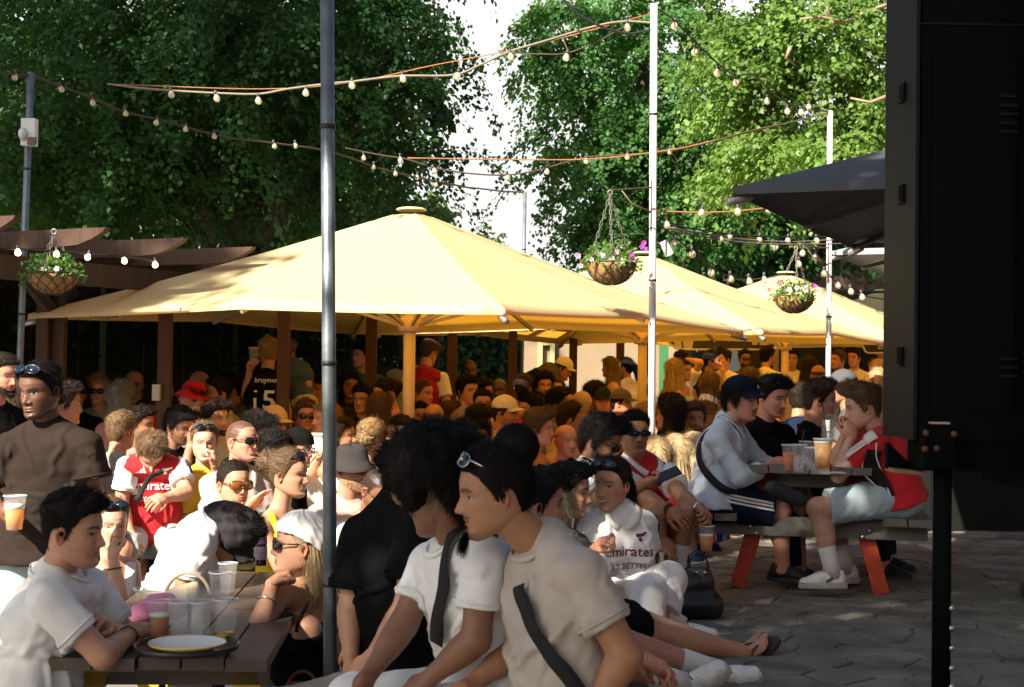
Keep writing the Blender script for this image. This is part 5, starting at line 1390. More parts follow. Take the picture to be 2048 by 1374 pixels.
pp('dark haired man with a beard lighting a cigarette, head lowered', 358, 852, 74, 62, 50, d=9.7, skin='fair', hair='medium', hairc='black', beard=.55, top=('tee', 'black'), pitch=18, arm='mouth')
pp('man with a short beard half hidden behind the cigarette smoker', 432, 838, 70, 50, 40, d=10.2, skin='tan', hair='medium', hairc='dark', beard=.6, top=('tee', 'grey'))
pp('man in a grey T-shirt whose head shows between the smoker and the yellow shirt', 398, 832, 66, -10, 10, d=10.4, skin='fair', hair='buzz', hairc='mid', top=('tee', 'ltgrey'))
pp('man in a beige cap looking right behind the smiling man', 548, 846, 62, 72, 60, d=11.0, skin='tan', hair='short', hairc='dark', hat=('cap', 'tan'), top=('tee', 'offwhite'), pitch=6)
pp('dark haired man in a black T-shirt bending forward behind the smiling man', 512, 862, 76, 80, 70, d=9.4, skin='tan', hair='medium', hairc='black', top=('tee', 'black'), pitch=28)
pp('person with a black mop of hair seen from behind in front of the beige cap', 548, 902, 82, 175, 170, d=8.9, skin='tan', hair='curly', hairc='black', top=('tee', 'black'), hairt=.7)
pp('man with dark glasses and brown hair in orange shade left of the front pole', 612, 832, 60, 15, 20, d=11.2, skin='tan', hair='short', hairc='brown', glasses=('eyes', 'black'), top=('tee', 'tan'))
pp('bearded man in a dark jacket cut off by the left edge of the photo', 4, 750, 88, 62, 60, d=8.0, pose='stand', gz=0, skin='pink', hair='crop', hairc='dark', beard=.6, top=('long', 'black'), pitch=8)
pp('person with long brown hair seen from behind at the far left', 30, 818, 82, 160, 150, d=8.6, female=True, skin='fair', hair='long', hairc='brown', hlen=.38, top=('tee', 'dgrey'))
pp('person in an orange top showing behind the standing man with the beer', 128, 810, 80, 120, 40, d=8.4, skin='tan', hair='short', hairc='dark', top=('tee', 'orange'))
# --- pergola row
pp('man in a navy baseball cap with a white monogram under the pergola', 152, 790, 56, 14, 10, d=12.2, skin='tan', hair='short', hairc='dark', hat=('cap', 'navy'), top=('tee', 'black')); NEAR['nycap'] = PEOPLE[-1]
pp('fair person in big sunglasses and an olive open shirt under the pergola', 196, 782, 56, 10, 8, d=12.4, skin='fair', hair='medium', hairc='sand', glasses=('eyes', 'black', 'black', (.034, .022)), top=('polo', 'sage'))
pp('woman with wavy grey hair and a blush top turned away under the pergola', 246, 798, 62, 165, 160, d=11.4, female=True, skin='fair', hair='longw', hairc='grey', hlen=.24, top=('tee', 'pink'), hairt=1.7)
pp('bald man in dark glasses at the back under the pergola', 268, 768, 54, -5, 0, d=12.8, skin='tan', hair='bald', hairc='brown', glasses=('eyes', 'black'), top=('tee', 'black'), beard=.3)
pp('person in a red football shirt with white sleeves hidden behind a pergola post', 330, 775, 54, 170, 165, d=12.2, skin='tan', hair='short', hairc='dark', top=('tee', 'red'), sleeve_c='white')
NEAR['polka'] = pp('woman in a red bucket hat with white polka dots, facing left', 384, 796, 58, -62, -130, d=11.6, female=True, skin='fair', hair='long', hairc='dark', hlen=.16, hat=('bucket', 'red'), top=('tee', 'pink'), pitch=-12)
pp('balding man behind the polka dot hat', 398, 768, 50, -30, -10, d=13.0, skin='tan', hair='bald', hairc='mid', top=('tee', 'blue'))
pp('young man in a white and red football shirt facing left under the pergola', 438, 786, 54, -70, -110, d=12.0, skin='fair', hair='short', hairc='dark', top=('tee', 'white'), sleeve_c='crimson')
pp('person in an olive shirt behind the white and red football shirt', 462, 778, 50, -80, -100, d=12.8, skin='tan', hair='short', hairc='black', top=('tee', 'olive'))
NEAR['fifteen'] = pp('standing man in a black football shirt with a large number 15 on the back', 536, 706, 60, -155, 165, d=12.1, pose='stand', gz=.18, skin='fair', hair='fade', hairc='sand', top=('tee', 'black'), armR='down', wrL=(500, 738, -.1), elL=(492, 790, .0), handL='grip', bottom=('shorts', 'black'), shR=(562, 758, .05), shL=(510, 756, 0))
pp('man in blue T-shirt and light grey shorts, hand on hip, half behind a post', 572, 708, 56, 170, 150, d=12.5, pose='stand', gz=.1, skin='fair', hair='short', hairc='mid', top=('tee', 'blue'), nk=(580, 726, 0), shR=(606, 738, 0), elR=(614, 770, -.05), wrR=(590, 795, -.02), shL=(566, 745, 0), pel=(592, 812, 0), bottom=('shorts', 'ltgrey'))
pp('woman with dark hair partly hidden by the left side of the front pole', 640, 780, 52, -30, 5, d=12.8, female=True, skin='tan', hair='long', hairc='dark', top=('tank', 'olive'), armR='head')
pp('dark haired woman in a leopard print blouse right of the front pole', 700, 772, 50, 20, 10, d=13.2, female=True, skin='tan', hair='long', hairc='dark', top=('tee', 'char'))
pp('young man in a green striped T-shirt standing behind the tables', 722, 712, 44, -40, 5, d=14.4, pose='stand', skin='fair', hair='short', hairc='black', top=('tee', 'green'), armR='cup', armL='down'); NEAR['stripes'] = PEOPLE[-1]
pp('woman in a hot pink tank top looking down to the left beside the main pole', 772, 786, 56, -72, -100, d=11.6, female=True, skin='pink', hair='bun', hairc='dark', tie=(0, -.1, .02), top=('tank', 'hotpink'), pitch=18)
pp('woman with brown wavy hair seen from behind left of the pink tank top', 760, 820, 58, 170, 170, d=11.0, female=True, skin='tan', hair='longw', hairc='brown', top=('tee', 'dgrey'))
pp('man with dark hair in the shade left of the pink tank top holding a phone', 726, 800, 54, -20, 10, d=12.0, skin='tan', hair='short', hairc='black', top=('tee', 'black'), armL='cup')
pp('heavy man in a grey T-shirt bending over behind the main pole', 815, 742, 46, 150, 160, d=13.8, pose='stand', gz=0, skin='fair', hair='short', hairc='dark', top=('oversize', 'sage'), lean=30, pitch=40, nk=(822, 745, 0), fat=1.15)
NEAR['redback'] = pp('standing man in a red football shirt with white shoulders seen from behind', 858, 706, 46, 150, 165, d=13.6, pose='stand', skin='fair', hair='short', hairc='brown', top=('tee', 'crimson'), sleeve_c='offwhite', pitch=20, arm='down', bottom=('shorts', 'white'))
pp('woman in a white top with tied dark hair right of the main pole', 846, 788, 50, 60, 60, d=12.8, female=True, skin='pink', hair='bun', hairc='brown', top=('tank', 'white'))
pp('dark skinned man in a plain white T-shirt seated between two pergola posts', 938, 742, 46, 10, 5, d=14.6, skin='dark', hair='buzz', hairc='black', top=('tee', 'white'))
pp('man with dark curly hair in a grey-blue shirt leaning in under the parasol', 936, 782, 54, 40, 130, d=12.2, skin='fair', hair='curly', hairc='black', hairt=.6, top=('tee', 'lilac'))
pp('man with curly black hair in a pale blue shirt next to the grey-blue shirt', 964, 786, 50, 70, 120, d=12.8, skin='pink', hair='curly', hairc='black', hairt=.6, top=('tee', 'sky'))
pp('dark skinned man in a maroon football shirt before a pergola post', 998, 782, 48, -15, 0, d=13.6, skin='dark', hair='buzz', hairc='black', beard=.5, top=('tee', 'crimson'))
pp('tanned man with short black hair looking over a white shirt in the centre', 966, 808, 54, 5, 5, d=11.8, skin='tan', hair='crop', hairc='black', top=('tee', 'tan'))
pp('man in a light baseball cap facing right in the centre of the crowd', 1010, 826, 60, 74, 60, d=11.0, skin='tan', hair='short', hairc='dark', beard=.4, hat=('cap', 'stone'), top=('tee', 'taupe'))
pp('dark haired man in a sunlit white T-shirt turned away in the centre', 956, 846, 62, 110, 130, d=10.6, skin='tan', hair='medium', hairc='black', top=('tee', 'white'), pitch=15)
pp('dark skinned man in red mirrored sunglasses with a hand at his chin', 928, 876, 66, 20, 25, d=10.0, skin='deep', hair='curly', hairc='black', hairt=.7, glasses=('eyes', 'red', 'black', (.036, .02)), top=('tee', 'cream'), arm='table', armR='chin')
NEAR['stripe_sh'] = pp('dark haired youth in a cream shirt with three black shoulder stripes', 958, 876, 62, 0, 20, d=10.4, skin='brown', hair='medium', hairc='black', top=('tee', 'cream'))
pp('smiling bearded man right of the main pole', 840, 832, 52, 12, 10, d=12.2, skin='tan', hair='crop', hairc='black', beard=.6, smile=.8, top=('tee', 'black'))
pp('bald man seen from behind right of the main pole', 869, 836, 52, 150, 150, d=12.0, skin='fair', hair='bald', hairc='sand', top=('tee', 'tan'))
pp('person with a rust coloured crop seen from the side under the parasol', 900, 832, 52, 80, 60, d=12.2, skin='tan', hair='short', hairc='brown', top=('tee', 'orange'))
pp('woman with long brown hair between the bald man and the red mirrored sunglasses', 880, 866, 60, 170, 170, d=10.8, female=True, skin='tan', hair='long', hairc='brown', top=('tank', 'orange'))
pp('woman with long dark hair in the shade left of the afro', 800, 868, 66, -60, -60, d=10.2, female=True, skin='brown', hair='longw', hairc='dark', top=('tee', 'black'))
NEAR['redback2'] = pp('man in a white and red shirt seen from behind near the thin pole', 1046, 776, 46, 170, 160, d=13.8, skin='tan', hair='short', hairc='dark', top=('tee', 'crimson'), sleeve_c='white')
pp('bearded young man in black looking at the camera under the parasol', 1088, 772, 46, 12, 0, d=14.0, skin='tan', hair='medium', hairc='black', beard=.7, top=('tee', 'black'))
pp('young man in a yellow and blue football shirt behind the bearded man in black', 1110, 778, 44, 8, 10, d=14.4, skin='pink', hair='short', hairc='mid', top=('tee', 'yellow'))
pp('standing man in a white cap and dark T-shirt bending to the right', 1126, 738, 40, 84, 80, d=16.0, pose='stand', gz=.1, lean=55, pitch=20, skin='tan', hair='short', hairc='dark', hat=('cap', 'offwhite'), top=('tee', 'dgrey'), nk=(1112, 742, 0), pel=(1072, 760, 0))
pp('long haired person in orange light turned to the right, head thrown back', 1078, 858, 66, 80, 70, d=10.2, skin='pink', hair='medium', hairc='brown', hairt=1.4, top=('tee', 'orange'), glasses=('head', 'black'))
pp('red faced bald man with ginger stubble near the white football shirt', 1132, 882, 62, 30, 20, d=10.4, skin='pink', hair='bald', hairc='ginger', beard=.35, top=('tee', 'orange'))
pp('man with short dark hair under the parasol above the bald red face', 1136, 838, 58, 120, 110, d=11.2, skin='tan', hair='short', hairc='dark', top=('tee', 'tan'))
pp('dark haired man with an orange lit cheek beside a sunlit blond head', 1060, 820, 56, -60, -40, d=11.8, skin='tan', hair='medium', hairc='black', top=('tee', 'brown'))
pp('person with white sunglasses pushed up on dark hair', 1116, 806, 52, 90, 90, d=12.4, skin='tan', hair='medium', hairc='black', glasses=('head', 'black', 'white'), top=('tee', 'brown'))
pp('person in a tan beanie seen from behind under the second parasol', 1164, 812, 52, 170, 170, d=12.6, skin='tan', hair='short', hairc='blonde', hat=('beanie', 'tan'), top=('tee', 'brown'))
pp('person with bushy black curls under the second parasol', 1190, 790, 46, 60, 40, d=14.2, skin='brown', hair='afro', hairc='black', hairt=.45, top=('tee', 'black'))
pp('man in a navy cap with a small white mark facing the camera', 1206, 802, 46, 0, 0, d=14.0, skin='pink', hair='short', hairc='dark', hat=('cap', 'navy'), top=('tee', 'navy'))
pp('woman with long fair hair and a blush top standing at a pergola post', 1220, 735, 38, -120, -100, d=17.0, pose='stand', gz=.1, female=True, skin='fair', hair='long', hairc='sand', top=('tee', 'blush'), arm='down', q=1)
pp('dark ponytailed woman in a white shirt standing left of the second yellow pole', 1252, 735, 38, -140, -160, d=17.4, pose='stand', gz=.1, female=True, skin='fair', hair='ponytail', hairc='black', top=('long', 'white'), bottom=('trousers', 'grey'))
pp('person with dark hair behind the second yellow pole', 1242, 806, 48, 80, 80, d=13.6, skin='tan', hair='short', hairc='black', top=('tee', 'orange'), hat=('cap', 'dgrey'))
pp('person with curly fair brown hair below the second yellow pole', 1292, 842, 54, 170, 170, d=11.8, female=True, skin='tan', hair='curly', hairc='sand', top=('tee', 'brown'))
pp('woman with big dark brown curls right of the white pole', 1338, 830, 62, -120, -120, d=10.8, female=True, skin='tan', hair='longw', hairc='dark', hairt=2.0, hlen=.26, top=('tee', 'brown'))
pp('bearded curly haired man under the parasol facing the camera', 1388, 838, 60, 4, 0, d=11.0, skin='tan', hair='curly', hairc='brown', beard=.7, top=('tee', 'orange'), hairt=.7)
pp('person with short dark hair behind the curly man', 1424, 812, 50, -60, -30, d=13.0, skin='tan', hair='short', hairc='dark', top=('tee', 'brown'))
pp('woman with long straight blonde hair seen from behind at the white pole', 1308, 912, 84, 175, 175, d=9.2, female=True, skin='fair', hair='long', hairc='blonde', hlen=.36, top=('tee', 'red'))
pp('woman with long straight golden hair seen from behind right of the white pole', 1352, 908, 82, 172, 170, d=9.3, female=True, skin='fair', hair='long', hairc='blonde', hlen=.40, top=('tank', 'brown'))
pp('woman with a half tied pale blonde mane seen from behind next to the blue shirt', 1388, 902, 76, 178, 178, d=9.8, female=True, skin='fair', hair='long', hairc='pale', hlen=.36, top=('tank', 'red'))
# --- standing at the stall
pp('standing woman with long wavy blonde hair in a black vest at the stall', 1350, 742, 42, 150, 120, d=15.6, pose='stand', gz=.05, female=True, skin='fair', hair='longw', hairc='blonde', top=('tank', 'black'), arm='down', bottom=('trousers', 'black'), q=1)
pp('person in a white T-shirt with a raised arm standing behind the blonde woman', 1362, 722, 36, 160, 140, d=17.6, pose='stand', gz=.05, skin='fair', hair='short', hairc='black', top=('tee', 'white'), armR='head')
pp('person in a grey vest standing beside the blonde woman at the stall', 1368, 742, 38, 40, 20, d=16.6, pose='stand', gz=.0, female=True, skin='fair', hair='bun', hairc='black', top=('tank', 'sky'), arm='cup')
pp('man in a black T-shirt reaching to the right at the stall', 1424, 722, 38, 85, 80, d=16.8, pose='stand', gz=.05, skin='tan', hair='short', hairc='black', top=('tee', 'black'), arm='cup')
pp('man in a white T-shirt with a hand raised to his face at the stall', 1446, 718, 36, -60, -20, d=17.8, pose='stand', skin='fair', hair='short', hairc='dark', top=('tee', 'white'), armL='chin')
pp('bearded man in sunglasses standing in the dark of the stall', 1490, 718, 36, 10, 5, d=18.2, pose='stand', skin='brown', hair='crop', hairc='black', beard=.7, glasses=('eyes', 'black'), top=('tee', 'dgrey'))
pp('man in a white T-shirt turned away left of the third yellow pole', 1534, 714, 36, 140, 150, d=18.2, pose='stand', skin='tan', hair='short', hairc='black', top=('tee', 'white'), arm='down')
pp('man in a white T-shirt facing the camera right of the third yellow pole', 1584, 718, 34, -12, -10, d=19.0, pose='stand', skin='fair', hair='short', hairc='dark', top=('tee', 'white'), arm='cup')
pp('woman with long dark hair in a black top right of the third yellow pole', 1618, 735, 38, 160, 150, d=16.8, pose='stand', gz=0, female=True, skin='tan', hair='longw', hairc='dark', top=('tank', 'black'))
pp('bald man with a sunlit scalp before the thin white pole', 1636, 752, 42, 170, 170, d=15.4, skin='tan', hair='bald', hairc='brown', top=('tee', 'grey'), pose='stand', gz=0)
pp('tall man in a dark green shirt standing behind the thin white pole', 1676, 720, 36, -60, -20, d=18.0, pose='stand', skin='tan', hair='short', hairc='brown', top=('tee', 'olive'), arm='cup')
pp('man in a white T-shirt looking left at the right end of the stall', 1708, 716, 34, -40, -30, d=18.8, pose='stand', skin='pink', hair='short', hairc='dark', top=('tee', 'white'))
pp('blonde person at the edge of the black screen', 1755, 742, 40, -120, -120, d=16.0, pose='stand', gz=0, female=True, skin='fair', hair='long', hairc='blonde', top=('tee', 'tan'))
pp('person with long dark fair hair standing left of the navy captain cap', 1420, 772, 52, 165, 160, d=13.0, female=True, skin='fair', hair='long', hairc='mid', top=('tank', 'brown'), gz=.3)
pp('person in a dark grey cap behind the men at the red legged table', 1686, 776, 62, -100, -100, d=10.6, skin='tan', hair='short', hairc='dark', hat=('cap', 'dgrey'), top=('tee', 'dgrey'), gz=.5)
pp('dark haired person between the two men in black at the red legged table', 1600, 800, 58, 150, 150, d=11.4, skin='tan', hair='short', hairc='dark', top=('tee', 'navy'), gz=.4)
pp('person with fair hair behind the men at the red legged table', 1500, 760, 46, 160, 160, d=13.8, female=True, skin='tan', hair='long', hairc='mid', top=('tee', 'brown'), gz=.3)
# --- kerb group on the terrace
NEAR['w1'] = pp('bearded man in dark glasses and a white football shirt with navy trim, looking down', 1203, 882, 104, 66, 60, d=7.2, q=0, gz=TZ, pitch=22, skin='olive', hair='medium', hairc='black', beard=.9, glasses=('eyes', 'black'), top=('tee', 'white'), hairt=1.15,
   nk=(1180, 935, .03), shR=(1140, 958, -.16), shL=(1222, 955, .16), elR=(1218, 1012, -.28), wrR=(1288, 968, -.22), handR='grip', hxR=(1, 0, .2), hzR=(0, -.5, -.8), pel=(1150, 1085, .05), bottom=('shorts', 'black'))
NEAR['w2'] = pp('clean shaven man in narrow sunglasses and red and white football shirt on the kerb', 1268, 868, 98, 14, 28, d=7.55, q=0, gz=TZ, pitch=-4, skin='olive', hair='crop', hairc='black', glasses=('eyes', 'black', 'black', (.03, .014)), top=('polo', 'red'), sleeve_c='white', nosew=1.15, nose=1.05,
   nk=(1278, 926, .05), shR=(1236, 952, -.02), shL=(1334, 950, .04), elL=(1362, 992, -.22), wrL=(1398, 1018, -.36), handL='grip', elR=(1290, 995, -.28), wrR=(1340, 1022, -.38), handR='relax', pel=(1270, 1060, .15), knL=(1372, 1030, -.3), knR=(1310, 1030, -.35), anL=(1352, 1140, -.28), anR=(1322, 1140, -.34), bottom=('shorts', 'red'), shoes='white', socks='offwhite')
NEAR['w3'] = pp('laughing woman in a white football shirt with maroon trim, blue sunglasses on her head', 1222, 968, 104, -32, 8, d=6.55, q=0, gz=TZ, female=True, smile=1.0, pitch=4, skin='fair', hair='ponytail', hairc='dark', hlen=.22, glasses=('head', 'blue'), top=('polo', 'white'),
   nk=(1238, 1030, .04), shR=(1178, 1052, -.02), shL=(1286, 1048, .05), elL=(1296, 1130, .12), wrL=(1266, 1180, .05), elR=(1172, 1118, -.08), wrR=(1196, 1092, -.25), handR='grip', hxR=(.3, -.4, .3), pel=(1245, 1195, .1), knL=(1338, 1158, -.12), anL=(1322, 1225, -.2), knR=(1300, 1180, -.3), anR=(1290, 1240, -.35), bottom=('wide', 'white'), shoes='white')
NEAR['w4'] = pp('dark haired man in profile sitting next to the laughing woman', 1136, 982, 106, 80, 75, d=6.4, gz=TZ, pitch=6, skin='fair', hair='medium', hairc='black', beard=.45, smile=.5, top=('tee', 'dgrey'), glasses=('head', 'black'), hairt=.8,
   pel=(1160, 1215, 0), knR=(1282, 1196, 0), anR=(1352, 1246, -.02), ftR=(1, -.15, .12), knL=(1230, 1190, .2), anL=(1240, 1222, .2), bottom=('shorts', 'stone'), shoes='white', socks='offwhite', arm='lap')
NEAR['w5'] = pp('blonde woman seen from behind between the bun and the dark haired man', 1106, 1046, 108, 150, 120, d=5.8, gz=TZ, female=True, skin='fair', hair='long', hairc='pale', hlen=.22, top=('tank', 'stone'), pel=(1130, 1230, 0), knR=(1300, 1266, .1), anR=(1478, 1304, .3), ftR=(.75, .2, .6), knL=(1290, 1250, .3), anL=(1462, 1300, .45), ftL=(.75, .2, .6), bottom=('shorts', 'black'), shoes='sandal')
pp('person with stretched out bare legs and trainers hidden behind the bun', 1075, 1010, 100, 100, 80, d=5.2, gz=TZ, skin='pink', hair='short', hairc='black', top=('tee', 'grey'), nk=(1085, 1090, 0), shR=(1070, 1130, -.1), shL=(1120, 1120, .1), pel=(1110, 1250, .1), knR=(1235, 1282, .3), anR=(1425, 1340, .38), ftR=(1, -.1, .25), knL=(1225, 1320, .1), anL=(1358, 1366, .2), ftL=(.8, -.3, .7), bottom=('shorts', 'white'), shoes='white', socks='offwhite')
# --- right table
NEAR['v1'] = pp('man with a moustache in a navy captain cap and pale blue shirt', 1480, 800, 98, 58, 74, d=8.0, q=0, gz=TZ, skin='pink', hair='medium', hairc='dark', moustache=True, hat=('cap', 'navy'), top=('long', 'sky'), pitch=2, foldk=.7,
   nk=(1452, 850, .03), shR=(1432, 878, -.18), shL=(1474, 868, .16), elR=(1482, 955, -.2), wrR=(1550, 928, -.08), elL=(1530, 940, .15), wrL=(1580, 925, .1), pel=(1428, 998, .03), knR=(1560, 1022, -.05), knL=(1590, 1010, .25), anR=(1565, 1130, -.02), bottom=('shorts', 'navy'), fat=1.06)
NEAR['v2'] = pp('young man in a black T-shirt with a green print, looking down at his table', 1546, 792, 92, 38, 30, d=8.55, q=0, gz=TZ, pitch=16, skin='pink', hair='short', hairc='black', top=('tee', 'black'), glasses=('head', 'black'), arm='table')
NEAR['v3'] = pp('man in plain black T-shirt in profile on the far side of the red legged table', 1640, 800, 88, 84, 70, d=8.8, q=0, gz=TZ, pitch=4, skin='pink', hair='short', hairc='dark', top=('tee', 'black'), arm='table')
NEAR['v4'] = pp('boy in red football shirt with black side panel, hands at his chin, on a bench', 1726, 815, 98, -98, -82, d=7.85, q=0, gz=TZ, pitch=10, skin='pale', hair='quiff', hairc='mid', top=('tee', 'red'), part=-.6, loose=.02, lean=20,
   nk=(1768, 868, .02), shL=(1752, 888, -.16), shR=(1740, 880, .16), elL=(1676, 950, -.08), wrL=(1704, 872, -.04), handL='fist', hxL=(-.2, .2, 1), elR=(1662, 940, .14), wrR=(1694, 862, .08), handR='fist', hxR=(-.2, 0, 1), pel=(1788, 990, .02), knL=(1636, 1016, -.12), anL=(1664, 1142, -.12), knR=(1662, 1030, .16), anR=(1690, 1132, .2), ftL=(-1, -.1, 0), ftR=(-1, .05, 0), bottom=('shorts', 'ltdenim'), shoes='white', socks='offwhite')
# ------------------------------------------------------------------ poles
galv = mat('galvanised', (.20, .23, .25), .45, metal=.55, var=.28, vscale=14, bump=.12, bscale=60)
whp = mat('pole_white', (.72, .68, .66), .45, var=.08)
def pole(label, top, bot, d0, d1, r, m, cap=True):
    a = P(*top, d0); b = P(*bot, d1); b = a + (b - a) * (a[2] / (a[2] - b[2]))
    t = thing('pole', b, label, 'pole', None)
    s_ = SM(MB()); s_.tube([b, (a + b) / 2, a], r, 18); obj('shaft', s_, m, t)
    for f_ in (.30, .55, .82):
        p = b + (a - b) * f_; c = SM(MB()); c.tube([p - (0, 0, .008), p + (0, 0, .008)], r * 1.12, 14); obj('cable_tie', c, mat('tie_black', (.02, .02, .02), .5), t)
    return t
def pole_z(px, py, d, z): return P(px, py, d)
pole('thick grey galvanised pole standing in front of the crowd', (654, -60), (661, 1374), 5.05, 5.05, .0245, galv)
lp_ = pole('leaning grey pole at the far left with a white lamp box', (62, 145), (38, 770), 9.75, 9.75, .0235, galv)
pole('white painted pole carrying the nearer flower basket', (1308, 8), (1303, 900), 9.75, 9.75, .0245, whp)
pole('white painted pole carrying the smaller flower basket', (1660, 222), (1657, 700), 12.4, 12.4, .0235, whp)
pole('thin distant grey pole in the gap of sky', (1050, 384), (1044, 720), 17.0, 17.0, .022, galv)
# lamp box on the left pole
lb = thing('security_lamp', P(58, 266, 9.70), 'small white lamp box with a dark red lens strapped to the leaning pole', 'lamp')
c = P(59, 265, 9.68)
obj('housing', MB().box(c, (.095, .07, .185)), mat('white_plastic', (.66, .66, .68), .4, var=.06), lb)
sp = SM(MB()); sp.ball(P(46, 268, 9.64), (.03, .04, .045), 12, 8); obj('sensor', sp, mat('white_plastic', (.66, .66, .68)), lb)
obj('lens', MB().box(P(64, 282, 9.63), (.058, .02, .05)), mat('red_lens', (.09, .012, .02), .15), lb)

fl = thing('floodlight', P(1331, 496, 9.8), 'small pale floodlight clamped behind the nearer white pole', 'lamp')
q_ = P(1331, 496, 9.8); obj('housing', MB().bar(q_ + (-.02, 0, .045), q_ + (.03, 0, -.05), .06, .05), mat('white_plastic', (.66, .66, .68)), fl); obj('arm', MB().bar(P(1308, 486, 9.8), q_, .012, .012), mat('tie_black', (.02, .02, .02)), fl)
# ------------------------------------------------------------------ string lights
cab = mat('cable_brown', (.06, .04, .026), .7, var=.1); cabk = mat('cable_black', (.015, .016, .016), .6); rope = mat('rope_orange', (.34, .13, .05), .8); cabw = mat('cable_pale', (.20, .165, .13), .6)
bulb_m = mat('bulb_glass', (.80, .70, .50), .08, var=0, spec=.8, alpha=.55); sock = mat('bulb_socket', (.05, .045, .04), .5)
lit_m = mat('bulb_lit', (1, .8, .45), .4, var=0, emit=(1, .72, .34), estr=5)
bmesh_glass = SM(MB()).lathe([(.010, -.010), (.013, -.018), (.0225, -.034), (.0255, -.047), (.022, -.060), (.012, -.069), (.0, -.0715)], n=12).mesh('bulb', True)
bmesh_sock = SM(MB()).lathe([(.0, .02), (.011, .018), (.013, .0), (.0125, -.014), (.0, -.016)], n=10).mesh('socket', True)
bmesh_lit = bmesh_glass.copy()
bmesh_glass.materials.append(bulb_m); bmesh_sock.materials.append(sock); bmesh_lit.materials.append(lit_m)
def spline(pts, n=8):
    p = np.asarray(pts, float); pp_ = np.concatenate([2 * p[:1] - p[1:2], p, 2 * p[-1:] - p[-2:-1]]); out = []
    for i in range(len(p) - 1):
        a, b, c, d = pp_[i:i + 4]
        for t in np.linspace(0, 1, n, endpoint=False): out.append(.5 * ((2 * b) + (c - a) * t + (2 * a - 5 * b + 4 * c - d) * t * t + (3 * b - a - 3 * c + d) * t ** 3))
    out.append(p[-1]); return np.array(out)
def string(label, pts, d0, d1, r, m, bulbs=(), lit=False, extra=(), sc=1.0, name='string_lights', cat='string lights'):
    n = len(pts); D = np.linspace(d0, d1, n)
    W = spline([P(x, y, dd) for (x, y), dd in zip(pts, D)])
    t = thing(name, W[len(W) // 2], label, cat, None)
    cb = SM(MB()); cb.tube(W, r, 6); obj('cable', cb, m, t)
    for pts2, m2, r2, do in extra:
        W2 = spline([P(x, y, d0 + (d1 - d0) * i / max(1, len(pts2) - 1) + do) for i, (x, y) in enumerate(pts2)]); cb = SM(MB()); cb.tube(W2, r2, 6); obj('cable', cb, m2, t)
    xs = [q[0] for q in pts]; rl = np.array(t.location)
    for bx, by in bulbs:
        f_ = np.interp(bx, xs, D) if xs[0] < xs[-1] else np.interp(bx, xs[::-1], D[::-1])
        p = P(bx, by - 2, f_)
        b = bpy.data.objects.new('bulb', bmesh_lit if lit else bmesh_glass); COL.objects.link(b); b.parent = t; b.location = p + np.array([0, 0, .045 * sc]) - rl; b.scale = (sc,) * 3
        b.rotation_euler = (random.uniform(-.25, .25), random.uniform(-.25, .25), 0)
        s_ = bpy.data.objects.new('socket', bmesh_sock); COL.objects.link(s_); s_.parent = b
        # short drop wire up to the cable
        k_ = np.argmin(np.linalg.norm((W - p)[:, [0, 2]], axis=1)); gap = W[k_] - (p + np.array([0, 0, .06 * sc]))
        if np.linalg.norm(gap) > .03:
            w_ = SM(MB()); w_.tube([p + np.array([0, 0, .06 * sc]), W[k_]], .003, 4, False); obj('drop_wire', w_, m, t)
    return t
string('thick bundled festoon cable with clear bulbs from the white pole across the top left', [(215, 168), (280, 176), (340, 181), (430, 186), (515, 188), (575, 178), (650, 168), (705, 163), (800, 152), (905, 150), (960, 130), (1020, 103), (1090, 82), (1180, 55), (1245, 43), (1308, 46)], 10.3, 9.75, .008, cabw,
   [(341, 192), (431, 199), (516, 204), (612, 189), (704, 174), (804, 161), (917, 156), (1020, 117), (1135, 118), (1254, 58)], extra=[([(215, 168), (520, 178), (700, 165), (870, 130), (1060, 92), (1308, 26)], rope, .004, .02), ([(1030, 106), (1080, 108), (1135, 106), (1200, 80), (1250, 52)], cab, .005, .0)], sc=.95)
string('brown festoon cable with small bulbs running from the leaning left pole down to the right', [(62, 148), (110, 168), (180, 194), (245, 222), (330, 242), (440, 272), (560, 288), (645, 300), (700, 316), (760, 337), (830, 354), (900, 368), (950, 378)], 9.75, 13.5, .009, cab,
   [(120, 181), (184, 208), (250, 230), (314, 248), (372, 261), (428, 275), (547, 295), (590, 295), (727, 318), (747, 337), (790, 350), (835, 357), (872, 372)], sc=.85)
string('short festoon cable leaving the picture at the upper left corner', [(-60, 142), (0, 147), (62, 150)], 9.3, 9.75, .008, cab, [(32, 157)], sc=.85)
string('festoon cable sagging between trees in the middle with an orange rope above it', [(690, 296), (760, 310), (812, 318), (870, 336), (940, 347), (1010, 350), (1070, 342), (1130, 325), (1180, 314), (1255, 309), (1340, 302), (1420, 284), (1500, 262), (1580, 245), (1660, 225)], 12.0, 12.4, .0075, cab,
   [(868, 344), (1014, 357), (1095, 346), (1172, 325), (1255, 317), (1340, 306), (800, 322)], extra=[([(815, 316), (1000, 319), (1180, 318), (1340, 300), (1420, 283), (1660, 226)], rope, .006, .0), ([(1340, 300), (1352, 318), (1354, 340), (1348, 352)], cab, .005, .0)], sc=.9)
string('short dark festoon cable at the thin distant pole', [(940, 375), (975, 379), (1010, 383), (1050, 384)], 17, 17, .011, cabk, [(981, 391), (1015, 398), (1044, 394)], sc=1.0)
string('festoon cable with large bulbs from the top of the white pole down to the right', [(1308, 14), (1345, 38), (1390, 84), (1437, 128), (1470, 150), (1508, 150), (1540, 182), (1590, 212), (1660, 224)], 9.75, 12.4, .007, cabk,
   [(1350, 55), (1390, 108), (1437, 149), (1471, 168), (1535, 205), (1574, 226), (1600, 228), (1618, 218)], sc=1.0)
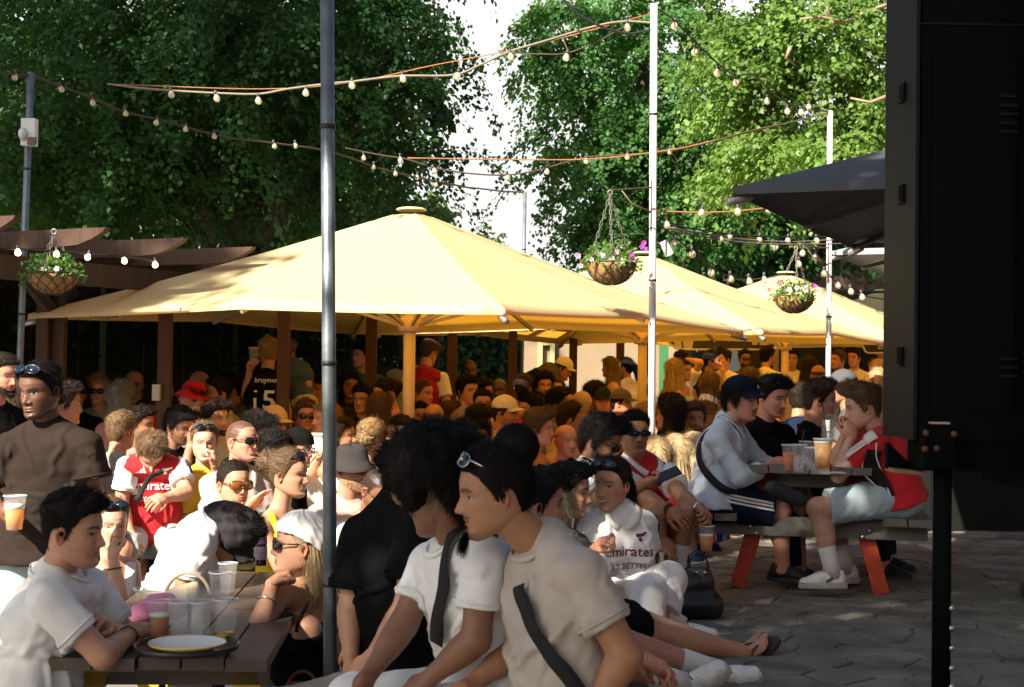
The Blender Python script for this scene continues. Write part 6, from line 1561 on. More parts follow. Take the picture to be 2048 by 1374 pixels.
string('thick black cable looping down from the top edge to the white pole', [(1110, -20), (1150, 22), (1190, 47), (1225, 61), (1262, 67), (1308, 58)], 9.6, 9.75, .009, cabk, name='cable', cat='cable')
string('straight orange rope with bulbs right of the white pole', [(1308, 422), (1400, 425), (1475, 422), (1545, 414), (1600, 404)], 9.75, 9.9, .006, rope, [(1332, 453), (1405, 429), (1475, 427), (1540, 422)], sc=.95)
string('festoon cable with bulbs hanging low over the second parasol', [(1312, 440), (1350, 474), (1395, 512), (1432, 540), (1478, 560), (1530, 556), (1572, 547)], 9.75, 11.0, .0065, cab, [(1350, 490), (1384, 511), (1425, 549), (1460, 561), (1497, 566), (1528, 563)], sc=1.0)
string('bunched pale cables with bulbs strung to the thinner white pole', [(1340, 456), (1420, 470), (1500, 480), (1580, 484), (1660, 480), (1780, 470)], 9.9, 12.4, .008, cabw, [(1440, 481), (1458, 476), (1519, 482), (1553, 497), (1576, 484), (1632, 484)], extra=[([(1340, 462), (1500, 486), (1660, 488), (1780, 480)], cabw, .006, .1), ([(1340, 450), (1500, 472), (1660, 474), (1780, 478)], cabk, .006, -.05)], sc=.9)
string('short festoon cable behind the smaller flower basket', [(1605, 494), (1632, 512), (1655, 545), (1685, 575), (1720, 590), (1775, 600)], 12.2, 12.6, .006, cabk, [(1607, 509), (1631, 517), (1597, 531), (1648, 550), (1673, 574), (1700, 586), (1722, 597)], sc=1.05)
string('row of glowing round bulbs along the pergola beam', [(-40, 498), (35, 498), (113, 503), (178, 508), (247, 514), (310, 522)], 8.6, 9.4, .008, cabk, [(35, 508), (113, 511), (178, 517), (247, 524), (310, 532)], lit=True, sc=.75)
string('small fairy light string drooping under the left edge of the parasol', [(150, 618), (172, 630), (200, 638), (230, 634), (265, 622)], 10.5, 10.6, .003, cabw, [(165, 630), (190, 640), (215, 642), (240, 635), (262, 626)], sc=.35)

# ------------------------------------------------------------------ hanging baskets
coir = mat('coir', (.30, .165, .07), .95, var=.35, vscale=18, bump=.7, bscale=50); wire = mat('basket_wire', (.035, .035, .03), .5)
chain_m = mat('chain', (.30, .28, .25), .4, metal=.6)
petal = {'pink': mat('petal_pink', (.62, .33, .48), .6, transl=.2), 'purple': mat('petal_purple', (.33, .05, .36), .6, transl=.2), 'white': mat('petal_white', (.75, .72, .70), .6, transl=.2), 'red': mat('petal_red', (.55, .06, .10), .6, transl=.2)}
def basket(label, cx, rimy, wpx, hookpx, d, bracket, seed, flowers, lush=1.0):
    r_ = wpx / 2 * d / F; c = P(cx, rimy, d); hk = P(*hookpx, d); rs = np.random.default_rng(seed)
    t = thing('hanging_basket', c, label, 'flower basket', 'hanging flower baskets')
    prof = [(r_ * math.sin(a), -r_ * .88 * (math.cos(a))) for a in np.linspace(.02, math.pi / 2, 9)]
    ln = SM(MB()).lathe([(x * (1 + rs.uniform(-.02, .02)), z) for x, z in prof] + [(r_ * .9, -.01)], c, 26); obj('liner', ln, coir, t)
    wr = SM(MB())
    for k_ in range(12):
        for sg in (1, -1):
            pts = []
            for a in np.linspace(.15, math.pi / 2, 9):
                th = k_ * math.pi / 6 + sg * (a - .15) * .75
                pts.append(c + np.array([math.cos(th) * r_ * 1.02 * math.sin(a), math.sin(th) * r_ * 1.02 * math.sin(a), -r_ * .9 * math.cos(a)]))
            wr.tube(pts, .0026, 4, False)
    th = np.linspace(0, 2 * math.pi, 25)
    wr.tube(np.column_stack([c[0] + np.cos(th) * r_ * 1.02, c[1] + np.sin(th) * r_ * 1.02, c[2] + 0 * th]), .004, 5, False); obj('wire_frame', wr, wire, t)
    for k_ in range(3):
        a_ = k_ * 2.094 + .5; e = c + np.array([math.cos(a_) * r_, math.sin(a_) * r_, 0]); ch = MB(); L = np.linalg.norm(hk - e); m_ = max(8, int(L / .035))
        for i in range(m_):
            p0 = e + (hk - e) * i / m_; p1 = e + (hk - e) * (i + 1.15) / m_; sdv = unit(np.cross(p1 - p0, [0, 1, 0] if i % 2 else [1, 0, 0])) * .007
            ch.tube([p0 + sdv, p1 + sdv], .0028, 4, False); ch.tube([p0 - sdv, p1 - sdv], .0028, 4, False)
        obj('chain', ch, chain_m, t)
    th = np.linspace(0, 2 * math.pi, 13); hkm = SM(MB()).tube(np.column_stack([hk[0] + np.cos(th) * .016, hk[1] + 0 * th, hk[2] + .016 + np.sin(th) * .016]), .004, 6, False); obj('hook', hkm, chain_m, t)
    nl = int(720 * lush); u = rs.normal(size=(nl, 3)); u[:, 2] = np.abs(u[:, 2]) * .8; u = unit_rows(u)
    pos = c + u * np.array([r_ * 1.15, r_ * 1.15, r_ * .75]) * rs.uniform(.45, 1.12, (nl, 1)) - np.array([0, 0, 1.0]) * (np.maximum(0, np.linalg.norm(u[:, :2], axis=1) - .75) * r_ * rs.uniform(.2, 1.8, nl))[:, None]
    L = rs.uniform(.02, .042, nl); V, Q = leaves(pos, unit_rows(u + rs.normal(0, .6, (nl, 3)) + (0, 0, -.2)), unit_rows(rs.normal(0, .5, (nl, 3)) + u + (0, 0, .6)), L, L * .7)
    obj('foliage', np_mesh('foliage', V - np.array(t.location), Q), LEAF['bright'] if lush > .8 else LEAF['lime'], t)
    for x, y, cc in flowers:
        fc = P(cx + x, rimy + y, d - r_ * rs.uniform(.6, 1.0)); mb = MB(); R = rs.uniform(.016, .024); n_ = np.array([rs.uniform(-.4, .4), -1, rs.uniform(0, .5)]); n_ = unit(n_); a1 = unit(np.cross(n_, [0, 0, 1])); a2 = np.cross(n_, a1)
        for k_ in range(5):
            w0 = k_ * 1.2566; V = [fc] + [fc + n_ * .008 + R * (math.cos(w0 + o_) * a1 + math.sin(w0 + o_) * a2) * q_ for o_, q_ in ((-.5, .85), (-.2, 1.08), (.2, 1.08), (.5, .85))]
            mb.add(V, [], [(0, 1, 2), (0, 2, 3), (0, 3, 4)])
        obj('flower', mb, petal[cc], t)
    if bracket is not None:
        b = SM(MB()); A = P(*bracket[0], d + .05); B = P(*bracket[1], d + .02); Cc = P(*bracket[2], d + .05)
        b.tube([A, B, hk + np.array([0, 0, .034])], .007, 8); b.tube([Cc, (Cc + B) / 2 + (0, 0, -.01), B * .75 + A * .25], .006, 8); b.tube([A + (0, 0, .05), A - (0, 0, .3)], .007, 6); obj('bracket', b, mat('bracket_iron', (.12, .085, .06), .6, metal=.3), t)
    return t
basket('large sunlit flower basket with petunias hanging from the white pole', 1222, 526, 100, (1220, 390), 9.55, ((1303, 375), (1222, 381), (1303, 425)), 31,
   [(-66, -14, 'pink'), (-60, 6, 'pink'), (-28, -18, 'pink'), (-18, -14, 'white'), (2, -10, 'white'), (40, -18, 'purple'), (62, -32, 'purple'), (68, -28, 'purple'), (66, -40, 'purple'), (10, -22, 'pink'), (44, -8, 'purple'), (-40, -6, 'white'), (22, -4, 'white')])
basket('smaller flower basket with purple and red blooms at the thinner white pole', 1588, 592, 78, (1592, 500), 12.2, ((1657, 496), (1594, 492), (1657, 530)), 32,
   [(-50, -12, 'red'), (-30, -26, 'red'), (22, -12, 'white'), (20, -20, 'pink'), (40, -20, 'purple'), (48, -8, 'pink'), (6, -16, 'white'), (-10, -12, 'white')])
basket('shaded fern green basket hanging under the pergola rafters at the left', 106, 546, 100, (108, 468), 9.0, None, 33, [(-20, -4, 'white'), (8, -8, 'white')], .75)

# ------------------------------------------------------------------ black outdoor screen, seen from behind
bkp = mat('screen_black', (.0025, .004, .0036), .7, spec=.08, var=.2, vscale=3, bump=.05, bscale=90); bkd = mat('screen_dark', (.002, .003, .003), .8, spec=.08)
rust = mat('bolt_rust', (.16, .07, .03), .6, metal=.5); chrome = mat('bolt_steel', (.6, .58, .54), .25, metal=.9)
sx = P(1829, 700, 4.6)[0]; zb = P(1828, 880, 4.6)[2]; ztop = 3.35
sc_ = thing('outdoor_screen', (sx + .6, 4.8, 0), 'big black back of an outdoor screen on a steel post at the right edge', 'screen')
obj('side_panel', MB().box((sx + .004, 4.79, (zb + ztop) / 2), (.012, .38, ztop - zb)), mat('screen_side', (.006, .009, .008), .55, spec=.2, var=.15, bump=.04), sc_)
xr = P(2040, 700, 4.6)[0]
obj('back_shell', MB().box(((sx + xr) / 2 + .012, 4.79, (zb + ztop) / 2), (xr - sx - .012, .36, ztop - zb - .004)), bkp, sc_)
px0, pxt, pxb = P(1866, 105, 4.6), P(1866, 105, 4.6)[2], P(1866, 822, 4.6)[2]
obj('access_panel', MB().box(((px0[0] + xr - .02) / 2, 4.606, (pxt + pxb) / 2), (xr - .02 - px0[0], .012, pxt - pxb)), bkp, sc_)
obj('seam', MB().box((sx + .17, 4.606, P(1840, 46, 4.6)[2]), (xr - sx, .006, .006)), mat('screen_side', (.03, .036, .034)), sc_)
obj('lower_rail', MB().box(((sx + .03 + xr) / 2, 4.70, zb - .05), (xr - sx - .03, .16, .10)), bkd, sc_)
for ys in ((192, 211, 228, 246, 263), (717, 735, 752)):
    for y in ys: p = P(2019, y, 4.59); obj('vent_slot', MB().box((p[0], 4.594, p[2]), (.055, .012, .010)), mat('screen_side', (.03, .036, .034)), sc_)
for px, py in ((1810, 185), (1804, 388), (1797, 712)):
    p = P(px, py, 4.75); q_ = MB()
    q_.box((sx - .004, p[1], p[2]), (.010, .058, .058)); obj('grip_recess', q_, bkd, sc_)
    obj('recess_lip', MB().box((sx - .008, p[1], p[2] - .031), (.016, .062, .006)), mat('screen_side', (.03, .036, .034)), sc_)
obj('right_edge', MB().box((xr + .05, 4.72, (zb + ztop) / 2), (.10, .5, ztop - zb + .3)), bkd, sc_)
p0 = P(1845, 848, 4.55); p1 = P(1905, 938, 4.55)
obj('bracket', MB().box(((p0[0] + p1[0]) / 2, 4.56, (p0[2] + p1[2]) / 2), (p1[0] - p0[0], .06, p0[2] - p1[2])), bkd, sc_)
obj('bracket_plate', MB().box((P(1880, 848, 4.55)[0], 4.56, p0[2] + .004), (.055, .05, .006)), mat('plate_pale', (.55, .42, .36), .5), sc_)
for px, py, m_ in ((1852, 866, rust), (1873, 897, rust), (1850, 898, rust), (1908, 868, rust)):
    b = SM(MB()); b.ball(P(px, py, 4.525), (.011, .007, .011), 8, 5); obj('bolt', b, m_, sc_)
a = P(1776, 884, 4.75); b_ = P(1776, 938, 4.75); c_ = P(1838, 944, 4.75)
tri = MB(); tri.add([a, b_, c_, a + (0, .04, 0), b_ + (0, .04, 0), c_ + (0, .04, 0)], [(0, 1, 4, 3), (1, 2, 5, 4), (2, 0, 3, 5)], [(0, 2, 1), (3, 4, 5)]); obj('gusset', tri, bkd, sc_)
obj('foot_flange', MB().bar(b_ + (0, -.02, 0), c_ + (0, -.02, 0), .12, .012), mat('flange_lit', (.30, .20, .11), .5), sc_)  # golden colour stands for light falling on this ledge
pw = P(1892, 1000, 4.62); pst = SM(MB()); pst.tube([(pw[0], 4.66, TZ), (pw[0], 4.66, zb)], .030, 20); obj('post', pst, bkp, sc_)
pl_ = SM(MB()); pl_.lathe([(.0, .02), (.16, .02), (.16, 0)], (pw[0], 4.66, TZ), 20); obj('base_plate', pl_, bkd, sc_)
for y in (1217, 1257, 1297, 1337, 1374): b = SM(MB()); b.ball(P(1903, y, 4.626), (.010, .008, .011), 8, 5); obj('bolt', b, chrome, sc_)

# ------------------------------------------------------------------ picnic tables
def picnic(label, C, ang, L, z0, legm, woodm, W=.72, H=.75, n=6, spread=1.15, seatm=None, bolts=False, group='picnic tables'):
    """C: centre on the ground; ang: direction of the long axis from +x"""
    C = np.array([C[0], C[1], z0]); a = np.array([math.cos(R_(ang)), math.sin(R_(ang)), 0]); b = np.array([-a[1], a[0], 0]); u = np.array([0, 0, 1.0])
    t = thing('picnic_table', C, label, 'table', group); pw = W / n
    for i in range(n):
        o = b * (i - (n - 1) / 2) * pw; e = random.uniform(-.012, .012)
        obj('plank', MB().bar(C + o - a * (L / 2 + e) + u * (H - .02), C + o + a * (L / 2 - e) + u * (H - .02), pw - .008, .04), woodm, t)
    for s1 in (-1, 1):
        for k_ in (-1, 0):
            o = b * s1 * (spread / 2 + .09 + k_ * .13)
            obj('seat_plank', MB().bar(C + o - a * L / 2 + u * .41, C + o + a * L / 2 + u * .41, .12, .04), seatm or woodm, t)
    for s1 in (-1, 1):
        e = C + a * s1 * (L / 2 - .22)
        obj('top_rail', MB().bar(e - b * (W / 2 - .02) + u * (H - .085), e + b * (W / 2 - .02) + u * (H - .085), .045, .085), seatm or woodm, t)
        obj('seat_rail', MB().bar(e + a * s1 * .05 - b * (spread / 2 + .14) + u * .355, e + a * s1 * .05 + b * (spread / 2 + .14) + u * .355, .045, .105), seatm or woodm, t)
        for s2 in (-1, 1):
            top = e + b * s2 * W * .33 + u * (H - .045); bot = e + b * s2 * spread * .40
            obj('leg', MB().bar(bot, top, .085, .045, up=tuple(a)), legm, t)
            if bolts:
                for f_, q_ in ((.355, .018), (.355, -.018)):
                    pb = bot + (top - bot) * (f_ / H) + b * q_ * s2 + u * q_ + a * s1 * .078; m_ = SM(MB()); m_.ball(pb, .014, 8, 5); obj('bolt', m_, mat('bolt_steel', (.6, .58, .54)), t)
    return t
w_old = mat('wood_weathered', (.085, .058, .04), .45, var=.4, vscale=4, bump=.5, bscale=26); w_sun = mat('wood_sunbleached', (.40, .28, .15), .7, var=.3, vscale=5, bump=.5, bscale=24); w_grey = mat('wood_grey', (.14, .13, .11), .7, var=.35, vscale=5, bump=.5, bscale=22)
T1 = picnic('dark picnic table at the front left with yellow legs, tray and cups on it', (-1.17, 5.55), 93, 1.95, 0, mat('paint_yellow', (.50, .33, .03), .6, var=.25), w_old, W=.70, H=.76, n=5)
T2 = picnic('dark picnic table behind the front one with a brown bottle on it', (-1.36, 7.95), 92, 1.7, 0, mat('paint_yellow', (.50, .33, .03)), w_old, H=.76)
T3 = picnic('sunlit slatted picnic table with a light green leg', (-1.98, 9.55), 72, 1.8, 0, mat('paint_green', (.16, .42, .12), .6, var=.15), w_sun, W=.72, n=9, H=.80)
T4 = picnic('weathered picnic table with peeling red legs on the terrace', (1.80, 8.55), 78, 1.7, TZ, mat('paint_red', (.46, .055, .02), .65, var=.35, vscale=8, bump=.3), w_grey, W=.66, H=.70, n=6, spread=.98, bolts=True)
# ------------------------------------------------------------------ cups, bottles, tray
plas = mat('clear_plastic', (.85, .86, .88), .12, var=0, spec=.6, alpha=.13); rimp = mat('plastic_rim', (.85, .86, .88), .15, var=0, spec=.8, alpha=.55)
lager = mat('lager', (.80, .45, .04), .1, var=0, transl=.6, tcol=(.95, .52, .05)); amber = mat('amber_beer', (.62, .24, .02), .1, var=0, transl=.6, tcol=(.85, .34, .02)); orange_d = mat('orange_drink', (.75, .24, .03), .12, var=0, transl=.5, tcol=(.9, .3, .03)); foam = mat('foam', (.80, .76, .66), .9); water = mat('ice_water', (.7, .75, .78), .08, var=0, alpha=.3)
def cup(label, pos, h=.145, r=.042, fill=.0, liq=None, head=0.0, tilt=(0, 0), straw=False, n=20, group=None):
    t = thing('plastic_cup', pos, label, 'cup', group); r0 = r * .72; k_ = (r - r0) / h; pos = np.array(pos)
    s_ = SM(MB()).lathe([(0, 0.002), (r0 * .95, .002), (r0, .004), (r0 + k_ * h * .5, h * .5), (r, h)], pos, n); obj('wall', s_, plas, t)
    rm = SM(MB()).lathe([(r, h - .004), (r + .003, h - .003), (r + .003, h + .002), (r - .001, h + .002)], pos, n); obj('rim', rm, rimp, t)
    if fill:
        zf = h * fill; l_ = SM(MB()).lathe([(0, .004), (r0 * .95, .004), (r0 - .001 + k_ * zf, zf), (0, zf)], pos, n); obj('drink', l_, liq, t)
        if head: f_ = SM(MB()).lathe([(0, zf + .0005), (r0 - .001 + k_ * zf, zf + .0005), (r0 - .001 + k_ * (zf + head), zf + head), (0, zf + head)], pos, n); obj('froth', f_, foam, t)
    if straw: s2 = MB(); s2.tube([pos + (0, 0, .02), pos + (.02, -.01, h + .07)], .003, 6); obj('straw', s2, mat('straw_black', (.02, .02, .02), .4), t)
    t.rotation_euler = (tilt[0], tilt[1], 0)
    return t
zt = .781
def on(px, py, z):
    """where the sight line of a pixel meets height z"""
    v = P(px, py, 1.0) - CAM; return CAM + v * ((z - CAM[2]) / v[2])
tr_c = on(374, 1300, zt); t = thing('tray', tr_c, 'round black serving tray on the front left table', 'tray')
tm = SM(MB()).lathe([(0, 0), (.15, 0), (.165, .006), (.17, .022), (.165, .022), (.158, .010), (.145, .005), (0, .005)], tr_c, 32); obj('dish', tm, mat('tray_black', (.015, .015, .016), .35), t)
pc = on(375, 1297, zt + .01); t = thing('plate', pc, 'white enamel plate with a yellow rim on the tray', 'plate')
obj('disc', SM(MB()).lathe([(0, .004), (.085, .004), (.118, .020), (.122, .022), (.119, .015), (.085, 0), (0, 0)], pc, 32), mat('enamel', (.75, .75, .76), .2, var=.03), t); obj('rim', SM(MB()).lathe([(.119, .019), (.1235, .0235), (.1245, .019), (.1205, .015)], pc, 32), mat('enamel_rim', (.70, .50, .05), .3), t)
cup('plastic cup of orange coloured beer standing beside the stacked cups', on(318, 1283, zt), .135, .038, .62, amber, .01)
for i, (px, py, lb_) in enumerate(((360, 1278, 'left one of the two empty stacked cups on the plate'), (398, 1278, 'right one of the two empty stacked cups on the plate'))):
    q_ = on(px, py, zt + .012); t = cup('clear plastic cup, ' + lb_, q_, .125, .043)
    for z in (.022, .042): rm = SM(MB()).lathe([(.0315, .0), (.043, .125), (.046, .126), (.0455, .130)], q_ + np.array([0, 0, z]), 20); obj('nested_cup', rm, plas, t)
cup('nearly empty plastic cup with a little lager right of the tray', on(450, 1282, zt), .14, .043, .2, lager)
cup('empty tall plastic cup behind the nearly empty lager', on(440, 1225, zt), .15, .042, .0)
cup('empty plastic cup at the back of the front left table', on(455, 1185, zt), .12, .038, .0)
q_ = on(300, 1205, zt); cup('low clear plastic tub in front of the white polo shirt', q_, .055, .06, .15, lager)
# pink bag and hat
def blob(name, label, cat, prims, m, h=.008, k=.02, noise=.004, nf=60, group=None):
    V, Q = sdf_surf(prims, h, k=k, noise=noise, nfreq=nf, seed=5); c = np.array([V[:, 0].mean(), V[:, 1].mean(), V[:, 2].min()])
    o = obj(name, np_mesh(name, V - c, Q), m); o.location = c; return tag(o, label, cat, group)
a = on(300, 1240, zt)
blob('scarf', 'crumpled pink scarf lying on the front left table', 'scarf', [(a + (-.04, .0, .025), a + (.05, .02, .035), .035, .045, {}), (a + (.05, .02, .05), a + (.1, .03, .03), .04, .03, {}), (a + (0, .03, .06), a + (.06, .03, .07), .03, .03, {})], cloth('pinkscarf', (.62, .22, .34)), noise=.008)
hq = on(345, 1222, zt)
ht = thing('straw_hat', hq, 'beige woven hat with an upturned brim lying among the cups', 'hat')
V, Q = sdf_surf([(hq + (-.06, .02, .03), hq + (.04, .02, .05), .035, .05, {'e': (np.array([0, 0, 1.]), .7)}), (hq + (.02, .02, .05), hq + (.075, .03, .09), .045, .02, {})], .008, k=.03, noise=.004, nfreq=50, seed=2); obj('crown', np_mesh('crown', V - hq, Q), mat('straw', (.42, .33, .22), .85, var=.2, bump=.4, bscale=120), ht)
th = np.linspace(.2, 3.0, 14); br = SM(MB()).tube(np.column_stack([hq[0] + .05 + np.cos(th) * .085, hq[1] + .03 + 0 * th, hq[2] + .04 + np.sin(th) * .10]), .007, 8); obj('brim', br, mat('straw', (.42, .33, .22)), ht)
# brown bottle
def bottle(label, pos, h, r, m, lab=None, liquor=None):
    t = thing('bottle', pos, label, 'bottle'); pos = np.array(pos)
    g_ = SM(MB()).lathe([(0, 0), (r, .002), (r, h * .56), (r * .9, h * .64), (r * .42, h * .78), (r * .36, h * .95), (r * .44, h * .96), (r * .44, h), (r * .3, h)], pos, 18); obj('glass', g_, m, t)
    if lab: l_ = SM(MB()).lathe([(r * 1.02, h * .13), (r * 1.02, h * .40)], pos, 18); obj('label', l_, mat('bottle_label', (.36, .30, .36), .6, var=.5, vscale=60), t); l2 = SM(MB()).lathe([(r * 1.02, h * .45), (r * .99, h * .58)], pos, 18); obj('neck_label', l2, mat('bottle_label2', (.18, .10, .20), .6, var=.5, vscale=60), t)
    if liquor: l_ = SM(MB()).lathe([(0, .004), (r * .93, .004), (r * .93, h * .22), (0, h * .22)], pos, 16); obj('drink', l_, liquor, t)
    return t
brg = mat('brown_glass', (.07, .022, .006), .06, var=0, spec=.8)
clg = mat('clear_glass', (.78, .82, .80), .05, var=0, spec=.9, alpha=.28)
bottle('brown beer bottle with a purple grey label beside the blonde in the bandana', on(521, 1131, .78), .225, .03, brg, True)
bottle('clear glass bottle with a slice of lime standing on the terrace', P(1322, 1208, 6.35), .23, .028, clg, None, mat('lime_dregs', (.30, .24, .03), .2))
hb_ = NEAR['w3']['J']['wrR'] + np.array([.03, -.05, -.20])
bottle('clear glass bottle with lime dregs held by the laughing woman', hb_, .24, .028, clg, None, mat('lime_dregs', (.30, .24, .03)))
# held cups
w_ = NEAR['black_stand']['J']['wrR']; cup('plastic cup of lager in the hand of the tall standing man', w_ + np.array([.075, -.055, -.075]), .14, .044, .62, lager, .02)
w_ = NEAR['w2']['J']['wrL']; cup('half full glass of lager hanging from the hand on the kerb', w_ + np.array([.035, -.03, -.21]), .13, .04, .6, lager, .01)
w_ = NEAR['fifteen']['J']['wrL']; cup('empty clear cup held up by the man with number 15', w_ + np.array([.04, -.05, .03]), .15, .045)
# phone in hand
w_ = NEAR['w1']['J']['wrR']; ph = thing('phone', w_ + np.array([.10, -.02, .04]), 'black phone held by the man in the navy trimmed white shirt', 'phone')
obj('case', MB().bar(w_ + np.array([.05, -.03, .022]), w_ + np.array([.17, -.02, .075]), .07, .009, (0, -.5, 1)), mat('phone_black', (.015, .015, .018), .25), ph); obj('lens', MB().box(w_ + np.array([.15, -.03, .061]), (.012, .02, .004)), mat('phone_lens', (.05, .06, .08), .1), ph)
# sunlit table things
def T3p(px, py): return on(px, py, .802)
cup('clear cup with a dark straw on the sunlit slatted table', T3p(382, 1010), .13, .042, .3, amber, straw=True)
cup('white paper cup on the sunlit slatted table', T3p(404, 1004), .12, .04, .9, foam)
# right table things
zr = TZ + .702
for px, py, lb_, a_, h_, kw_ in ((1578, 942, 'plastic cup of orange drink at the left end of the red legged table', orange_d, .135, dict(fill=.72)), (1598, 944, 'clear cup of ice water with a straw on the red legged table', water, .14, dict(fill=.5, straw=True)),
        (1622, 941, 'short empty plastic cup in the middle of the red legged table', water, .12, dict(fill=.3)), (1645, 938, 'large plastic jug cup of pale beer on the red legged table', lager, .16, dict(fill=.86, r=.05, head=.008)), (1612, 930, 'empty plastic cup at the back of the red legged table', water, .13, dict(fill=.2))):
    cup(lb_, on(px, py, zr), h_, kw_.get('r', .038), kw_['fill'], a_, kw_.get('head', 0), straw=kw_.get('straw', False))
q_ = on(1655, 925, zr)
t = cup('tall stack of clear plastic cups with straws behind the pale beer', q_, .13, .04)
for z in (.03, .075, .10, .14): obj('nested_cup', SM(MB()).lathe([(.03, 0), (.04, .13), (.043, .131), (.0425, .135)], q_ + np.array([0, 0, z]), 18), plas, t)
obj('straw', MB().tube([q_ + (0, 0, .1), q_ + (-.03, 0, .33)], .003, 6), mat('straw_black', (.02, .02, .02)), t)
q_ = on(1665, 946, zr); o = obj('beer_mat', MB().box(q_ + np.array([0, 0, .003]), (.12, .09, .004)), mat('paper', (.72, .6, .48), .7)); tag(o, 'pale beer mat at the boy\'s elbow on the red legged table', 'beer mat')
# cards raised in the crowd
def card(label, px, py, d, w_, h_, band=True):
    c = P(px, py, d); t = thing('card', c, label, 'card'); w2 = w_ * d / F; h2 = h_ * d / F
    obj('sheet', MB().box(c, (w2, .004, h2)), mat('card_white', (.80, .77, .70), .7, var=.04), t)
    if band: obj('print_band', MB().box(c + np.array([0, -.0035, h2 * .33]), (w2 * .98, .003, h2 * .16)), mat('print_red', (.60, .24, .16), .7), t)
card('white printed card with a red band held up beside the front pole', 642, 884, 10.1, 48, 36)
card('plain white card held up left of the afro', 812, 874, 10.0, 30, 44, False)
# bags
bq = P(1392, 1222, 7.0); bg_ = thing('handbag', bq, 'black leather handbag with brass clasps standing on the terrace', 'handbag'); bq[2] = TZ
V, Q = sdf_surf([(bq + (-.07, 0, .06), bq + (.07, .0, .06), .07, .07, {'e': (np.array([0, 0, 1.]), 1.1)}), (bq + (-.055, 0, .15), bq + (.05, 0, .17), .05, .045, {}), (bq + (-.04, 0, .22), bq + (.04, 0, .22), .03, .03, {})], .009, k=.04, noise=.004, nfreq=30)
V[:, 2] = np.maximum(V[:, 2], TZ + .002)
obj('bag_body', np_mesh('bag_body', V - np.array(bg_.location), Q), mat('leather_black', (.014, .013, .013), .35, bump=.2, bscale=90), bg_)
for x in (-.035, .005): obj('clasp', SM(MB()).ball(bq + np.array([x + .03, -.045, .225]), .009, 8, 5), mat('brass', (.65, .45, .15), .25, metal=.9), bg_)
th = np.linspace(0, math.pi, 12); obj('handle', SM(MB()).tube(np.column_stack([bq[0] + .01 + np.cos(th) * .05, bq[1] + 0 * th, bq[2] + .22 + np.sin(th) * .1]), .006, 6), mat('leather_black', (.014, .013, .013)), bg_)
rq = P(620, 1368, 5.1); rb_ = thing('red_bag', rq, 'red brown leather bag with handles on the lap of the blonde', 'bag')
V, Q = sdf_surf([(rq + (-.06, 0, -.05), rq + (.07, 0, -.06), .05, .05, {'e': (np.array([0, 0, 1.]), 1.3)})], .009, noise=.004, nfreq=40); obj('bag_body', np_mesh('bag_body', V - rq, Q), mat('leather_red', (.22, .05, .03), .4, bump=.2, bscale=80), rb_)
th = np.linspace(0, math.pi, 14); obj('handle', SM(MB()).tube(np.column_stack([rq[0] - .02 + np.cos(th) * .055, rq[1] - .05 + 0 * th, rq[2] - .02 + np.sin(th) * .075]), .006, 6), mat('leather_red', (.22, .05, .03)), rb_)
th = np.linspace(-.3, math.pi * .8, 14); obj('handle', SM(MB()).tube(np.column_stack([rq[0] + .10 + np.cos(th) * .05, rq[1] - .04 + 0 * th, rq[2] - .03 + np.sin(th) * .085]), .006, 6), mat('leather_dark', (.035, .015, .012), .4), rb_)
# ------------------------------------------------------------------ details on the people
stripe_m = lambda c: mat('print_' + c, CL[c], .8, var=.04)
def strap(who, pts, width, c='black', name='bag_strap'):
    s = NEAR[who]; d0 = s['d']; W = [P(x, y, d0 + (q[0] if q else -.15)) for x, y, *q in pts]
    return ribbon(name, s['root'], s['_bvh'], W, width, mat('webbing_' + c, CL[c], .8, bump=.3, bscale=160), .021 if who == 'bun' else .013, .003)
strap('afro', [(928, 1066, -.02), (908, 1085, -.08), (895, 1130, -.09), (886, 1180, -.08), (878, 1230, -.06), (870, 1290, -.04)], .048)
strap('bun', [(1056, 1176, -.04), (1074, 1222, -.08), (1100, 1275, -.10), (1128, 1325, -.10), (1165, 1395, -.10)], .042)
strap('v1', [(1450, 860, -.02), (1418, 885, -.06), (1404, 922, -.10), (1420, 955, -.16), (1455, 985, -.22), (1490, 1000, -.22)], .042)
strap('gunner', [(325, 945, -.2), (312, 965, -.25), (295, 985, -.25), (270, 1010, -.25), (258, 1022, -.2)], .03)
# red and white football shirt: club lettering and shoulder stripes
g_ = NEAR['gunner']; wm = stripe_m('white')
decal_text(g_, 'Emirates', .072, 0, -.015, wm); decal_text(g_, 'FLY BETTER', .042, .01, -.085, wm)
decal_poly(g_, 'maker_emblem', [[(-.03, 0), (-.012, 0), (-.012, .012), (-.03, .004)], [(-.008, 0), (.01, 0), (.01, .03), (-.008, .016)], [(.014, 0), (.032, 0), (.012, .048)]], wm, -.07, .085)
decal_poly(g_, 'cannon_crest', [[(0, 0), (.03, .005), (.06, .02), (.058, .028), (.03, .02), (0, .018)], [(.008, -.012), (.018, -.018), (.028, -.012), (.024, 0), (.012, 0)]], wm, .05, .095)
def shoulder_stripes(s, side, c, n=3, gap=.017, wd=.009, f0=.05, f1=.62, key='_bvh', off0=None):
    J = s['J']; sh, el, nk = J['sh' + side], J['el' + side], J['nk']; d = unit(el - sh); up_ = unit(J['T'][2] + J['T'][0] * (1 if side == 'L' else -1) * .7)
    b = s.get('_bvh' + side) or s[key]; nrm = unit(up_ - d * (up_ @ d)); sdv = np.cross(d, nrm)
    for i in range(n):
        o = sdv * (i - (n - 1) / 2) * gap
        pts = [sh + d * .29 * f + nrm * .12 + o for f in np.linspace(f0, f1, 5)]
        ribbon('shoulder_stripe', s['root'], b, pts, wd, stripe_m(c), .003, .0015, 12)
for sd in 'LR': shoulder_stripes(g_, sd, 'navy', f0=-.1, f1=.3)
